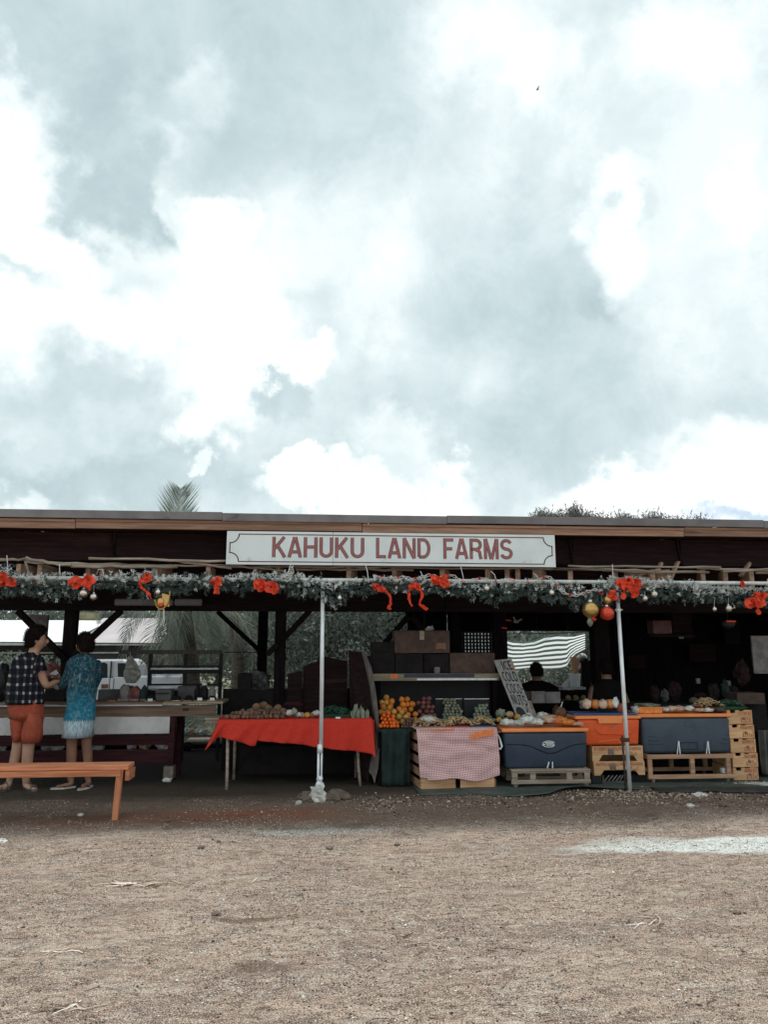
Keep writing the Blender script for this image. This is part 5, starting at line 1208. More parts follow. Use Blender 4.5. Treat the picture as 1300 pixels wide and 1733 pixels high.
rib([(1012, 1258), (1018, 1255), (1040, 1252.5), (1068, 1253), (1080, 1258)], Y2 + .004, M['orange_lid'], k2, .003)
q = at(1039, 1231, Y2); mb = MB(); strokes(mb, arc(0, 0, .03, .013, 0, 360, 16), .005, lambda a_, b_, d_: (q.x + a_, Y2 - .003 - d_, q.z + b_), 0); strokes(mb, [(-.015, 0), (.015, .002)], .006, lambda a_, b_, d_: (q.x + a_, Y2 - .003 - d_, q.z + b_), 0); mb.build('faint_logo', M['crate_print'], k2)
MB().box(at(972, 1210, Y2 + .08).x, at(1078, 1210, Y2 + .08).x, Y2 + .08, Y2 + .40, lz + .001, at(1030, 1207, Y2 + .08).z).build('blue_tray', M['blue_tray'], label='blue plastic tray lying on the orange cooler', cat='tray', bevel=.004)
def prints(par, x0, x1, z0, z1, Yp, seed):
    rr = random.Random(seed); mb = MB(); mb2 = MB(); n = 7
    for k in range(5):
        xx_ = x0 + (x1 - x0) * (k + .1) / 5; w_ = (x1 - x0) / 7.5
        mb.box(xx_, xx_ + w_, Yp - .0012, Yp - .0002, z0, z0 + (z1 - z0) * rr.uniform(.5, 1))
        if k % 2: mb2.box(xx_ + w_ * .3, xx_ + w_ * .7, Yp - .002, Yp - .0013, z0 + (z1 - z0) * .2, z0 + (z1 - z0) * .45)
    mb.build('printed_stamp', M['crate_print'], par); tag(mb2.build('printed_stamp_centre', M['crate'], par), kind='stuff')
def arch_crate(p0, p1, py0, py1, arch, Yp, lb, seed):
    a0, a1, b0, b1 = span(p0, py0, p1, py1, Yp); W_ = a1 - a0; H_ = b1 - b0
    T_ = thing('fruit_crate', lb, 'crate', ((a0 + a1) / 2, Yp, b0))
    for yo in (0, .44):
        MB().prism([(a0, b0), (a0 + .07, b0), (a0 + .115, b0 + H_ * arch), (a1 - .115, b0 + H_ * arch), (a1 - .07, b0), (a1, b0), (a1, b1), (a0, b1)], Yp + yo, Yp + yo + .014).build('end_board', M['crate'], T_)
    for x_ in (a0 + .001, a1 - .015): MB().box(x_, x_ + .014, Yp + .016, Yp + .438, b0 + .002, b1 - .002).build('side_board', M['crate'], T_)
    MB().box(a0 + .016, a1 - .016, Yp + .016, Yp + .438, b0 + H_ * .5, b0 + H_ * .55).build('base_board', M['dark_wood'], T_)
    MB().box(a0 + .02, a0 + W_ * .5, Yp - .0014, Yp - .0002, b1 - .05, b1 - .012).build('printed_band', M['crate_print'], T_); MB().box(a0 + W_ * .52, a1 - .02, Yp - .0014, Yp - .0002, b1 - .045, b1 - .012).build('printed_band', M['crate_print'], T_)
    c_ = a0 + W_ * .36; MB().prism([(c_ - .03, b1 - .028), (c_ + .035, b1 - .028), (c_ + .042, b1 - .085), (c_ + .015, b1 - .10), (c_ + .002, b1 - .075), (c_ - .012, b1 - .10), (c_ - .03, b1 - .075)], Yp - .003, Yp - .0016).build('printed_emblem', M['rock'], T_)
    prints(T_, a1 - .19, a1 - .07, b1 - .105, b1 - .055, Yp, seed)
    return b0, b1
z_c = arch_crate(1003, 1089, 1262.6, 1288, .42, Y2 - .02, 'upper printed crate directly under the orange cooler', 1)
arch_crate(1006, 1092, 1288.4, 1312, .38, Y2 - .03, 'lower printed crate of the pair under the orange cooler', 2)
zz_ = at(1045, 1312, Y2 - .03).z
c0, c1 = at(1001, 1320, Y2).x, at(1018, 1320, Y2).x
MB().box(c0, c1, Y2 - .02, Y2 + .42, .014, zz_ - .001).build('black_block', M['black'], label='black block under the left end of the printed crates', cat='block', bevel=.006)
c2, c3 = at(1062, 1320, Y2).x, at(1092, 1320, Y2).x
MB().box(c2, c3, Y2 + .02, Y2 + .40, .014, zz_ - .001).build('black_block', M['dark_box'], label='dark block under the right end of the printed crates', cat='block', bevel=.006)
gr = thing('plastic_grating', 'grey crate side with slanting bars between the black blocks', 'grating', (at(1040, 1320, Y2).x, Y2, .014))
c0, c1, d0, d1 = span(1019, 1306, 1058, 1326, Y2 + .02)
for (u0_, u1_, w0_, w1_) in ((c0, c0 + .02, .014, zz_ - .002), (c1 - .015, c1, .014, zz_ - .002), (c0 + .021, c1 - .016, .014, .035)): MB().box(u0_, u1_, Y2 + .0, Y2 + .02, w0_, w1_).build('frame_bar', M['greytarp'], gr)
for k in range(5): MB().beam((c0 + .025 + k * .045, Y2 + .01, .037), (min(c1 - .02, c0 + .085 + k * .045), Y2 + .012 + .001 * k, zz_ - .006), .008, .008).build('slanting_bar', M['greycard'], gr)
# 3: slate cooler on a timber stand
Y3 = 8.45
a0, a1, b0, b1 = span(1087, 1214, 1240, 1275.5, Y3); lz = at(1163, 1208, Y3).z
k3 = thing('cooler', 'wide slate blue cooler with orange lid on the open timber stand', 'cooler', ((a0 + a1) / 2, Y3, b0))
rbox(a0, a1, Y3, Y3 + .5, b0, b1, .016).build('body', M['slate'], k3, bevel=.04, seg=4, smooth=True)
MB().box(a0 - .035, a1 + .005, Y3 - .016, Y3 + .52, b1 + .001, lz).build('lid', M['orange_lid'], k3, bevel=.012, seg=3)
oval(1169, 1226, .14, .055, Y3 + .006, 'slate', 'blank_badge', k3, .004)
for px in (1148.5, 1198):
    q0, q1, q2 = at(px, 1254, Y3), at(px - 2.5, 1276, Y3), at(px + 2.5, 1276, Y3)
    MB().beam((q0.x, Y3 - .008, q0.z), (q1.x, Y3 - .012, q1.z), .010, .010).build('latch_strap', M['steel'], k3, bevel=.002); MB().beam((q0.x + .003, Y3 - .009, q0.z), (q2.x, Y3 - .013, q2.z), .010, .010).build('latch_strap', M['steel'], k3, bevel=.002)
for (x0, x1, y) in ((1099, 1109, 1246), (1099, 1115, 1252.5), (1100, 1123, 1258.5), (1231, 1240, 1243), (1225, 1240, 1250), (1222, 1241, 1256.5)):
    P0, P1 = at(x0, y, Y3), at(min(x1, 1234.5 - (y - 1243) * .12), y, Y3); MB().tube([(P0.x, Y3 + .012, P0.z), (P1.x, Y3 + .012, P1.z)], .0095, 6).build('moulded_rib', M['slate'], k3, smooth=True)
mb = MB(); q0, q1 = at(1153, 1257, Y3), at(1182, 1268, Y3); strokes(mb, [(q0.x, q0.z), (q1.x, q0.z), (q1.x, q1.z), (q0.x, q1.z), (q0.x, q0.z)], .007, lambda a_, b_, d_: (a_, Y3 - .002 - d_ + .004, b_), 0); mb.build('label_groove', M['black'], k3)
sd_ = thing('timber_stand', 'open reddish timber stand on stub feet under the slate cooler', 'stand', ((a0 + a1) / 2, Y3, 0))
Ys = Y3 - .06
c0, c1 = at(1097, 1290, Ys).x, at(1243, 1290, Ys).x; t1, t2, u1, u2 = b0 - .001, at(1170, 1284, Ys).z, at(1170, 1311, Ys).z, at(1170, 1318, Ys).z
c1b = at(1248, 1315, Ys).x
for yy_ in (Ys, Ys + .52):
    MB().box(c0, c1, yy_, yy_ + .04, t2, t1).build('top_rail', M['stand_wood'], sd_, bevel=.003)
    MB().box(c0, c1b, yy_, yy_ + .04, u2, u1).build('bottom_rail', M['stand_wood'], sd_, bevel=.003)
    for px in (1098, 1170, 1231):
        u = at(px, 1298, Ys).x; MB().box(u, u + .05, yy_ + .002, yy_ + .038, u1, t2).build('upright', M['stand_wood'], sd_, bevel=.003)
for u in (c0, c1 - .04): MB().box(u, u + .04, Ys + .041, Ys + .519, t2, t1).build('cross_rail', M['stand_wood'], sd_)
for u in (c0 + .06, c1 - .08):
    for yy_ in (Ys + .02, Ys + .54): MB().lathe((u, yy_, .012), [(.014, 0), (.026, max(.02, u2 - .013))], 8).build('foot', M['concrete'], sd_)
q = at(1232, 1305, Ys - .01)
tr = thing('tape_roll', 'white tape roll with dark core on the stand, lower right', 'roll', (q.x, Ys, u1))
MB().box(q.x - .03, q.x + .035, Ys - .002 + .045, Ys + .10, u1 + .001, u1 + .055).build('wrapper', M['white_pl'], tr, bevel=.006)
qq = (q.x + .02, Ys + .035, u1 + .028); MB().tube([(qq[0], Ys + .030, qq[2]), (qq[0], Ys + .044, qq[2])], .020, 16).build('core', M['black'], tr); MB().tube([(qq[0], Ys + .024, qq[2]), (qq[0], Ys + .0295, qq[2])], .009, 12).build('hub', M['white_pl'], tr)
# stack of five printed crates
CYk = 8.46; lefts = [1224, 1230, 1234, 1238, 1246]; rights = [1274, 1277.5, 1280, 1283.5, 1284.5]; tops = [1201.5, 1226, 1250, 1274, 1298.5]; bots = [1225.6, 1249.6, 1273.6, 1298.1, 1321.5]
nmz = ['topmost printed crate of the stack of five on the right', 'second printed crate from the top of the right stack', 'middle printed crate in the stack of five', 'fourth printed crate down the stack of five', 'bottom printed crate of the stack of five, on the ground']
for k in range(5):
    _, a1, b0, b1 = span(lefts[k], tops[k], rights[k], bots[k], CYk); a0 = a1 - .30; H_ = b1 - b0
    if k == 4: b0 = .015
    T_ = thing('fruit_crate', nmz[k], 'crate', ((a0 + a1) / 2, CYk, b0))
    n0, n1 = a1 - .265, a1 - .195
    for yo in (0, .44):
        MB().prism([(a0, b0), (a1, b0), (a1, b1 - .003), (n1 + .10, b1 - .003), (n1 + .095, b1 - .014), (n1 + .045, b1 - .014), (n1 + .04, b1 - .003), (n1, b1 - .003), (n1 - .008, b1 - .035), (n0 + .008, b1 - .035), (n0, b1 - .003), (a0, b1 - .003)], CYk + yo, CYk + yo + .014).build('end_board', M['crate'], T_)
    for x_ in (a0 + .001, a1 - .015): MB().box(x_, x_ + .014, CYk + .016, CYk + .438, b0, b1 - .004).build('side_board', M['crate'], T_)
    MB().box(a0 + .016, a1 - .016, CYk + .016, CYk + .438, b0 + .004, b0 + .012).build('base_board', M['dark_wood'], T_)
    MB().box(a1 - .018, a1 - .004, CYk - .006, CYk - .001, b0 + .002, b1 - .004).build('corner_strip', M['crate'], T_)
    MB().box(n1 + .03, a1 - .022, CYk - .0014, CYk - .0002, b1 - .055, b1 - .018).build('printed_band', M['crate_print'], T_)
    prints(T_, a1 - .145, a1 - .022, b0 + .012, b0 + H_ * .55, CYk, k + 5)
    MB().ball((a0 + .20, CYk - .001, b0 + H_ * .38), .025, .001, .02, 1, .4, k).build('printed_emblem', M['crate_print2'], T_)
bz_t = at(1250, 1201.5, CYk).z
# tray on the stack, cloth to its right
q0, q1 = at(1236, 1196, CYk + .1), at(1264, 1196, CYk + .1)
def trayf(u, v): return (0, 0, 0)
c0, c1 = at(1222, 1198, CYk + .05).x, at(1264, 1198, CYk + .05).x
MB().hexa([(c0 + .02, CYk + .02, bz_t), (c1 - .05, CYk + .02, bz_t), (c1 - .05, CYk + .4, bz_t), (c0 + .02, CYk + .4, bz_t), (c0, CYk, bz_t + .03), (c1, CYk, bz_t + .03), (c1, CYk + .42, bz_t + .03), (c0, CYk + .42, bz_t + .03)]).build('green_tray', M['greens'], label='shallow green tray on top of the five stacked crates', cat='tray', bevel=.004)
heap('green_beans', 1224, 1262, 1197, 1184, CYk + .08, 160, .012, 'greens', 'heap of green pods in the green tray', 31, .26, 2.6, bz_t + .03)
c0, c1 = at(1186, 1198, CYk + .1).x, at(1221, 1198, CYk + .1).x
MB().box(c0, c1, CYk + .05, CYk + .35, bz_t - .01, bz_t + .022).build('red_tray', M['red_tray'], label='dark red tray beside the green tray above the slate cooler', cat='tray', bevel=.006)
MB().box(c0 + .02, c1 - .02, CYk + .08, CYk + .33, lz + .001, bz_t - .0105).build('carton', M['cardboard'], label='low brown carton on the slate cooler under the red tray', cat='box', bevel=.004)
heap('peanut_heap', 1187, 1230, 1196, 1181, CYk + .08, 200, .012, 'ginger', 'heap of pale peanuts on the dark red tray', 32, .24, 2.0, bz_t + .02)
def drape(u, v):
    p = at(1286 + u * 40 + v * 4, 1236 + v * 74, 8.6); f = math.sin(u * 22 + v * 2) * .03
    return (p.x, 8.62 + f - .05 * v, p.z)
MB().grid(drape, 40, 20).build('grey_tarpaulin', M['greytarp'], smooth=True, thick=.004, label='grey folded tarpaulin hanging right of the stacked crates', cat='tarp')
bx(1287, 1238, 1340, 1312, 8.72, .4, 'covered_box', 'dark_box', 'dark box behind the grey tarpaulin', zb_=0)
# bags and goods on the lids
kz1 = at(920, 1232.5, Y1).z; kz2 = at(1030, 1207, Y2 + .08).z; kz3 = at(1163, 1208, Y3).z
G = 'bags on the navy cooler'
for k, (px, w_, h, yo, m_, lb) in enumerate([(862, .17, .055, .02, 'bagwhite', 'flat pale bag at the left end of the navy cooler lid'), (880, .15, .05, .0, 'bagwhite', 'cream bag, second from the left on the navy cooler'), (897, .20, .075, .06, 'bagwhite', 'largest white bag on the navy cooler, below the coconut sign'), (912, .16, .06, .0, 'bagwhite', 'white bag at the middle of the navy cooler lid'), (922, .14, .09, .15, 'bagwhite', 'upright clear bag at the middle rear of the navy cooler'), (933, .17, .08, .08, 'bagpeach', 'pinkish bag right of the white bags on the navy cooler'), (950, .17, .07, .05, 'bagorange', 'bag of orange slices on the right half of the navy cooler'), (966, .15, .05, .02, 'bagorange', 'small orange bag toward the right of the navy cooler'), (981, .16, .035, .0, 'bagpeach', 'flat peach bag at the right end of the navy cooler')]):
    bag(px, 1230, w_, h * 1.25, Y1 + yo, m_, lb, k + 40, zb0=kz1 + h * 1.25 * .38, group=G, d=.16)
for k, (px, py, r_, m_, lb) in enumerate([(938, 1212, .055, 'rock_white', 'pale greyish melon left of the whole coconut'), (965, 1213, .06, 'palegreens', 'grey green squash right of the whole coconut'), (974, 1206, .055, 'rock', 'brown grey squash behind the orange cooler lid edge')]):
    MB().ball((at(px, py, Y1 + .42).x, Y1 + .42, kz1 + r_ * .82 + .012), r_ * 1.2, r_, r_ * .85, 3, .2, k + 3, 3).build('squash', M[m_], smooth=True, label=lb, cat='squash')
q = at(949, 1206, Y1 + .45); T_ = thing('coconut', 'brown coconut with a white straw standing behind the navy cooler bags', 'coconut', (q.x, Y1 + .45, q.z - .055))
MB().ball((q.x, Y1 + .45, q.z), .066, .06, .07, 3, .2, 2, 4).build('husk', M['coconut'], T_, smooth=True); MB().tube([(q.x, Y1 + .45, q.z + .05), (q.x + .03, Y1 + .44, q.z + .125)], .006, 6).build('straw', M['white_pl'], T_)
MB().lathe((q.x, Y1 + .45, kz1 + .001), [(.04, 0), (.045, q.z - .066 - kz1)], 12).build('stand', M['dark_box'], T_)
for k, (px, w_, h, m_, lb) in enumerate([(996, .10, .115, 'bagpeach', 'leftmost bag of cut fruit on the blue tray'), (1010, .10, .11, 'bagorange', 'second bag of orange fruit on the blue tray'), (1023, .10, .115, 'bagpeach', 'bag of cut fruit at the middle of the blue tray'), (1036, .10, .11, 'bagorange', 'bag of orange fruit left of the pole on the blue tray'), (1044, .08, .13, 'bagwhite', 'pale bag behind the pole on the blue tray'), (1070, .0, 0, '', '')]):
    if w_: bag(px, 1200, w_, h, Y2 + .10 + (k % 2) * .03, m_, lb, k + 60, zb0=kz2 + h * .40, group='fruit bags on the orange cooler', lump=.35)
MB().ball((at(1050, 1196, Y2 + .16).x, Y2 + .16, kz2 + .05), .05, .05, .06, 3, .2, 3).build('red_package', mat('dark_red_pack', (.30, .07, .04), (.2, .04, .03), 10, .5, .2), smooth=True, label='dark red package right end of the fruit bags by the pole', cat='package')
q = at(988, 1199, Y2 + .25)
for k, (px, lb) in enumerate(((990, 'leftmost green leafy top behind the fruit bags'), (1012, 'middle green leafy top behind the fruit bags'), (1030, 'right green leafy top behind the fruit bags'))):
    MB().ball((at(px, 1195, Y2 + .28).x, Y2 + .28, kz2 + .085), .06, .05, .05, 2, .7, k + 2, 5).build('leafy_bundle', M['palegreens'], label=lb, cat='greens'); 
T_ = thing('fruit_basket', 'orange fruit packed in a clear box with green lid on the slate cooler', 'basket', (at(1100, 1205, Y3 + .05).x, Y3 + .05, kz3))
c0, c1 = at(1083, 1205, Y3 + .05).x, at(1122, 1205, Y3 + .05).x
MB().box(c0, c1, Y3 + .05, Y3 + .27, kz3 + .001, kz3 + .075).build('box', M['bagorange'], T_, bevel=.008); MB().ball(((c0 + c1) / 2, Y3 + .16, kz3 + .088), (c1 - c0) * .48, .11, .022, 3, .5, 3, 5).build('lid', M['palegreens'], T_)
MB().ball((c0 - .01, Y3 + .12, kz3 + .04), .05, .06, .04, 2, .5, 5).build('side_bag', M['bagwhite'], T_)
for k, (px, w_, h, m_, lb) in enumerate([(1130, .09, .05, 'bagwhite', 'small pale bag right of the green lidded box'), (1142, .13, .06, 'bagpeach', 'brownish bag of nuts on the slate cooler, left one'), (1156, .13, .06, 'bagpeach', 'brownish bag of nuts on the slate cooler, right one'), (1171, .12, .06, 'bagwhite', 'clear bag at the middle of the slate cooler'), (1188, .12, .045, 'bagpeach', 'peach bag below the red tray on the slate cooler'), (1203, .13, .045, 'bagwhite', 'pale bag below the peanut heap'), (1222, .12, .05, 'cardboard', 'brown bag at the right end of the slate cooler')]):
    bag(px, 1205, w_, h, Y3 + (.0 if px > 1180 else .05), m_, lb, k + 80, zb0=kz3 + h * .40, group='bags on the slate cooler', d=.07 if px > 1180 else .12)
# goods on the red table
pr = proto('taro_root', 'taro', .026, .3, 'brown taro root in the long heap on the red table', 'taro roots heaped on the red table')
tzz = tz2 + .003
pile(pr, .024, 383, 482, 1217, 1206, TY + .05, 41, .06, tzz, .3); pile(pr, .03, 390, 470, 1212, 1198, TY + .14, 42, .2, tzz, .3)
pr = proto('coconut', 'coconut', .048, .15, 'brown husked coconut at the back of the red table', 'coconuts at the back of the red table')
for px, py, Yo in ((434, 1197, .30), (446, 1194, .34), (454, 1199, .28), (470, 1200, .3), (479, 1205, .26), (460, 1208, .24), (425, 1206, .26), (441, 1208, .22)):
    put(pr, tuple(at(px, py, TY + Yo)), random.Random(px))
bag(497, 1200, .22, .05, TY + .3, 'maroon', 'reddish root lying across the back of the red table', 5, cat='root', name='long_root', d=.06, zb0=at(497, 1196, TY + .3).z)
for k, (px, w_, h, m_, lb) in enumerate([(489, .07, .07, 'bagwhite', 'left pale bag of garlic on the red table'), (497, .07, .08, 'palegreens', 'second pale bag of garlic on the red table'), (506, .06, .05, 'bagwhite', 'small white bag between the garlic and the melon'), (536, .10, .06, 'bagwhite', 'pale green bag left of the pole on the red table')]):
    bag(px, 1212, w_, h, TY + .04 + .02 * (k % 2), m_, lb, k + 90, zb0=tzz + h * .40, group='small bags on the red table', d=.07)
for px, m_, lb in ((511, 'melon', 'tan gourd right of the garlic bags'), (520, 'yellowfruit', 'orange gourd left of the metal pole'), (503, 'lime', 'green grey gourd behind the garlic bags'), (529, 'taro', 'brown gourd close to the metal pole')):
    MB().ball((at(px, 1208, TY + .12).x, TY + .12, tzz + .032), .035, .035, .032, 3, .15, px).build('gourd', M[m_], smooth=True, label=lb, cat='gourd')
a_ = at(568, 1205, TY + .2).x
heap('cucumber_heap', 540, 592, 1212, 1196, TY + .1, 130, .012, 'greens', 'heap of long green vegetables on the green tray', 51, .34, 5.0, tzz + .035)
MB().hexa([(a_ - .15, TY + .1, tzz), (a_ + .15, TY + .1, tzz), (a_ + .15, TY + .42, tzz), (a_ - .15, TY + .42, tzz), (a_ - .18, TY + .08, tzz + .035), (a_ + .18, TY + .08, tzz + .035), (a_ + .18, TY + .44, tzz + .035), (a_ - .18, TY + .44, tzz + .035)]).build('green_tray', M['greens'], label='green tray of vegetables on the red table', cat='tray', bevel=.004)
for k, px in enumerate((598, 606, 614, 622, 611, 602)):
    q = at(px, 1205, TY + .08 + .05 * (k > 3)); T_z = tzz + (.05 if k > 3 else .035)
    MB().ball((q.x, TY + .08 + .05 * (k > 3), T_z + (.02 if k > 3 else 0)), .025, .025, .05 + .01 * (k % 3), 2, .7, k + 5, 4).build('leafy_bunch', M['palegreens'], label=['leftmost pale leafy bunch beside the green tray', 'second leafy bunch from the green tray', 'third leafy bunch from the green tray', 'rightmost leafy bunch by the grey side board', 'raised leafy bunch at the rear right of the row', 'raised leafy bunch at the rear left of the row'][k] + ' on the red table', cat='greens', group='leafy bunches at the right end of the red table')
MB().box(at(568, 1214, TY + .02).x, at(576, 1214, TY + .02).x, TY + .02, TY + .03, tzz, tzz + .018).build('price_card', M['white_pl'], label='little white price card in front of the green tray', cat='card')
# dim stock at the right of the stall
bx(900, 1170, 923, 1190, 9.3, .02, 'grey_card', 'greycard', 'left grey card hanging below the seated figure', 'card', .002)
bx(924, 1171, 949, 1190, 9.32, .02, 'grey_card', 'greycard', 'right grey card hanging below the seated figure', 'card', .002)
bx(886, 1170, 899, 1184, 9.34, .02, 'brown_card', 'cardboard', 'small brown card left of the two grey cards', 'card', .002)
bx(1249, 1173, 1296, 1192, 9.2, .3, 'cardboard_box', 'cardboard', 'brown box in the dark above the stacked crates', zb_=at(1270, 1192, 9.2).z)
bx(1275, 1076, 1330, 1140, 9.6, .03, 'notice_board', 'greycard', 'dim grey notice hanging at the right edge', 'board', .003)
bx(1139, 1033, 1172, 1072, 10.6, .2, 'dim_box', 'recess', 'tall dim maroon box on the rear shelf', 'box')
bx(1106, 1050, 1138, 1073, 10.6, .2, 'dim_basket', 'onion', 'dim red basket on the rear shelf', 'basket')
a0, a1, b0, b1 = span(1100, 1074, 1180, 1078, 10.5); MB().box(a0, a1, 10.5, 10.9, b0, b1).build('rear_shelf', M['dark_wood'], label='thin dark shelf at the back right of the stall', cat='shelf')
bx(1150, 1077.5, 1158, 1081, 10.49, .01, 'shelf_tag', 'greycard', 'small grey tag under the rear shelf, left', 'tag', .001); bx(1159, 1074, 1174, 1080, 10.48, .01, 'shelf_tag', 'recess', 'reddish tag under the rear shelf, right', 'tag', .001)
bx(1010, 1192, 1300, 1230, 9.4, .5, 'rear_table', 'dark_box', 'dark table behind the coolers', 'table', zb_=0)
for k, (px, py, r_, m_) in enumerate(((1175, 1186, .05, 'rock'), (1190, 1185, .05, 'melon'), (1200, 1186, .05, 'melon'))):
    MB().ball((at(px, py, 9.5).x, 9.5, at(1200, 1192, 9.4).z + r_ * .8), r_ * 1.2, r_, r_ * .85, 3, .2, k).build('dim_melon', M[m_], smooth=True, label=['leftmost dull melon in the dark behind the slate cooler', 'middle dull melon in the dark behind the slate cooler', 'right dull melon in the dark behind the slate cooler'][k], cat='melon')
for k, (px, py) in enumerate(((1183, 1153), (1235, 1157), (1255, 1153))):
    bx(px - 3, py - 5, px + 3, py + 4, 9.9, .03, 'white_price_tag', 'greycard', ['leftmost small tag glinting in the dark stall', 'middle small tag glinting in the dark stall', 'rightmost small tag glinting in the dark stall'][k], 'tag', .002)
# small table with a grey pail of slats, and hanging coconuts below
Yt = 10.9
a0, a1, b0, b1 = span(953, 1163, 992, 1167, Yt)
MB().box(a0, a1, Yt, Yt + .4, b0, b1).build('white_shelf', M['white_sheet'], label='narrow white topped shelf under the grey pail', cat='shelf')
c0, c1, d0, d1 = span(965, 1142, 985, 1163, Yt + .05)
pa = thing('grey_pail', 'square grey pail holding upright slats', 'pail', ((c0 + c1) / 2, Yt + .1, b1)); MB().hexa([(c0 + .01, Yt + .1, b1 + .001), (c1 - .01, Yt + .1, b1 + .001), (c1 - .01, Yt + .25, b1 + .001), (c0 + .01, Yt + .25, b1 + .001), (c0, Yt + .09, d1), (c1, Yt + .09, d1), (c1, Yt + .26, d1), (c0, Yt + .26, d1)]).build('body', M['steel'], pa); MB().box(c0 - .005, c1 + .005, Yt + .08, Yt + .27, d1, d1 + .015).build('rim', M['steel'], pa)
for k in range(4):
    q0, q1 = at(970 + k * 3.2, 1142, Yt + .18), at(967 + k * 2.6, 1112, Yt + .18); MB().beam(q0, q1, .022, .012).build('slat', M['crate'], pa)
pr = proto('hanging_coconut', 'melon', .045, .1, 'dull round coconut under the white topped shelf', 'coconuts under the white shelf')
for px in (962, 975, 988): put(pr, tuple(at(px, 1181, Yt)), random.Random(px))
MB().box(a0, a1, Yt + .05, Yt + .35, at(970, 1188, Yt).z - .02, at(970, 1186, Yt).z).build('under_shelf', M['dark_wood'], label='dark board carrying the coconuts below the white shelf', cat='shelf')
MB().box(a0, a0 + .03, Yt + .36, Yt + .39, 0, b0 - .001).build('shelf_post', M['dark_wood_v'], label='dark post at the left of the white shelf', cat='post'); 
P0, P1, P2, P3 = at(952, 1163, Yt - .05), at(966, 1148, Yt - .05), at(966, 1163, Yt - .05), at(966, 1163, Yt - .05)
MB().prism([(P0.x, P0.z), (P1.x, P1.z), (P2.x, P2.z)], Yt + .02, Yt + .05).build('white_wedge', M['white_pl'], label='white triangular card left of the grey pail', cat='card')
panel3('leaning_post', [(984, 1118, 11.0), (1004, 1118, 11.0), (998, 1190, 11.0), (990, 1190, 11.0)], M['dark_wood_v'], label='dark tapering board right of the grey pail', cat='board')
# red marks and a hanging bird ornament under the header
for k, (px, py) in enumerate(((861, 1050), (854, 1063))):
    q = at(px, py, 9.9); MB().obox(q, .075, .02, .014, Matrix.Rotation(R(6), 3, 'Y')).build('red_marker', M['bow'], label=['upper red tag beside the dark post', 'lower red tag beside the dark post'][k], cat='tag')
T_ = thing('hanging_bird_ornament', 'small pale bird ornament hanging by the dark post', 'ornament', tuple(at(876, 1052, 9.7)))
q = at(874, 1052, 9.7); MB().ball(q, .04, .02, .022, 2, .3, 2).build('body', M['greycard'], T_); MB().beam(q, at(884, 1048, 9.7), .012, .02).build('wing', M['greycard'], T_); MB().beam(q, at(869, 1044, 9.7), .010, .016).build('wing', M['greycard'], T_); MB().tube([q, (q.x, q.y, 2.64)], .0015, 5).build('thread', M['black'], T_)
q = at(1233, 1052, 9.0); T_ = thing('red_spoon_rack', 'dark round basket with a red rim hanging at the right', 'basket', tuple(q)); MB().ball((q.x, 9.0, q.z - .03), .085, .06, .06, 3, .05, 1).build('bowl', M['black'], T_, smooth=True); MB().obox((q.x, 8.93, q.z), .12, .015, .018).build('rim', M['bow'], T_)
MB().tube([(q.x, 9.0, q.z + .02), (q.x, 9.0, 2.3)], .003, 5).build('cord', M['black'], T_)

# more stock half lost in the dark at the back right
for k, (px, w_, h, lb) in enumerate(((1112, .12, .20, 'dim jar at the left of the dark rear table'), (1128, .10, .16, 'dim jar beside the left one on the dark rear table'), (1146, .16, .24, 'tall dim bundle on the dark rear table'), (1212, .14, .22, 'dim bag in the middle of the dark rear table'), (1232, .10, .26, 'slim dim bottle on the dark rear table'), (1246, .12, .20, 'dim grey package left of the brown box'), (1262, .18, .30, 'dim hanging bundle above the brown box'), (1190, .18, .12, 'low dim basket on the dark rear table'))):
    q = at(px, 1170, 9.55); zt_ = at(px, 1192, 9.4).z
    MB().ball((0, 0, 0), w_ / 2, w_ / 2.4, h / 2, 3, .5, k + 7, 3).build('dim_stock', M[('recess', 'greytarp', 'recess', 'dark_box', 'darkgreen', 'dark_box', 'recess', 'recess')[k]], label=lb, cat='goods', loc=(q.x, 9.6, zt_ + (h * .03 if k != 6 else .22)))
for k, (px, py, w_, h) in enumerate(((1080, 1120, 30, 22), (1190, 1105, 44, 30), (1240, 1070, 26, 40))):
    bx(px - w_ / 2, py - h / 2, px + w_ / 2, py + h / 2, 12.3, .05, 'wall_notice', ('recess', 'recess', 'dark_box')[k], ['dim maroon panel on the back wall', 'dim brown panel on the back wall above the price tags', 'dim black panel on the back wall at the right'][k], 'panel', .003)
# dressing between the heaps on the fruit stand
pr = proto('mixed_fruit', 'melon', .03, .15, 'dull tan fruit wedged between the bigger heaps on the stand', 'tan fruit between the heaps on the stand')
rr = random.Random(77)
for k in range(16):
    px = rr.uniform(700, 838); Yq = rr.uniform(8.60, 8.70); put(pr, (at(px, 1215, Yq).x, Yq, dz(Yq) + .024), rr, .8)
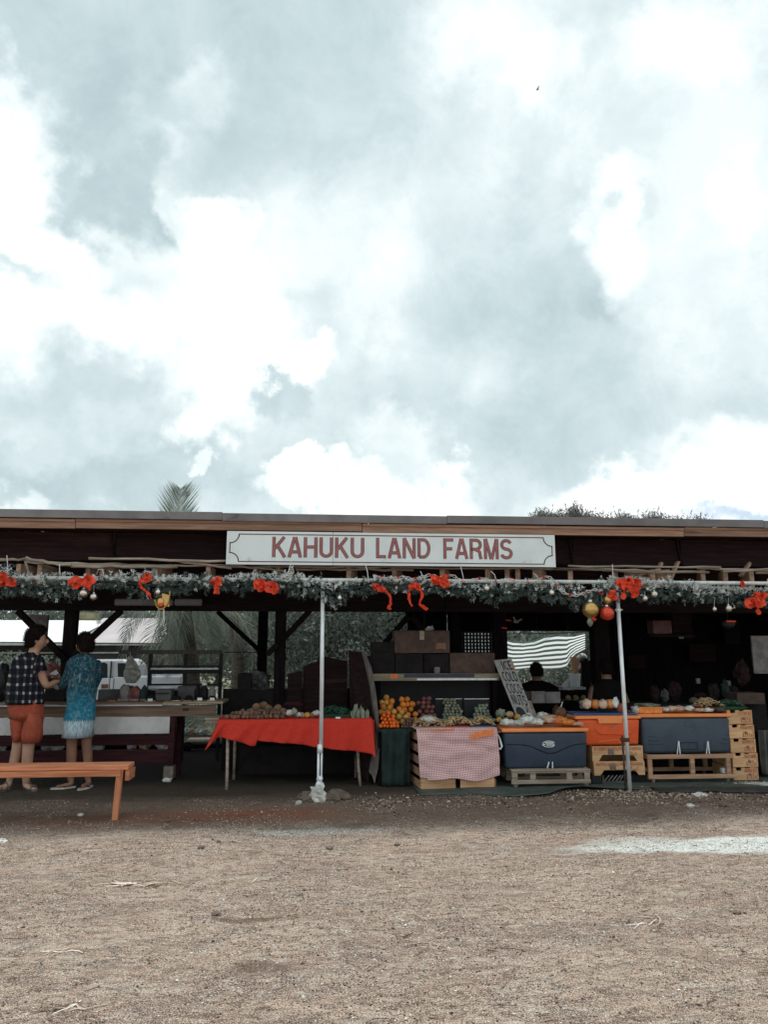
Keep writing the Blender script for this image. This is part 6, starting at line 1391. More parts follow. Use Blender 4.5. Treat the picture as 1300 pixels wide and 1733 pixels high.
# ------------------------------------------------------------------ garland, bows and baubles
GP = [(-60, 988, 24), (0, 985, 22), (60, 992, 22), (120, 997, 25), (160, 985, 19), (200, 985, 15), (240, 990, 18), (290, 991, 18), (340, 985, 18), (370, 988, 13), (400, 991, 16), (430, 984, 12), (460, 984, 14), (500, 990, 17), (540, 995, 21), (566, 1006, 26), (600, 995, 17), (640, 990, 12), (700, 990, 12), (760, 995, 15), (815, 1003, 21), (850, 1003, 16), (880, 998, 15), (930, 1003, 18), (960, 1008, 20), (990, 1012, 24), (1020, 1003, 18), (1050, 1000, 16), (1100, 1001, 16), (1150, 1001, 15), (1200, 1010, 18), (1240, 1010, 15), (1300, 1015, 15), (1370, 1012, 15)]
def gprof(px):
    for (a, b, c), (d, e, f) in zip(GP, GP[1:]):
        if a <= px <= d: k = (px - a) / (d - a); return b + (e - b) * k, c + (f - c) * k
    return GP[-1][1:]
def sprigs(bases, dirs, lens, tints, nn, nl, nw, seed):
    """needle tufts: one thin leaf-like blade per needle"""
    r = np.random.default_rng(seed); N = len(bases)
    B_ = np.repeat(bases, nn, 0); D = np.repeat(dirs, nn, 0); L = np.repeat(lens, nn)[:, None]; T = np.repeat(tints, nn)
    f = r.random((N * nn, 1)); P_ = B_ + D * L * f
    q = r.normal(size=(N * nn, 3)); q -= (q * D).sum(1, keepdims=True) * D; q /= np.linalg.norm(q, axis=1, keepdims=True) + 1e-9
    nd = D * .75 + q * .8; nd /= np.linalg.norm(nd, axis=1, keepdims=True)
    tip = P_ + nd * nl * r.uniform(.6, 1.2, (N * nn, 1)); s_ = np.cross(nd, r.normal(size=(N * nn, 3))); s_ /= np.linalg.norm(s_, axis=1, keepdims=True) + 1e-9
    m = P_ * .55 + tip * .45; V = np.stack([P_, m + s_ * nw, tip, m - s_ * nw], 1).reshape(-1, 3)
    F = np.arange(N * nn * 4).reshape(-1, 4); T = np.clip(T + r.normal(0, .06, N * nn), 0, 1)
    return V, F, np.repeat(T, 4)
def garland(p0, p1, lb, seed, dens=380):
    r = np.random.default_rng(seed); n = int((p1 - p0) / 158 * dens); bs, ds, ls, ts = [], [], [], []
    for k in range(n):
        px = r.uniform(p0, p1); pyc, rad = gprof(px); c = at(px, pyc, RY - .02)
        R_ = rad * .0064 * (1 + .55 * float(vnoise(np.array([px]), np.array([0.]), 14, 3)[0]) * 2)
        a = r.uniform(0, 6.283); d = np.array([r.normal(0, .45), math.cos(a) * .8, math.sin(a)]); d /= np.linalg.norm(d)
        rr_ = R_ * r.uniform(.1, .72); bs.append((c.x + d[0] * rr_ * .4, RY - .03 + d[1] * rr_ * .9, c.z + d[2] * rr_))
        ds.append(d); ls.append(R_ * r.uniform(.3, .55)); up = d[2] * rr_ / max(R_, .01)
        ts.append(r.uniform(.90, 1) if r.random() < (.55 if up > .2 else .14 if up > -.1 else .07) else r.uniform(0, .74))
    V, F, T = sprigs(np.array(bs), np.array(ds), np.array(ls), np.array(ts), 15, .032, .0036, seed + 1)
    c_ = V.mean(0); g_ = thing('fir_garland', lb, 'garland', tuple(c_))
    npobj('needles', npmesh('needles', V, F, M['needle'], 4, T), g_, kind='stuff')
    pts = []; 
    for k in range(int((p1 - p0) / 12) + 1): px = p0 + (p1 - p0) * k / int((p1 - p0) / 12); p = at(px, gprof(px)[0], RY - .02); pts.append((p.x, RY - .02 + .006 * math.sin(px), p.z))
    MB().tube(pts, .012, 6).build('wire_core', M['darkgreen'], g_)
    return g_
garland(-60, 222, 'artificial fir garland with frosted top, leftmost run above the man in plaid', 1)
garland(222, 462, 'frosted fir garland run between the gold ornament and the sign end', 2)
garland(462, 640, 'fir garland run over the left metal pole with hanging tuft', 3)
garland(640, 1025, 'fir garland run beneath the sign with paper chain', 4)
garland(1025, 1370, 'fir garland run right of the big red bow', 5)
def tinsel(pts, lb, rad, seed, dens=420, name='frosted_tinsel'):
    r = np.random.default_rng(seed); bs, ds, ls, ts = [], [], [], []; P_ = [at(x, y, RY - .05) for x, y in pts]
    for (a, b) in zip(P_, P_[1:]):
        for k in range(int((b - a).length * dens)):
            c = a.lerp(b, r.random()); d = r.normal(size=3); d /= np.linalg.norm(d)
            bs.append((c.x, c.y, c.z)); ds.append(d); ls.append(rad * r.uniform(.5, 1)); ts.append(r.uniform(.2, 1))
    V, F, T = sprigs(np.array(bs), np.array(ds), np.array(ls), np.array(ts), 5, rad * .6, .0022, seed)
    c_ = V.mean(0); npobj(name, npmesh('tinsel', V - c_, F, M['tinsel'], 4, T), loc=tuple(c_), label=lb, cat='tinsel')
tinsel([(1029, 981), (1040, 978), (1050, 984), (1060, 978), (1085, 980), (1110, 986), (1150, 989), (1200, 993), (1250, 996), (1300, 998), (1360, 1002)], 'white frosted tinsel wound along the rail right of the big bow', .034, 11)
tinsel([(28, 975), (45, 970), (62, 976), (80, 973), (105, 971), (125, 972)], 'frosted tinsel tuft above the garland near the left edge', .026, 12, 200)
tinsel([(560, 1012), (564, 1024), (566, 1034)], 'frosted twig tuft hanging beside the left pole', .035, 13, 260)
tinsel([(385, 975), (410, 971), (425, 976)], 'frosted tinsel tuft above the garland before the sign', .024, 14, 220)
tinsel([(195, 972), (222, 970), (250, 973)], 'frosted tinsel tuft above the garland over the strip lights', .020, 15, 160)

def smoothpath(P_, n=5):
    out_ = []; m_ = len(P_)
    for i in range(m_ - 1):
        p0, p1, p2, p3 = P_[max(i - 1, 0)], P_[i], P_[i + 1], P_[min(i + 2, m_ - 1)]
        for k in range(n):
            t_ = k / n; out_.append(.5 * ((2 * p1) + (p2 - p0) * t_ + (2 * p0 - 5 * p1 + 4 * p2 - p3) * t_ * t_ + (3 * p1 - p0 - 3 * p2 + p3) * t_ ** 3))
    out_.append(P_[-1]); return out_
def ribbon(par, pts, w_, seed=0, nm='ribbon_tail', yo=-.16):
    rr = random.Random(seed); P_ = smoothpath([at(p[0], p[1], RY + yo + (p[2] if len(p) > 2 else 0)) for p in pts]); mb = MB(); n = len(P_)
    for i, p in enumerate(P_):
        d = (P_[min(i + 1, n - 1)] - P_[max(i - 1, 0)]).normalized(); s_ = d.cross(Vector((.15, 1, .1))).normalized()
        tw = math.sin(i * .8 + seed) * .6; s_ = (s_ * math.cos(tw) + Vector((0, 1, 0)) * math.sin(tw)); ww = w_ * (1 + .15 * math.sin(i * 1.3 + seed))
        for k in range(5): f = k / 4 - .5; mb.v.append(tuple(p + s_ * ww * f + Vector((0, -.012 * math.cos(f * 3 + i * .6), 0))))
    for i in range(n - 1):
        for k in range(4): a_ = i * 5 + k; mb.f.append((a_, a_ + 1, a_ + 6, a_ + 5))
    mb.v = [tuple(Vector(v) + .010 * noise.noise_vector(Vector(v) * 38 + Vector((seed, 0, 0)))) for v in mb.v]
    return mb.build(nm, M['bow'], par, smooth=False, thick=.0015)
def loop(par, x, y, dx, dy, w_, seed):
    """puffed bow loop reaching from the knot at x, y out to x+dx, y+dy"""
    px_, py_ = -dy * .30, dx * .30
    return ribbon(par, [(x, y, 0), (x + dx * .5 + px_, y + dy * .5 + py_, -.03), (x + dx, y + dy, -.02), (x + dx * .55 - px_, y + dy * .5 - py_, .02), (x, y, .01)], w_, seed, 'ribbon_loop')
def bow(x, y, loops, tails, lb, w_=.05):
    w_ *= .85; p = at(x, y, RY - .16); T_ = thing('red_bow', lb, 'bow', tuple(p))
    for k, (dx, dy) in enumerate(loops): loop(T_, x, y, dx, dy, w_, k + int(x))
    for k, tl in enumerate(tails): ribbon(T_, [(x, y)] + tl, w_ * .62, k + int(y))
    MB().ball(tuple(p), .018, .014, .02, 2, .3, int(x), 4).build('knot', M['bow'], T_)
bow(9, 982, [(-13, -8), (13, 4), (-11, 5)], [], 'red velvet bow at the left edge of the garland', .075)
bow(139, 985, [(-20, 1), (18, -3)], [[(148, 993), (152, 998)], [(130, 993), (127, 997)]], 'red bow over two silver baubles, left of the strip lights', .075)
bow(238, 983, [(15, -9), (8, -6)], [[(236, 990), (246, 1000), (253, 1008), (256, 1014)]], 'red bow with one long tail above the gold angel', .05)
bow(367, 988, [(4, -9), (-6, -6)], [[(368, 995), (369, 1006)], [(364, 997), (364, 1005)]], 'small upright red bow left of the sign', .06)
bow(449, 990, [(-17, -2), (19, 8), (-10, 6)], [], 'red bow in two puffs under the left end of the sign', .075)
bow(640, 995, [(-8, -4), (9, 3)], [[(652, 999), (660, 1010), (661, 1021), (657, 1029), (662, 1029)]], 'red bow with curling tail right of the left pole', .05)
bow(701, 990, [(-7, 4), (8, 3)], [[(713, 1000), (714, 1012), (711, 1022), (724, 1032)], [(693, 1002), (693, 1016), (698, 1026)]], 'red ribbon loop with two curling tails under the sign', .055)
bow(746, 984, [(-14, -4), (12, 5), (8, -8)], [[(734, 977), (728, 975)], [(750, 994)]], 'red bow laid across the paper chain', .06)
bow(1064, 990, [(-16, -4), (20, 0), (4, -10), (14, 8), (-8, 4)], [[(1058, 1000), (1054, 1014)], [(1074, 1002), (1072, 1012)], [(1078, 1000), (1075, 1010)]], 'large red bow on the garland over the right pole', .08)
bow(1040, 1001, [(-6, 10), (-2, 12)], [], 'red ribbon loop left of the right pole', .06)
bow(1280, 1016, [(16, -8), (-14, 8), (12, 6), (2, -10)], [[(1284, 1030), (1285, 1040)], [(1266, 1026), (1262, 1026)]], 'large red bow near the right edge of the garland', .075)
bow(1256, 988, [(3, -6), (4, 4)], [], 'tiny red ribbon tip on the tinsel at the right', .03)
def bauble(px, py, r_, m_, lb, lump=0, yo=-.13, group=None):
    p = at(px, py, RY + yo); T_ = thing('bauble', lb, 'bauble', tuple(p), group)
    MB().ball(tuple(p), r_, r_, r_, 3, lump, int(px), 3).build('ball', M[m_], T_, smooth=True)
    MB().lathe((p.x, p.y, p.z + r_ * .97), [(r_ * .22, 0), (r_ * .22, r_ * .22), (.001, r_ * .23)], 10).build('cap', M['steel'], T_)
    pyg = gprof(px)[0]; g_ = at(px, min(pyg, py - 6), RY - .06)
    MB().tube([(p.x, p.y, p.z + r_ * 1.18), tuple(g_)], .0015, 5).build('thread', M['string'], T_)
for px, py, r_, m_, lb in ((141, 1004, .044, 'silver', 'larger silver bauble under the red bow on the left'), (158, 1010, .036, 'silver', 'smaller silver bauble to the right of its twin on the left'), (575, 1012, .025, 'silver', 'small silver bauble on the garland right of the left pole'), (824, 996, .032, 'silver', 'silver bauble under the letters of the sign, left one'), (934, 1003, .030, 'silver', 'silver bauble below the right end of the sign'), (1000, 1032, .088, 'gold', 'big gold bauble left of the right pole'), (1028, 1038, .075, 'redball', 'big shiny red bauble left of the right pole'), (1029, 1015, .045, 'gold', 'small gold bauble above the big red one'), (1035, 1004, .030, 'silver', 'small silver bauble beside the red ribbon loop'), (1108, 1006, .038, 'silver', 'silver bauble right of the big red bow, upper one'), (1092, 1013, .032, 'silver', 'silver bauble right of the big red bow, lower one'), (1234, 1030, .038, 'silver', 'silver bauble hanging low at the right'), (1210, 1031, .024, 'silver', 'dull little bauble left of the low silver one'), (267, 1002, .030, 'silver', 'silver bauble above the gold angel'), (373, 990, .018, 'silver', 'tiny silver bauble beside the upright bow')):
    bauble(px, py, r_, m_, lb)
p = at(999, 1050, RY - .12); T_ = thing('glass_ornament', 'greenish glass pendant below the big gold bauble', 'ornament', tuple(p))
MB().lathe((p.x, p.y, p.z - .05), [(.003, -.02), (.022, 0), (.034, .03), (.022, .07), (.006, .09)], 12).build('glass', M['palegreens'], T_, smooth=True); MB().tube([(p.x, p.y, p.z + .035), (p.x, p.y, p.z + .06)], .003, 5).build('hook', M['steel'], T_)
ribbon(T_, [(1010, 1040), (1005, 1046), (1008, 1050)], .03, 2, 'red_leaf')
p = at(271, 1020, RY - .14); T_ = thing('angel_ornament', 'gold winged angel ornament with white ribbon tails', 'ornament', tuple(p))
MB().ball(tuple(p), .045, .03, .055, 2, .3, 2, 4).build('body', M['gold'], T_, smooth=True)
MB().ball(tuple(at(272, 1023, RY - .18)), .022, .012, .018, 2, .3, 5, 4).build('red_heart', M['bow'], T_)
for pts_ in ([(262, 1016), (265, 1026), (272, 1031), (280, 1026), (286, 1014), (287, 1002)],):
    P_ = smoothpath([at(x_, y_, RY - .17) for x_, y_ in pts_], 4)
    for k, q in enumerate(P_): MB().ball(tuple(q), .010, .010, .010, 1).build('gold_bead', M['gold'], T_)
MB().grid(lambda u, v: tuple(at(274 + u * 12, 1024 - v * 20 + u * 3, RY - .15)[:]), 4, 4).build('wing', M['gold'], T_, thick=.003)
for pts_ in ([(268, 1030), (264, 1045), (260, 1059)], [(270, 1031), (268, 1046), (263, 1058)], [(276, 1030), (276, 1046), (272, 1059)], [(277, 1030), (278, 1046), (276, 1060)]):
    MB().tube([at(x_, y_, RY - .14) for x_, y_ in pts_], .0035, 5).build('ribbon_tail', M['string'], T_)
# chain of white and red links
CH = smoothpath([Vector(at(x_, y_, RY - .14)) for x_, y_ in ((640, 976), (660, 979), (685, 977), (700, 980), (728, 973), (745, 978), (765, 974), (785, 984), (815, 979), (838, 985), (862, 980), (882, 986), (905, 984), (925, 976), (940, 985), (950, 1000), (962, 1006), (975, 1008), (992, 1003), (1008, 998), (1018, 1003))], 12)
chn = thing('link_chain', 'paper link chain of white and red rings along the garland under the sign', 'chain', tuple(CH[0]))
def linkmesh(nm, m_):
    mb = MB(); n = 10; pts_ = [(.024 * math.cos(6.283 * k / n), 0, .014 * math.sin(6.283 * k / n)) for k in range(n + 1)]; mb.tube(pts_, .0035, 5, False); return mb.mesh(nm, m_, True)
lw, lr = linkmesh('link', M['string']), linkmesh('link', M['bow']); dist = 0; nxt = 0; kk = 0
for a_, b_ in zip(CH, CH[1:]):
    seg_ = (b_ - a_).length
    while nxt < dist + seg_:
        f = (nxt - dist) / seg_; c_ = a_.lerp(b_, f); o = bpy.data.objects.new('link', lr if kk % 5 in (1,) else lw); COL.objects.link(o); o.location = c_
        o.rotation_euler = ((.5 if kk % 2 else 1.2), -math.atan2((b_ - a_).z, (b_ - a_).x), 0); adopt(o, chn); nxt += .036; kk += 1
    dist += seg_
# white ties holding the rail up
for k, pts_ in enumerate([[(11, 940), (13, 972)], [(163, 972), (166, 964), (173, 963), (175, 974)], [(493, 950), (486, 975)], [(619, 957), (622, 968), (624, 986)], [(712, 967), (717, 979)], [(779, 955), (785, 980)], [(831, 967), (837, 972), (840, 981)], [(903, 970), (911, 977), (914, 986)], [(1037, 955), (1038, 982)], [(1121, 977), (1127, 986)], [(1300, 980), (1299, 992)], [(100, 955), (101, 975)]]):
    MB().tube([at(x_, y_, RY + (.05 if i == 0 else -.03)) for i, (x_, y_) in enumerate(pts_)], .0042, 6).build('white_tie', M['string'], label=['white cord tie above the bow at the left edge', 'looped white tie left of the strip lights', 'white tie dropping from the sign under its first word', 'white tie under the gap between the first two words', 'short bent tie left of the second word end', 'long white tie under the last word', 'short curved tie under the last word', 'short curved tie under the right end of the sign', 'straight white tie above the tinsel end', 'short tie over the tinsel right of the big bow', 'short tie at the far right', 'thin tie above the garland near the left post'][k], cat='tie')
MB().tube([at(583, 960, RY + .1), at(600, 969, RY + .1), at(605, 985, RY)], .003, 5).build('thin_wire', M['rust'], label='thin dark wire under the sign', cat='wire')

# ------------------------------------------------------------------ people
def skinned(name, nodes, edges, m_, parent, sub=2, root=0):
    me = bpy.data.meshes.new('s'); me.from_pydata([tuple(n[0]) for n in nodes], edges, []); o = bpy.data.objects.new('s', me); COL.objects.link(o)
    md = o.modifiers.new('skin', 'SKIN'); md.use_smooth_shade = True; o.modifiers.new('sub', 'SUBSURF').levels = sub
    lay = me.skin_vertices[0].data
    for i, n in enumerate(nodes): r_ = n[1]; lay[i].radius = r_ if isinstance(r_, tuple) else (r_, r_); lay[i].use_root = i == root
    dg = bpy.context.evaluated_depsgraph_get(); dg.update(); m2 = bpy.data.meshes.new_from_object(o.evaluated_get(dg)); bpy.data.objects.remove(o)
    co = np.array([v.co[:] for v in m2.vertices]); c_ = Vector(((co[:, 0].min() + co[:, 0].max()) / 2, (co[:, 1].min() + co[:, 1].max()) / 2, co[:, 2].min()))
    for v in m2.vertices: v.co -= c_
    m2.materials.clear(); m2.materials.append(m_)
    m2.polygons.foreach_set('use_smooth', [True] * len(m2.polygons))
    o = bpy.data.objects.new(name, m2); COL.objects.link(o); o.location = c_; adopt(o, parent); return o
def hand(nodes, edges, wi, wrist, d, up, s=1.0, curl=.5):
    """palm and five curled fingers grown from wrist node wi"""
    d = Vector(d).normalized(); up = Vector(up).normalized(); sd = d.cross(up).normalized()
    nodes.append((wrist + d * .045 * s, (.030 * s, .017 * s))); pi_ = len(nodes) - 1; edges.append((wi, pi_))
    for k in range(4):
        b_ = wrist + d * .085 * s + sd * (k - 1.5) * .019 * s; L = (.030, .034, .032, .025)[k] * s
        nodes.append((b_, .0095 * s)); i0 = len(nodes) - 1; edges.append((pi_, i0))
        c1 = b_ + (d * .9 - up * curl * .5).normalized() * L; c2 = c1 + (d * .5 - up * curl).normalized() * L * .8
        nodes.append((c1, .0085 * s)); nodes.append((c2, .0072 * s)); edges += [(i0, i0 + 1), (i0 + 1, i0 + 2)]
    b_ = wrist + d * .03 * s - sd * .034 * s; nodes.append((b_, .011 * s)); i0 = len(nodes) - 1; edges.append((pi_, i0))
    nodes.append((b_ + (d * .7 - sd * .5 - up * .3).normalized() * .035 * s, .0095 * s)); edges.append((i0, i0 + 1))
    nodes.append((nodes[-1][0] + (d - up * .5).normalized() * .028 * s, .008 * s)); edges.append((i0 + 1, i0 + 2))
def headset(par, c, face, skin_m, hair_m, s=1.0, hair_long=0.0, seed=1):
    """face features and hair on the head centred at c, looking along face"""
    f = Vector(face).normalized(); sd = f.cross(Vector((0, 0, 1))).normalized(); yw = math.atan2(f.y, f.x)
    def loc(a, b, z): return c + f * a * s + sd * b * s + Vector((0, 0, z * s))
    def ell(nm, p, ra, rb, rz_, m_, lump=0, fr=3, sub=2):
        mb = MB().ball((0, 0, 0), ra * s, rb * s, rz_ * s, sub, lump, seed, fr); return mb.build(nm, m_, par, smooth=True, loc=tuple(p), rot=(0, 0, yw)) if False else place(mb, nm, p, yw, m_, par)
    ell('nose', loc(.088, 0, -.018), .020, .012, .024, skin_m); ell('ear', loc(-.008, .076, -.008), .018, .008, .028, skin_m); ell('ear', loc(-.008, -.076, -.008), .018, .008, .028, skin_m)
    ell('eye', loc(.086, .030, .012), .007, .010, .007, M['black']); ell('eye', loc(.086, -.030, .012), .007, .010, .007, M['black'])
    ell('mouth', loc(.088, 0, -.052), .006, .022, .006, M['onion'])
    mb = MB(); bm = bmesh.new(); bmesh.ops.create_icosphere(bm, subdivisions=4, radius=1)
    for v in bm.verts:
        n_ = v.co.normalized(); k = 1 + .07 * noise.noise(n_ * 6 + Vector((seed, 0, 0))) + .03 * noise.noise(n_ * 18)
        x, y, z = n_.x * .103 * k, n_.y * .086 * k, n_.z * .125 * k
        # the hairline: pulled inside the head over face and jaw
        cut = (n_.x * .9 - n_.z * .75) - .22 - hair_long * .2
        cut2 = -n_.z - (.38 + hair_long)
        t_ = max(cut, cut2)
        if t_ > 0: k2 = max(.62, 1 - t_ * 1.5); x *= k2; y *= k2; z *= k2
        v.co = Vector((x - .006, y, z + .012))
    b = len(mb.v); mb.v = [tuple(v.co * s) for v in bm.verts]; mb.f = [tuple(v.index for v in q.verts) for q in bm.faces]; bm.free()
    place(mb, 'hair', c, yw, hair_m, par)
    r = np.random.default_rng(seed); bs, ds = [], []
    while len(bs) < 620:
        n_ = Vector(r.normal(size=3)).normalized()
        if (n_.x * .9 - n_.z * .75) > .20 + hair_long * .2 or -n_.z > .36 + hair_long: continue
        q_ = Vector((n_.x * .100 - .006, n_.y * .083, n_.z * .121 + .012)) * s; d_ = (n_ * .7 + Vector((.25, 0, -.35)) + Vector(r.normal(size=3)) * .35).normalized()
        rot_ = lambda v: (v[0] * math.cos(yw) - v[1] * math.sin(yw), v[0] * math.sin(yw) + v[1] * math.cos(yw), v[2])
        q2 = rot_(q_); bs.append((q2[0] + c.x, q2[1] + c.y, q2[2] + c.z)); ds.append(rot_(d_))
    V_, F_, T_ = sprigs(np.array(bs), np.array(ds), np.full(len(bs), .012), np.zeros(len(bs)), 5, .022 * s, .0016, seed)
    npobj('hair_strands', npmesh('hair', V_, F_, hair_m, 4, T_), par, kind='stuff')
def place(mb, nm, p, yw, m_, par):
    ca, sa = math.cos(yw), math.sin(yw); mb.v = [(p[0] + x * ca - y * sa, p[1] + x * sa + y * ca, p[2] + z) for x, y, z in mb.v]
    return mb.build(nm, m_, par, smooth=True)
def cloth_mat(name, kind):
    m = bpy.data.materials.new(name); m.use_nodes = True; t = NT(m.node_tree); B = t.n['Principled BSDF']; B.inputs['Roughness'].default_value = .9; B.inputs['Specular IOR Level'].default_value = .2
    P_ = t.add('ShaderNodeTexCoord').outputs['Object']
    if kind == 'plaid':
        q = t.vmath('ADD', P_, t.vmath('SCALE', t.noise(P_, 5, 2, .5, out=1))); 
        for nd in t.n:
            if nd.type == 'VECT_MATH' and nd.operation == 'SCALE': nd.inputs[3].default_value = .03
        s = t.add('ShaderNodeSeparateXYZ', inp={0: q}); bx_ = t.math('FRACT', t.math('MULTIPLY', t.math('ADD', s.outputs[0], t.math('MULTIPLY', s.outputs[1], .7)), 13)); bz_ = t.math('FRACT', t.math('MULTIPLY', s.outputs[2], 11))
        lx_, lz_ = t.smooth(t.math('ABSOLUTE', t.math('SUBTRACT', bx_, .5)), .20, .12), t.smooth(t.math('ABSOLUTE', t.math('SUBTRACT', bz_, .5)), .20, .12)
        mk = t.smooth(t.noise(P_, 9, 3, .6), .38, .56)
        c = t.mixc(t.math('MULTIPLY', lx_, .22), (.007, .008, .016), (.10, .10, .10)); c = t.mixc(t.math('MULTIPLY', lz_, .16), c, (.10, .10, .11)); c = t.mixc(t.math('MULTIPLY', t.math('MULTIPLY', lx_, lz_), mk), c, (.42, .41, .36))
    elif kind.startswith('tunic'):
        n_ = t.noise(P_, 9, 3, .6, .6, out=1); q = t.vmath('ADD', P_, t.vmath('SCALE', n_))
        for nd in t.n:
            if nd.type == 'VECT_MATH' and nd.operation == 'SCALE': nd.inputs[3].default_value = .10
        vo = t.add('ShaderNodeTexVoronoi', feature='DISTANCE_TO_EDGE', inp={'Vector': q, 'Scale': 14.0}).outputs[0]
        s = t.add('ShaderNodeSeparateXYZ', inp={0: P_}); wv_ = t.math('SINE', t.math('MULTIPLY', t.vmath('LENGTH', t.add('ShaderNodeVectorMath', operation='FRACTION', inp={0: t.vmath('SCALE', q)}).outputs[0]), 22))
        base = t.mixc(t.smooth(s.outputs[2], *((.25, .62) if kind == 'tunic' else (-1, -.5))), (.018, .18, .28), (.012, .06, .09))
        c = t.mixc(t.smooth(vo, .12, .02, 0, .22), base, (.25, .38, .40)); c = t.mixc(t.smooth(t.noise(t.vmath('MULTIPLY', P_, (1, 1, .5)), 26, 5, .65, 1.0), .54, .66, 0, .55), c, (.30, .40, .38)); c = t.mixc(t.smooth(t.noise(P_, 14, 3, .6), .55, .65, 0, .5), c, (.008, .04, .07))
        zig = t.math('ABSOLUTE', t.math('SUBTRACT', t.math('FRACT', t.math('MULTIPLY', s.outputs[0], 45)), .5)); edge_ = t.math('MULTIPLY_ADD', zig, .05, .165)
        band = t.smooth(t.math('SUBTRACT', s.outputs[2], edge_), .012, -.012)
        wt = t.mixc(t.smooth(t.noise(t.vmath('MULTIPLY', P_, (60, 60, 14)), 1, 2, .5), .45, .6), (.50, .58, .62), (.28, .39, .46)); c = t.mixc(band, c, wt) if kind == 'tunic' else c
    t.l.new(c, B.inputs['Base Color'])
    t.l.new(t.add('ShaderNodeBump', inp={'Height': t.noise(P_, 18, 4, .5), 'Strength': .5, 'Distance': .02}).outputs[0], B.inputs['Normal'])
    return m
MP, MT, MS = cloth_mat('plaid_cloth', 'plaid'), cloth_mat('tunic_cloth', 'tunic'), cloth_mat('sleeve_cloth', 'tunic_sleeve')
def ring(px, py, hw, dep, Yp, dy=0):
    p = at(px, py, Yp); w_ = at(px + hw, py, Yp).x - p.x; return (p.x, Yp + dy, p.z, w_, dep)
def wrinkled(mb, amp, fr, seed):
    mb.v = [tuple(Vector(v) + Vector((1, -1, 0)) * (amp * .55 * noise.noise(Vector((v[0] * 9 + seed, v[1] * 9, v[2] * 17 + v[0] * 14)))) ) for v in mb.v]
    mb.v = [tuple(Vector(v) + Vector((noise.noise(Vector(v) * fr + Vector((seed, 0, 0))), noise.noise(Vector(v) * fr + Vector((0, seed, 9))), 0)) * amp) for v in mb.v]; return mb
# --- the man in plaid
YM = onz(46, 1338).y; S_ = lambda px, py, dy=0.0: at(px, py, YM) + Vector((0, dy, 0))
man = thing('person', 'person in dark plaid shirt and rust red shorts standing at the counter, far left', 'person', (at(46, 1340, YM).x, YM, 0))
def V3(px, py, dy, z=None):
    p = S_(px, py); return Vector((p.x, YM + dy, p.z if z is None else z))
nd = [(V3(45, 1200, 0), (.125, .10)), (V3(44, 1160, 0), (.13, .10)), (V3(48, 1125, 0), (.15, .10)), (V3(56, 1106, .0), (.055, .055)), (V3(58, 1097, .01), (.056, .056)), (V3(60.5, 1092, .015), (.092, .098)), (V3(61, 1080, .015), (.104, .110)), (V3(61, 1070, .015), (.07, .08)),
      (V3(33, 1208, .02), .095), (V3(30, 1258, .01), .062), (V3(22, 1290, .03), (.058, .058)), (V3(12, 1322, .05), .034), (V3(11, 1332, .05, .05), .034), (V3(3, 1334, -.03, .028), (.042, .024)), (V3(-4, 1336, -.09, .022), (.036, .016)),
      (V3(56, 1208, -.02), .098), (V3(49, 1260, -.02), .064), (V3(45, 1292, .0), .060), (V3(42, 1324, .02), .036), (V3(41, 1333, .03, .05), .036), (V3(52, 1336, -.02, .028), (.042, .024)), (V3(62, 1337, -.05, .022), (.036, .016)),
      (V3(64, 1119, -.03), .062), (V3(71, 1140, -.03), .048), (V3(77, 1162, .0), .042), (V3(86, 1155, .12), .030),
      (V3(34, 1120, .05), .06), (V3(37, 1145, .12), .046), (V3(44, 1165, .18), .04), (V3(72, 1163, .26), .028)]
ed = [(0, 1), (1, 2), (2, 3), (3, 4), (4, 5), (5, 6), (6, 7), (0, 8), (8, 9), (9, 10), (10, 11), (11, 12), (12, 13), (13, 14), (0, 15), (15, 16), (16, 17), (17, 18), (18, 19), (19, 20), (20, 21), (2, 22), (22, 23), (23, 24), (24, 25), (2, 26), (26, 27), (27, 28), (28, 29)]
hand(nd, ed, 25, nd[25][0], (.5, .8, .1), (0, -.2, 1)); hand(nd, ed, 29, nd[29][0], (.8, .5, .1), (0, -.2, 1))
skinned('body', nd, ed, M['skin'], man)
headset(man, V3(61, 1082, .015), (.92, .35, 0), M['skin'], M['hair'], 1.16, .34, 1)
mb = MB().loft([ring(56, 1103, 10, .065, YM), ring(53, 1107, 14, .085, YM), ring(50, 1112, 21, .11, YM), ring(48, 1119, 25, .135, YM), ring(45, 1130, 27, .15, YM), ring(42, 1150, 27.5, .155, YM), ring(41, 1170, 29, .16, YM), ring(41.5, 1182, 30, .165, YM), ring(42, 1191, 30.5, .17, YM)], 36, False)
wrinkled(mb, .034, 7, 3).build('plaid_shirt', MP, man, smooth=True, thick=.004)
mb = MB().tube([V3(62, 1117, -.03), V3(66, 1126, -.04), V3(70, 1138, -.04)], [.080, .078, .072], 16, False); wrinkled(mb, .01, 12, 5).build('shirt_sleeve', MP, man, smooth=True, thick=.004)
mb = MB().tube([V3(36, 1118, .05), V3(34, 1128, .08), V3(37, 1142, .12)], [.075, .07, .066], 16, False); wrinkled(mb, .01, 12, 6).build('shirt_sleeve', MP, man, smooth=True, thick=.004)
mb = MB().loft([ring(44, 1178, 26, .14, YM), ring(44, 1192, 28, .15, YM), ring(44.5, 1208, 28.5, .15, YM), ring(45, 1216, 28, .14, YM)], 30, False)
mb.loft([ring(32.5, 1206, 15, .12, YM, .01), ring(31, 1225, 13.5, .115, YM, .01), ring(30.5, 1242, 12, .105, YM, .015), ring(30, 1255, 10.5, .10, YM, .015)], 22, False)
mb.loft([ring(57, 1206, 16, .13, YM, -.01), ring(56, 1225, 16.5, .125, YM, -.015), ring(55, 1242, 16.5, .12, YM, -.02), ring(54.5, 1256, 16.5, .115, YM, -.02)], 22, False)
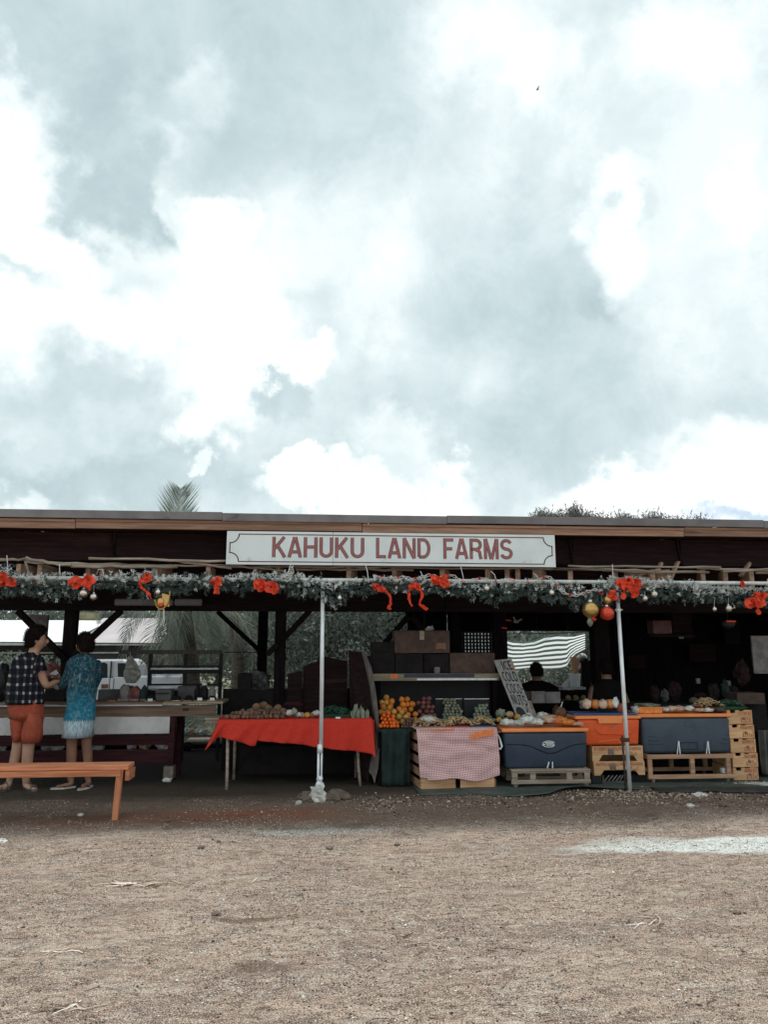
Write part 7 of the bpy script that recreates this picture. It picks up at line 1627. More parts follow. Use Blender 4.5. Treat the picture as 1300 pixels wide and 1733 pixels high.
wrinkled(mb, .026, 9, 7).build('rust_shorts', M['shorts'], man, smooth=True, thick=.004)
for (hx, hdy, tx, tdy) in ((11, .06, -5, -.10), (40, .05, 63, -.06)):
    A_, B_ = V3(hx, 1336, hdy, .010), V3(tx, 1338, tdy, .010); L_ = (B_ - A_); yw = math.atan2(L_.y, L_.x)
    mb = MB(); n = 16; L2 = L_.length / 2 + .03; pr_ = [(math.cos(6.283 * k / n) * L2, math.sin(6.283 * k / n) * (.046 if math.cos(6.283 * k / n) > 0 else .038)) for k in range(n)]; C_ = (A_ + B_) / 2
    b = len(mb.v); mb.v += [(C_.x + x * math.cos(yw) - y * math.sin(yw), C_.y + x * math.sin(yw) + y * math.cos(yw), z) for z in (.001, .018) for x, y in pr_]; mb.f += [tuple(range(n))[::-1], tuple(range(n, 2 * n))] + [(k, (k + 1) % n, n + (k + 1) % n, n + k) for k in range(n)]
    mb.build('sandal_sole', M['sandal'], man)
    for f_ in (.25, .62, .8):
        c_ = A_.lerp(B_, f_); pts_ = [(c_.x - math.sin(yw) * s_ * .048, c_.y + math.cos(yw) * s_ * .048, .012 + .055 * (1 - abs(s_) ** 2) * (1.3 if f_ < .5 else .8)) for s_ in (-1, -.7, -.3, 0, .3, .7, 1)]
        MB().tube(pts_, .009, 6).build('sandal_strap', M['sandal'], man, smooth=True)
# --- the person in the blue tunic
YM = onz(120, 1334).y
wom = thing('person', 'person in long blue patterned tunic with white hem, holding a phone', 'person', (at(131, 1335, YM).x, YM, 0))
nd = [(V3(137, 1205, 0), (.12, .10)), (V3(139, 1160, 0), (.12, .095)), (V3(142, 1128, 0), (.13, .09)), (V3(143, 1110, 0), (.048, .048)), (V3(143, 1102, 0), (.048, .048)), (V3(141.5, 1098, .0), (.084, .09)), (V3(142, 1089, .0), (.094, .100)), (V3(142, 1081, 0), (.06, .07)),
      (V3(125, 1215, 0), .085), (V3(121, 1255, 0), .060), (V3(120, 1285, .01), .058), (V3(119, 1322, .0), .034), (V3(121, 1330, .0, .045), .034), (V3(108, 1332, -.02, .028), (.038, .022)), (V3(95, 1333, -.04, .022), (.034, .014)),
      (V3(148, 1215, .02), .085), (V3(144, 1255, .03), .058), (V3(147, 1283, .03), .056), (V3(146, 1318, .03), .032), (V3(149, 1328, .03, .045), .032), (V3(146, 1330, -.05, .028), (.038, .022)), (V3(142, 1331, -.12, .022), (.034, .014)),
      (V3(123, 1123, .03), .055), (V3(114, 1143, .04), .045), (V3(107, 1160, .08), .040), (V3(92, 1148, .14), .027),
      (V3(160, 1125, .0), .055), (V3(160, 1145, .08), .045), (V3(150, 1160, .14), .038), (V3(120, 1155, .24), .027)]
hand(nd, ed2 := [e for e in ed[:29]], 25, nd[25][0], (-.8, .3, .35), (0, -.2, 1), .92); hand(nd, ed2, 29, nd[29][0], (-.8, .3, .2), (0, -.2, 1), .92)
skinned('body', nd, ed2, M['skin2'], wom)
headset(wom, V3(142, 1092, .0), (-.80, .50, 0), M['skin2'], M['hair'], 1.06, .30, 5)
mb = MB().loft([ring(143, 1106, 8, .055, YM), ring(142.5, 1110, 14, .075, YM), ring(142, 1115, 21, .10, YM), ring(142, 1122, 24, .12, YM), ring(141, 1135, 25, .13, YM), ring(140, 1152, 24, .135, YM), ring(138, 1170, 24, .14, YM), ring(136, 1195, 24, .145, YM), ring(134.5, 1215, 24.5, .15, YM), ring(133, 1232, 25.5, .155, YM), ring(131.5, 1247, 26.5, .16, YM)], 40, False)
wrinkled(mb, .030, 6, 11).build('tunic', MT, wom, smooth=True, thick=.004)
mb = MB().tube([V3(124, 1120, .02), V3(116, 1138, .03), V3(107, 1158, .06), V3(103, 1162, .08), V3(95, 1152, .12)], [.070, .062, .056, .050, .040], 16, False); wrinkled(mb, .01, 12, 5).build('tunic_sleeve', MS, wom, smooth=True, thick=.004)
mb = MB().tube([V3(159, 1122, .0), V3(161, 1143, .07), V3(152, 1160, .13), V3(135, 1158, .19)], [.068, .058, .05, .042], 16, False); wrinkled(mb, .01, 12, 8).build('tunic_sleeve', MS, wom, smooth=True, thick=.004)
MB().tube([V3(128, 1111, -.03), V3(132, 1113.5, -.06), V3(138, 1114.5, -.085)], .006, 6).build('collar_trim', M['string'], wom, smooth=True)
for (hx, hdy, tx, tdy) in ((124, .03, 90, -.06), (151, .08, 140, -.15)):
    A_, B_ = V3(hx, 1336, hdy, .010), V3(tx, 1338, tdy, .010); L_ = (B_ - A_); yw = math.atan2(L_.y, L_.x)
    mb = MB(); n = 16; L2 = L_.length / 2 + .015; pr_ = [(math.cos(6.283 * k / n) * L2, math.sin(6.283 * k / n) * (.044 if math.cos(6.283 * k / n) > 0 else .035)) for k in range(n)]; C_ = (A_ + B_) / 2
    mb.v += [(C_.x + x * math.cos(yw) - y * math.sin(yw), C_.y + x * math.sin(yw) + y * math.cos(yw), z) for z in (.001, .016) for x, y in pr_]; mb.f += [tuple(range(n))[::-1], tuple(range(n, 2 * n))] + [(k, (k + 1) % n, n + (k + 1) % n, n + k) for k in range(n)]
    mb.build('flip_flop_sole', M['sole'], wom)
    c_ = A_.lerp(B_, .72)
    for s_ in (-1, 1): MB().tube([(c_.x + math.cos(yw) * .05, c_.y + math.sin(yw) * .05, .03), (c_.x, c_.y, .058), (A_.lerp(B_, .45).x - math.sin(yw) * s_ * .04, A_.lerp(B_, .45).y + math.cos(yw) * s_ * .04, .016)], .006, 6).build('flip_flop_strap', M['black'], wom, smooth=True)
p = V3(83, 1141, .15); MB().obox(p, .055, .012, .085, Matrix.Rotation(R(55), 3, 'Y')).build('phone', M['white_pl'], label='white phone held up between the two people', cat='phone', bevel=.004)
p = V3(88.5, 1163, .16)
MB().ball((p.x, p.y, p.z), .047, .02, .036, 3, .25, 3, 2).build('white_pouch', M['white_pl'], label='small white pouch held by the person in plaid', cat='pouch', smooth=True)
p = V3(101, 1140, .3); MB().ball((p.x, p.y, p.z), .028, .02, .036, 2, .3, 3, 2).build('white_cup', M['white_pl'], label='white cup by the post behind the tunic sleeve', cat='cup', smooth=True)
# --- dim figures sitting inside
def sitter(px, py, Yp, s, lb, hm, cm, face, wpx):
    q = at(px, py, Yp); T_ = thing('person', lb, 'person', (q.x, Yp, 0)); Z = lambda dx, dy, dz_: q + Vector((dx, dy, dz_)) * s
    sh = q.z
    n_ = [(Z(0, 0, -.62), (.15, .12)), (Z(0, 0, -.42), (.16, .12)), (Z(0, 0, -.25), (.17, .11)), (Z(0, 0, -.14), (.055, .055)), (Z(0, 0, -.07), (.075, .08)), (Z(0, 0, .03), (.078, .085)), (Z(0, 0, .08), (.05, .06)), (Z(-.18, 0, -.27), .07), (Z(-.25, -.03, -.45), .05), (Z(-.18, -.2, -.6), .035), (Z(.18, 0, -.27), .07), (Z(.25, -.03, -.45), .05), (Z(.18, -.2, -.6), .035),
          (Z(-.10, -.1, -.66), .09), (Z(-.12, -.45, -.64), .07), (Vector((q.x - .12 * s, Yp - .43 * s, .08)), .045), (Vector((q.x - .12 * s, Yp - .56 * s, .03)), (.04, .025)), (Z(.10, -.1, -.66), .09), (Z(.12, -.45, -.64), .07), (Vector((q.x + .12 * s, Yp - .43 * s, .08)), .045), (Vector((q.x + .12 * s, Yp - .56 * s, .03)), (.04, .025))]
    e_ = [(0, 1), (1, 2), (2, 3), (3, 4), (4, 5), (5, 6), (2, 7), (7, 8), (8, 9), (2, 10), (10, 11), (11, 12), (0, 13), (13, 14), (14, 15), (15, 16), (0, 17), (17, 18), (18, 19), (19, 20)]
    hand(n_, e_, 9, n_[9][0], (.3, -.9, 0), (0, 0, 1), .95); hand(n_, e_, 12, n_[12][0], (-.3, -.9, 0), (0, 0, 1), .95)
    skinned('body', n_, e_, M['skin2'], T_)
    headset(T_, Z(0, 0, -.01), face, M['skin2'], M['hair'], 1.0 * s, .15, int(px))
    w_ = wpx
    mb = MB().loft([(q.x, Yp, q.z - .13 * s, .07, .07), (q.x, Yp, q.z - .17 * s, w_ * .6, .10), (q.x, Yp, q.z - .23 * s, w_ * .9, .13), (q.x, Yp, q.z - .36 * s, w_, .15), (q.x, Yp, q.z - .72 * s, w_ * .95, .17)], 28, False)
    wrinkled(mb, .02, 6, px).build('shirt', cm, T_, smooth=True, thick=.004)
    MB().box(q.x - .2, q.x + .2, Yp - .2, Yp + .2, 0, q.z - .76 * s).build('stool', M['black'], label='dark stool under the ' + lb.split(',')[0], cat='stool')
dcl = mat('black_shirt', (.010, .009, .010), None, 8, .95, .3, spec=.1)
sitter(908, 1136, 10.7, 1.0, 'person in black seated before the striped awning, seen from behind', M['hair'], dcl, (0, 1, 0), .34)
sitter(1026, 1132, 9.8, 1.0, 'person in black seated in the dark behind the orange cooler', M['hair'], dcl, (-.2, 1, 0), .25)
q = at(986, 1117, 14.6); gy = gz(q.x, 14.6)
T_ = thing('person', 'person with white cap standing outside behind the shed', 'person', (q.x, 14.6, gy))
n_ = [(Vector((q.x, 14.6, q.z + d_)), r_) for d_, r_ in ((-.75, (.15, .12)), (-.45, (.15, .11)), (-.22, (.16, .10)), (-.13, (.055, .055)), (-.05, (.075, .08)), (.04, (.075, .085)), (.09, (.05, .06)))] + [(Vector((q.x + s_ * .1, 14.6, z_)), r_) for s_ in (-1, 1) for z_, r_ in ((q.z - .85, .09), (gy + .45, .06), (gy + .06, .04))] + [(Vector((q.x + s_ * a_, 14.6 - b_, q.z + z_)), r_) for s_ in (-1, 1) for a_, b_, z_, r_ in ((.19, 0, -.26, .06), (.25, .02, -.5, .045), (.22, .12, -.72, .032))]
e_ = [(0, 1), (1, 2), (2, 3), (3, 4), (4, 5), (5, 6), (0, 7), (7, 8), (8, 9), (0, 10), (10, 11), (11, 12), (2, 13), (13, 14), (14, 15), (2, 16), (16, 17), (17, 18)]
hand(n_, e_, 15, n_[15][0], (0, -.5, -.8), (0, -1, 0), .95); hand(n_, e_, 18, n_[18][0], (0, -.5, -.8), (0, -1, 0), .95)
skinned('body', n_, e_, M['skin'], T_); headset(T_, Vector((q.x, 14.6, q.z)), (-.8, -.5, 0), M['skin'], M['hair'], 1, .1, 3)
MB().loft([(q.x, 14.6, q.z + .03, .098, .108), (q.x, 14.6, q.z + .07, .096, .105), (q.x, 14.6, q.z + .12, .06, .065), (q.x, 14.6, q.z + .14, .005, .005)], 18).build('white_cap', M['white_pl'], T_, smooth=True)
MB().loft([(q.x, 14.6, q.z - .14, .07, .07), (q.x, 14.6, q.z - .2, .19, .12), (q.x, 14.6, q.z - .5, .2, .15), (q.x, 14.6, q.z - .85, .2, .16)], 22, False).build('shirt', M['greytarp'], T_, smooth=True, thick=.004)
mb = MB()
for s_ in (-1, 1): mb.loft([(q.x + s_ * .09, 14.6, q.z - .8, .11, .13), (q.x + s_ * .1, 14.6, gy + .1, .08, .09)], 16, False)
mb.build('trousers', M['dark_box'], T_, smooth=True, thick=.004)

# ------------------------------------------------------------------ beyond the shed
# striped awning cloth on a rope
am = bpy.data.materials.new('striped_canvas'); am.use_nodes = True; t = NT(am.node_tree); B = t.n['Principled BSDF']
s = t.add('ShaderNodeSeparateXYZ', inp={0: t.add('ShaderNodeTexCoord').outputs['UV']}); fr = t.math('FRACT', t.math('MULTIPLY', s.outputs[1], 7.0))
c = t.mixc(t.smooth(fr, .49, .53), (.88, .90, .89), (.02, .06, .045)); t.l.new(c, B.inputs['Base Color']); B.inputs['Roughness'].default_value = .8
tr_ = t.add('ShaderNodeBsdfTranslucent', inp={0: c}); mx = t.add('ShaderNodeMixShader', inp={0: .3, 1: B.outputs[0], 2: tr_.outputs[0]}); t.l.new(mx.outputs[0], t.n['Material Output'].inputs[0])
tp_ = [(857, 1081), (868, 1085), (885, 1087), (905, 1083), (922, 1076), (945, 1074), (963, 1074), (972, 1075), (990, 1072)]; bt_ = [(857, 1132), (870, 1132), (900, 1131), (930, 1131), (950, 1131), (960, 1128), (966, 1116), (975, 1106), (990, 1098)]
def lerp1(T_, x):
    for (a, b), (c_, d) in zip(T_, T_[1:]):
        if a <= x <= c_: return b + (d - b) * (x - a) / (c_ - a)
    return T_[-1][1]
def strf(u, v):
    px = 850 + u * 141; px_ = max(857, px); py = lerp1(bt_, px_) * (1 - v) + lerp1(tp_, px_) * v + .6 * math.sin(px * .11 + v * 2)
    Yt_ = 15.0 + v * 1.1; p = at(px, py, Yt_ + .06 * math.sin(px * .09)); return tuple(p)
aw = MB().grid(strf, 70, 40).build('striped_awning', am, smooth=True, thick=.003, label='green and white striped canvas hanging behind the shed opening', cat='awning')
MB().tube([at(850, 1073, 16.0), at(930, 1072, 16.1), at(1012, 1068, 16.1)], .012, 6).build('awning_rope', M['black'], label='dark rope over the striped canvas', cat='rope')
for px in (850, 1012): MB().tube([(at(px, 1100, 16.1).x, 16.16, -.5), (at(px, 1100, 16.1).x, 16.16, at(px, 1070, 16.1).z + .02)], .03, 8).build('awning_post', M['bamboo'], label='thin post at the ' + ('left' if px == 850 else 'right') + ' end of the striped canvas', cat='post')
MB().tube([at(883, 1073, 15.2), at(887, 1080, 15.2), at(890, 1086, 15.2)], .02, 6).build('white_cloth_scrap', M['white_pl'], label='white scrap of cloth on the rope over the canvas', cat='cloth')
# pale box added behind the lattice so that its holes look bright
cn = thing('white_backing', 'white corrugated box added behind the perforated tray to brighten its holes', 'container', (at(795, 1090, 18).x, 18.5, -.62))
a0, a1 = at(735, 1090, 18).x, at(856, 1090, 18).x
MB().box(a0, a1, 18.02, 20.4, -.62, 2.1).build('shell', M['pale_roof'], cn)
for k in range(9): MB().box(a0 + .05 + k * (a1 - a0 - .1) / 9, a0 + .05 + (k + .5) * (a1 - a0 - .1) / 9, 17.99, 18.018, -.5, 2.0).build('corrugation', M['pale_roof'], cn)
# the house with pale roofs
HS = thing('farm_house', 'low house with pale sheet roofs and dark shaded wall beyond the lot', 'house', (at(120, 1090, 28).x, 30, -.62))
def roofq(p0, p1, m_, ye, yr_, Ye, Yr, n):
    for k in range(n):
        u0, u1 = p0 + (p1 - p0) * k / n, p0 + (p1 - p0) * (k + 1) / n - .25
        e0, e1 = at(u0, ye, Ye), at(u1, ye, Ye); zr = at(100, yr_, Yr).z; sc_ = 1.0
        mb = MB(); mb.hexa([(e0.x, Ye, e0.z), (e1.x, Ye, e0.z), (e1.x, Yr, zr), (e0.x, Yr, zr), (e0.x, Ye, e0.z + .03), (e1.x, Ye, e0.z + .03), (e1.x, Yr, zr + .03), (e0.x, Yr, zr + .03)]); mb.build('roof_sheet', m_, HS)
roofq(-260, 112, M['pale_roof'], 1088, 1051, 26.0, 31.0, 8); roofq(112.5, 276, M['pink_roof'], 1089, 1047, 27.0, 31.2, 4)
zE = at(0, 1091, 26.0).z
MB().box(at(-260, 1090, 26).x, at(112, 1090, 26).x, 25.96, 26.0, zE - .02, zE + .06).build('gutter', M['trim'], HS); MB().box(at(113, 1090, 27).x, at(276, 1090, 27).x, 26.96, 27.0, at(200, 1092, 27).z, at(200, 1089.5, 27).z).build('gutter', M['trim'], HS)
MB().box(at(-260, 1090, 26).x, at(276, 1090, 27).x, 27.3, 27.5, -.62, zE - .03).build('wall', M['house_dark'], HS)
MB().box(at(-260, 1090, 26).x, at(276, 1090, 27).x, 27.24, 27.28, at(100, 1106, 27.2).z, at(100, 1103.5, 27.2).z).build('lower_trim', M['trim'], HS)
for px in (20, 95, 190): MB().box(at(px, 1115, 27.2).x, at(px + 14, 1115, 27.2).x, 27.22, 27.29, .2, 1.0).build('window', M['truck_glass'], HS)
MB().box(at(128, 1040, 31).x, at(156, 1040, 31).x, 31.3, 32.0, at(140, 1048, 31).z, at(140, 1036, 31).z).build('chimney', mat('tan_block', (.33, .28, .17), (.22, .18, .11), 3, .9, .3), HS)
# pickup
KT = 19.0; GZ_ = -.62
tk = thing('pickup_truck', 'white pickup truck parked behind the counter, facing left', 'truck', (at(180, 1150, KT).x, KT, GZ_))
def pz(px, py): p = at(px, py, KT); return (p.x, p.z)
body = [pz(40, 1153), pz(95, 1148.5), pz(190, 1147.5), pz(192, 1146), pz(305, 1145), pz(307, 1180), (pz(300, 1180)[0], -.12), (pz(30, 1180)[0], -.12), pz(30, 1165)]
MB().prism(body, KT, KT + 1.85).build('body', M['truck'], tk, bevel=.04, seg=3, smooth=False)
MB().prism([pz(92, 1150), pz(112, 1121), pz(122, 1117.5), pz(204, 1116.5), pz(213, 1120), pz(219, 1128), pz(223, 1147)], KT + .06, KT + 1.79).build('cab', M['truck'], tk, bevel=.05, seg=3)
def glass(pts, nm='window'):
    w_ = MB().prism([pz(*p) for p in pts], KT + .048, KT + .058).build(nm, M['truck_glass'], tk, bevel=.003)
    c0 = [Vector(pz(*p)) for p in pts]; cc = sum(c0, Vector((0, 0))) / len(c0); mb = MB()
    ou = [cc + (p - cc) * 1.06 for p in c0]; mb.prism([(p.x, p.y) for p in ou], KT + .0585, KT + .0595).build('window_seal', M['black'], w_)
glass([(108, 1147), (120, 1124), (136, 1122.5), (136, 1147.5)]); glass([(142, 1122.5), (176, 1122), (179.5, 1125), (179.5, 1145), (176, 1148.5), (142, 1149)]); glass([(198, 1123), (212, 1123), (216, 1128), (217.5, 1145), (198.5, 1145)], 'rear_side_window')
for px, y0, y1 in ((187.5, 1119, 1178), (138.5, 1119, 1178), (192.5, 1148, 1180)):
    P0, P1 = pz(px, y0), pz(px, y1); MB().box(P0[0] - .008, P0[0] + .008, KT - .006, KT + .052, P1[1], P0[1]).build('door_seam', M['black'], tk)
MB().box(pz(171, 1160)[0], pz(183, 1160)[0], KT - .008, KT - .001, pz(171, 1165)[1], pz(171, 1158)[1]).build('side_marker', M['onion'], tk, bevel=.003)
MB().box(pz(125, 1155)[0], pz(133, 1155)[0], KT - .03, KT - .004, pz(130, 1155.5)[1], pz(130, 1153.5)[1]).build('door_handle', M['black'], tk, bevel=.003)
for px in (78, 255):
    for yo in (.02, 1.62):
        c_ = (pz(px, 1180)[0], KT + yo, GZ_ + .36); w_ = MB().tube([(c_[0], c_[1] - .01, c_[2]), (c_[0], c_[1] + .22, c_[2])], .36, 28).build('wheel', M['rubber'], tk, bevel=.02)
        MB().tube([(c_[0], c_[1] - .022, c_[2]), (c_[0], c_[1] - .0105, c_[2])], .22, 20).build('rim', M['steel'], w_)
MB().box(pz(22, 1175)[0], pz(29, 1175)[0], KT + .05, KT + 1.8, -.2, .05).build('bumper', M['steel'], tk, bevel=.02); MB().box(pz(308, 1175)[0], pz(313, 1175)[0], KT + .05, KT + 1.8, -.2, .0).build('bumper', M['steel'], tk, bevel=.02)

# palms
def frond(V, F, T, base, azm, el0, L, droop, rr, nl=46, lw=.028, leaf=.75, tint=(.1, .7), flat=.35, fwd=.55, sag=1.0):
    P_ = []; p = Vector(base); el_ = el0; n = 14
    for k in range(n + 1):
        P_.append(p.copy()); d = Vector((math.cos(azm) * math.cos(el_), math.sin(azm) * math.cos(el_), math.sin(el_))); p = p + d * (L / n); el_ -= droop / n * (1 + k / n)
    def q(f): x = f * n; i = min(int(x), n - 1); return P_[i].lerp(P_[i + 1], x - i), (P_[i + 1] - P_[i]).normalized()
    for k in range(n):
        a, b = P_[k], P_[k + 1]; w_ = .022 * (1 - k / n) + .004; s = (b - a).cross(Vector((0, 0, 1)))
        s = (s.normalized() if s.length > 1e-5 else Vector((1, 0, 0))) * w_; u_ = Vector((0, 0, w_))
        i = len(V); V += [a - s, a + u_, a + s, b - s, b + u_, b + s]; F += [(i, i + 1, i + 4, i + 3), (i + 1, i + 2, i + 5, i + 4)]; T += [.8] * 6
    for k in range(nl):
        f = .12 + .87 * k / nl; c_, d = q(f); s0 = d.cross(Vector((0, 0, 1))); s0 = s0.normalized() if s0.length > 1e-3 else Vector((1, 0, 0)); up = s0.cross(d)
        ln = leaf * (math.sin(math.pi * min(1, f * .85 + .18)) ** .6) * rr.uniform(.85, 1.1); tt_ = rr.uniform(*tint)
        for sg_ in (-1, 1):
            dr = (s0 * sg_ * .85 + d * (fwd + f * .5) + up * flat - Vector((0, 0, .25 * sag)) + Vector((rr.uniform(-.06, .06), rr.uniform(-.3, .3), rr.uniform(-.08, .08)))).normalized(); m_ = c_ + dr * ln * .5; e = m_ + (dr - Vector((0, 0, .55 * sag))).normalized() * ln * .5
            wv_ = d * lw * .5; i = len(V); V += [c_ - wv_ * .5, c_ + wv_ * .5, m_ + wv_, m_ - wv_, e]; F += [(i, i + 1, i + 2, i + 3), (i + 3, i + 2, i + 4, i + 4)]; T += [tt_] * 5
def fmesh(V, F, T, m_):
    F3 = []
    for f in F:
        if f[2] == f[3] or len(set(f)) == 3: F3.append((f[0], f[1], f[2]))
        else: F3 += [(f[0], f[1], f[2]), (f[0], f[2], f[3])]
    return npmesh('frond', np.array([tuple(v) for v in V]), np.array(F3), m_, 3, np.array(T))
def palm(px, Y0, zc, trunk_r, lb, fr, seed, m_=None, base_z=None, leaf=.75, nl=46, tint=(.1, .7), lw=.03, flat=.35):
    q = at(px, 1000, Y0); rr = random.Random(seed); gz0 = gz(q.x, Y0) if base_z is None else base_z; T_ = thing('palm_tree', lb, 'palm', (q.x, Y0, gz0))
    if zc - gz0 > .5:
        pts_ = [(q.x + .12 * math.sin(k * .5), Y0, gz0 + (zc - gz0) * k / 10) for k in range(11)]; MB().tube(pts_, [trunk_r * (1.25 - .4 * k / 10) * (1 + .07 * (k % 2)) for k in range(11)], 12).build('trunk', M['trunk'], T_)
    for (az_, el_, L, dr_) in fr:
        V, F, T = [], [], []; sp_ = el_ > 84; frond(V, F, T, (q.x, Y0, zc), R(az_ + (0 if sp_ else rr.uniform(-6, 6))), R(el_), L, R(dr_), rr, 78 if sp_ else nl, lw, leaf * (1.4 if sp_ else 1), tint, .0 if sp_ else flat, 1.25 if sp_ else .55, .15 if sp_ else 1.0)
        npobj('palm_frond', fmesh(V, F, T, m_ or M['frond']), T_)
rr = random.Random(3)
fr = [(k * 24 + rr.uniform(-8, 8), rr.uniform(-15, 40), rr.uniform(2.3, 3.0), rr.uniform(55, 95)) for k in range(15)] + [(k * 60 + 20, -45, 1.8, 40) for k in range(6)]
palm(322, 17.0, 2.75, .17, 'coconut palm with drooping fronds behind the metal rack', fr, 1, leaf=.7)
fr = [(88, 86, 2.0, 9)] + [(k * 36 + rr.uniform(-8, 8), rr.uniform(-40, 8), rr.uniform(2.0, 2.6), rr.uniform(50, 90)) for k in range(10)]
palm(292, 22.0, 4.30, .16, 'tall palm whose upright frond shows above the roof', fr, 2, leaf=.85, nl=44, lw=.035, flat=.9)
fr = [(k * 33 + rr.uniform(-8, 8), rr.uniform(40, 75), rr.uniform(1.6, 2.3), rr.uniform(70, 120)) for k in range(11)]
palm(415, 14.6, -.1, .1, 'young palm with pale arching fronds left of the double post', fr, 3, leaf=.7, nl=40, tint=(.5, 1), lw=.03)  # light tint range: the sunlit look of these fronds put into their colour
fr = [(k * 40 + rr.uniform(-8, 8), rr.uniform(40, 75), rr.uniform(1.5, 2.2), rr.uniform(70, 120)) for k in range(9)]
palm(500, 15.4, .0, .1, 'young palm with pale fronds right of the double post', fr, 4, leaf=.65, nl=38, tint=(.5, 1))  # sunlit paleness put into the frond colour here too
fr = [(k * 40 + rr.uniform(-8, 8), rr.uniform(30, 70), rr.uniform(1.5, 2.0), rr.uniform(70, 120)) for k in range(9)]
palm(330, 15.8, -.2, .1, 'young palm low behind the metal rack', fr, 5, leaf=.6, nl=34, tint=(.3, 1))
fr = [(k * 36, rr.uniform(-20, 30), rr.uniform(2.2, 2.8), rr.uniform(60, 95)) for k in range(10)]
palm(400, 20.0, 3.5, .15, 'palm trunk and crown seen between the knee braces', fr, 6, leaf=.8, nl=38)
# broadleaf trees and shrubs: leaf clumps spread through the crown
def leaves(cx, cy, cz, rx_, ry_, rz_, n, size, seed, clumps=26, asp=.5, up=.0):
    r = np.random.default_rng(seed); C_ = r.normal(size=(clumps, 3)); C_ /= np.linalg.norm(C_, axis=1, keepdims=True); C_ *= r.uniform(.35, .95, (clumps, 1)) * np.array([rx_, ry_, rz_])
    k = r.integers(0, clumps, n); P_ = C_[k] + r.normal(size=(n, 3)) * np.array([rx_, ry_, rz_]) * .20 + np.array([cx, cy, cz])
    P_[:, 2] = np.minimum(P_[:, 2], cz + rz_ * (1.08 if up == 0 else 1.3) - .1 * r.random(n))
    d = r.normal(size=(n, 3)); d[:, 2] += up; d /= np.linalg.norm(d, axis=1, keepdims=True); s = np.cross(d, r.normal(size=(n, 3))); s /= np.linalg.norm(s, axis=1, keepdims=True)
    L = size * r.uniform(.6, 1.3, (n, 1)); V = np.stack([P_ - d * L * .5, P_ + s * L * asp * .5, P_ + d * L * .5, P_ - s * L * asp * .5], 1).reshape(-1, 3)
    tint = np.clip(.25 + .5 * (r.random(clumps)[k] - .3) + r.normal(0, .18, n), 0, 1)
    return V, np.arange(n * 4).reshape(-1, 4), np.repeat(tint, 4), C_ + np.array([cx, cy, cz])
def tree(px, Y0, top, rx_, rz_, lb, n, size, seed, m_='leaf', cat='tree', name='broadleaf_tree', asp=.5, tr=.12, up=0, clumps=26, py=1080):
    q = at(px, py, Y0); g0_ = gz(q.x, Y0); cz = top - rz_; T_ = thing(name, lb, cat, (q.x, Y0, g0_))
    V, F, T, C_ = leaves(q.x, Y0, cz, rx_, rx_ * .8, rz_, n, size, seed, clumps, asp, up); npobj('crown', npmesh('crown', V, F, M[m_], 4, T), T_)
    mb = MB(); mb.tube([(q.x, Y0, g0_ - .05), (q.x + .05, Y0, (g0_ + cz) / 2), (q.x, Y0, cz)], [tr, tr * .8, tr * .5], 8)
    for c_ in C_[::3]: mb.tube([(q.x, Y0, cz - rz_ * .4), tuple(c_)], [tr * .35, tr * .08], 5)
    mb.build('trunk', M['trunk'], T_)
tree(560, 17.5, 3.9, 1.5, 1.9, 'grey green bushy tree seen between the posts and the pole', 9000, .11, 21)
tree(640, 18.5, 4.1, 1.6, 2.0, 'grey green bushy tree seen right of the silver pole', 9000, .11, 22)
tree(505, 20.0, 4.2, 1.5, 2.0, 'darker bushy tree behind the young palms', 8000, .12, 23)
tree(700, 19.5, 4.0, 1.3, 1.9, 'bushy tree glimpsed above the cardboard box', 7000, .12, 24)
tree(590, 15.8, 1.6, 1.1, 1.0, 'low shrub behind the plywood sheets', 5000, .08, 25, cat='shrub', name='shrub', tr=.05)
tree(450, 22.5, 4.2, 1.6, 2.2, 'tree behind the palms at the double post', 7000, .13, 30); tree(370, 24.5, 4.6, 1.7, 2.3, 'tree behind the palm with drooping fronds', 7000, .14, 31)
tree(1000, 17.6, 2.4, .55, 1.3, 'green shrub right of the striped canvas', 4000, .09, 26, cat='shrub', name='shrub', tr=.05)
tree(905, 18.5, 1.7, 1.4, 1.1, 'shrubs seen below the striped canvas', 6000, .10, 27, cat='shrub', name='shrub', tr=.05)
tree(12, 22.5, 1.35, .9, .9, 'light leafed shrub before the house at the left edge', 5000, .10, 28, cat='shrub', name='shrub', tr=.05)
tree(90, 23.5, 1.2, .8, .8, 'light shrub before the house between the two people', 4000, .10, 29, cat='shrub', name='shrub', tr=.05)
tree(20, 36, 4.2, 2.6, 1.6, 'tree top just above the pale house roof', 6000, .16, 32)
tree(212, 35, 3.9, 2.4, 1.5, 'tree top above the greyish roof', 6000, .16, 37); tree(120, 37, 4.3, 2.6, 1.7, 'tree behind the house chimney', 6000, .16, 38)
# wispy tree over the roof on the right
for px, tp, rx_, lb, sd_ in ((925, 6.72, .9, 'grey wispy tree top, leftmost above the roof on the right', 33), (968, 6.90, .95, 'grey wispy tree top with the tallest tuft above the roof', 34), (1022, 6.80, 1.1, 'grey wispy tree top right of the tallest tuft', 35), (1075, 6.78, 1.1, 'grey wispy tree top in the middle of the row above the roof', 36), (1125, 6.70, 1.1, 'grey wispy tree top, fifth of the row above the roof', 39), (1175, 6.60, 1.0, 'grey wispy tree top, rightmost above the roof', 40)):
    tree(px, 28.0 + (sd_ % 3) * .4, tp, rx_, 1.0, lb, 11000, .19, sd_, 'leaf_grey', asp=.2, up=1.3, clumps=34, py=875)
V, F, T, C_ = leaves(0, 60, 1.8, 70, 3, 2.6, 26000, .55, 61, 240, .6)
V2, F2, T2, _c = leaves(6, 44, 1.5, 34, 2, 2.2, 16000, .38, 62, 160, .6)
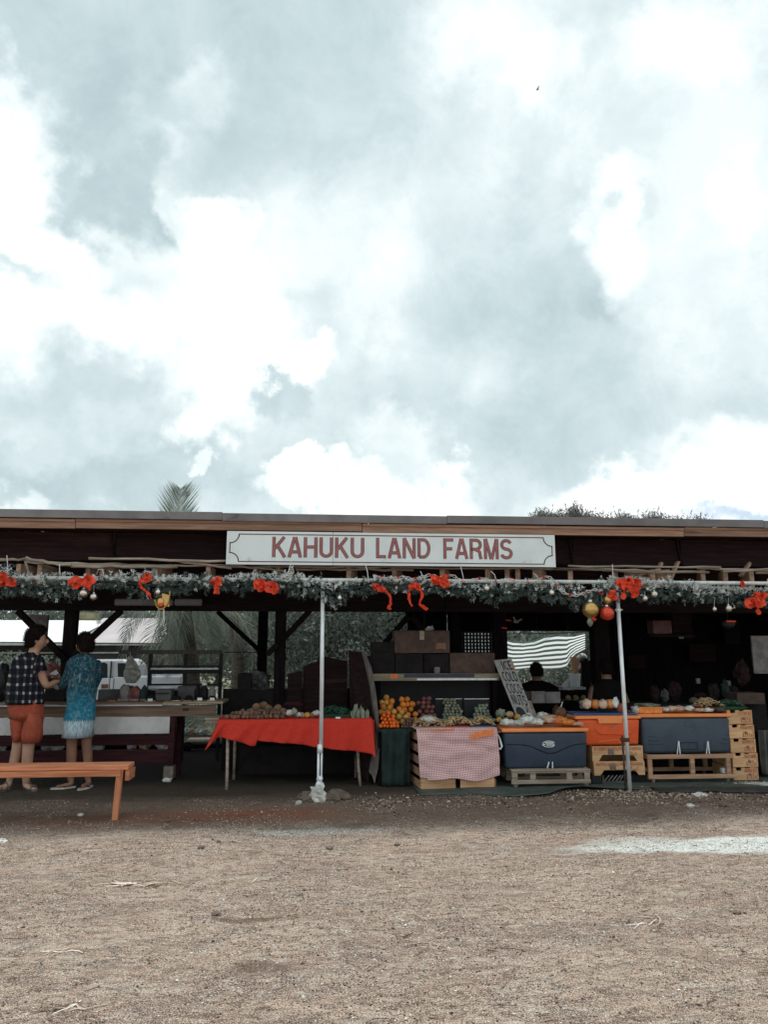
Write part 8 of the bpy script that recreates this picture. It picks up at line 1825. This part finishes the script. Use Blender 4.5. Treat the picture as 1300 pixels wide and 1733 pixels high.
npobj('far_trees', npmesh('far', np.concatenate([V, V2]), np.concatenate([F, F2 + len(V)]), M['leaf'], 4, np.concatenate([T, T2])), label='far belt of trees behind the lot', cat='trees', kind='stuff')
N_ = 5000; X = rng.uniform(-14, 9, N_); Y = rng.uniform(13.4, 19, N_); V, F, T, _c = leaves(0, 0, 0, .01, .01, .01, N_, .16, 71, 5, .12, 2.0)
off = np.repeat(np.stack([X, Y, ghei(X, Y) + .04], 1), 4, 0); npobj('grass', npmesh('grass', V + off, F, M['leaf'], 4, T), kind='stuff')
# odds and ends lying behind, seen between counter and red table
for k, (px, py, r_, m_, lb) in enumerate(((313, 1237, .09, 'bagwhite', 'white bag on the ground behind, left one'), (325, 1235, .08, 'bagpeach', 'cream bag on the ground behind, middle one'), (340, 1238, .09, 'bagwhite', 'white rag heap on the ground behind, right one'), (299, 1236, .08, 'rock', 'grey rock on the ground behind the counter end'))):
    q = at(px, py, 14.0); z_ = gz(q.x, 14.0); MB().ball((q.x, 14.0, z_ + r_ * .6), r_ * 1.2, r_, r_ * .8, 2, .6, k, 3).build('discarded_bag' if 'rock' not in m_ else 'rock', M[m_], label=lb, cat='bag' if 'rock' not in m_ else 'rock')
q = onz(336, 1258, -.02); MB().box(q.x - .2, q.x + .25, q.y - .2, q.y + .35, gz(q.x, q.y) + .004, gz(q.x, q.y) + .03).build('pale_slab', M['concrete'], label='pale slab on the ground behind the gap beside the red table', cat='slab')
q = onz(325, 1270, 0); MB().ball((q.x - .1, q.y, .06), .12, .08, .07, 2, .5, 4).build('black_bag', M['black'], label='black bag lying on the ground behind the gap', cat='bag')
MB().beam((q.x, q.y + .05, .05), (q.x + .5, q.y + .02, .06), .06, .06).build('dark_timber', M['dark_wood'], label='dark timber lying on the ground behind the gap', cat='timber')
# a bird
p = at(910, 151, 32.0); bd = thing('flying_bird', 'tiny dark bird flying high in the sky', 'bird', tuple(p))
MB().ball(tuple(p), .062, .03, .028, 2).build('body', M['black'], bd, smooth=True)
for s_ in (-1, 1): MB().hexa([(p.x - .03, p.y, p.z), (p.x + .03, p.y, p.z), (p.x + .05, p.y + s_ * .16, p.z + .05), (p.x + .01, p.y + s_ * .16, p.z + .05), (p.x - .03, p.y, p.z + .006), (p.x + .03, p.y, p.z + .006), (p.x + .05, p.y + s_ * .16, p.z + .055), (p.x + .01, p.y + s_ * .16, p.z + .055)]).build('wing', M['black'], bd)
MB().prism([(p.x + .05, p.z - .005), (p.x + .10, p.z + .03), (p.x + .11, p.z + .015), (p.x + .055, p.z - .015)], p.y - .012, p.y + .012).build('tail', M['black'], bd)
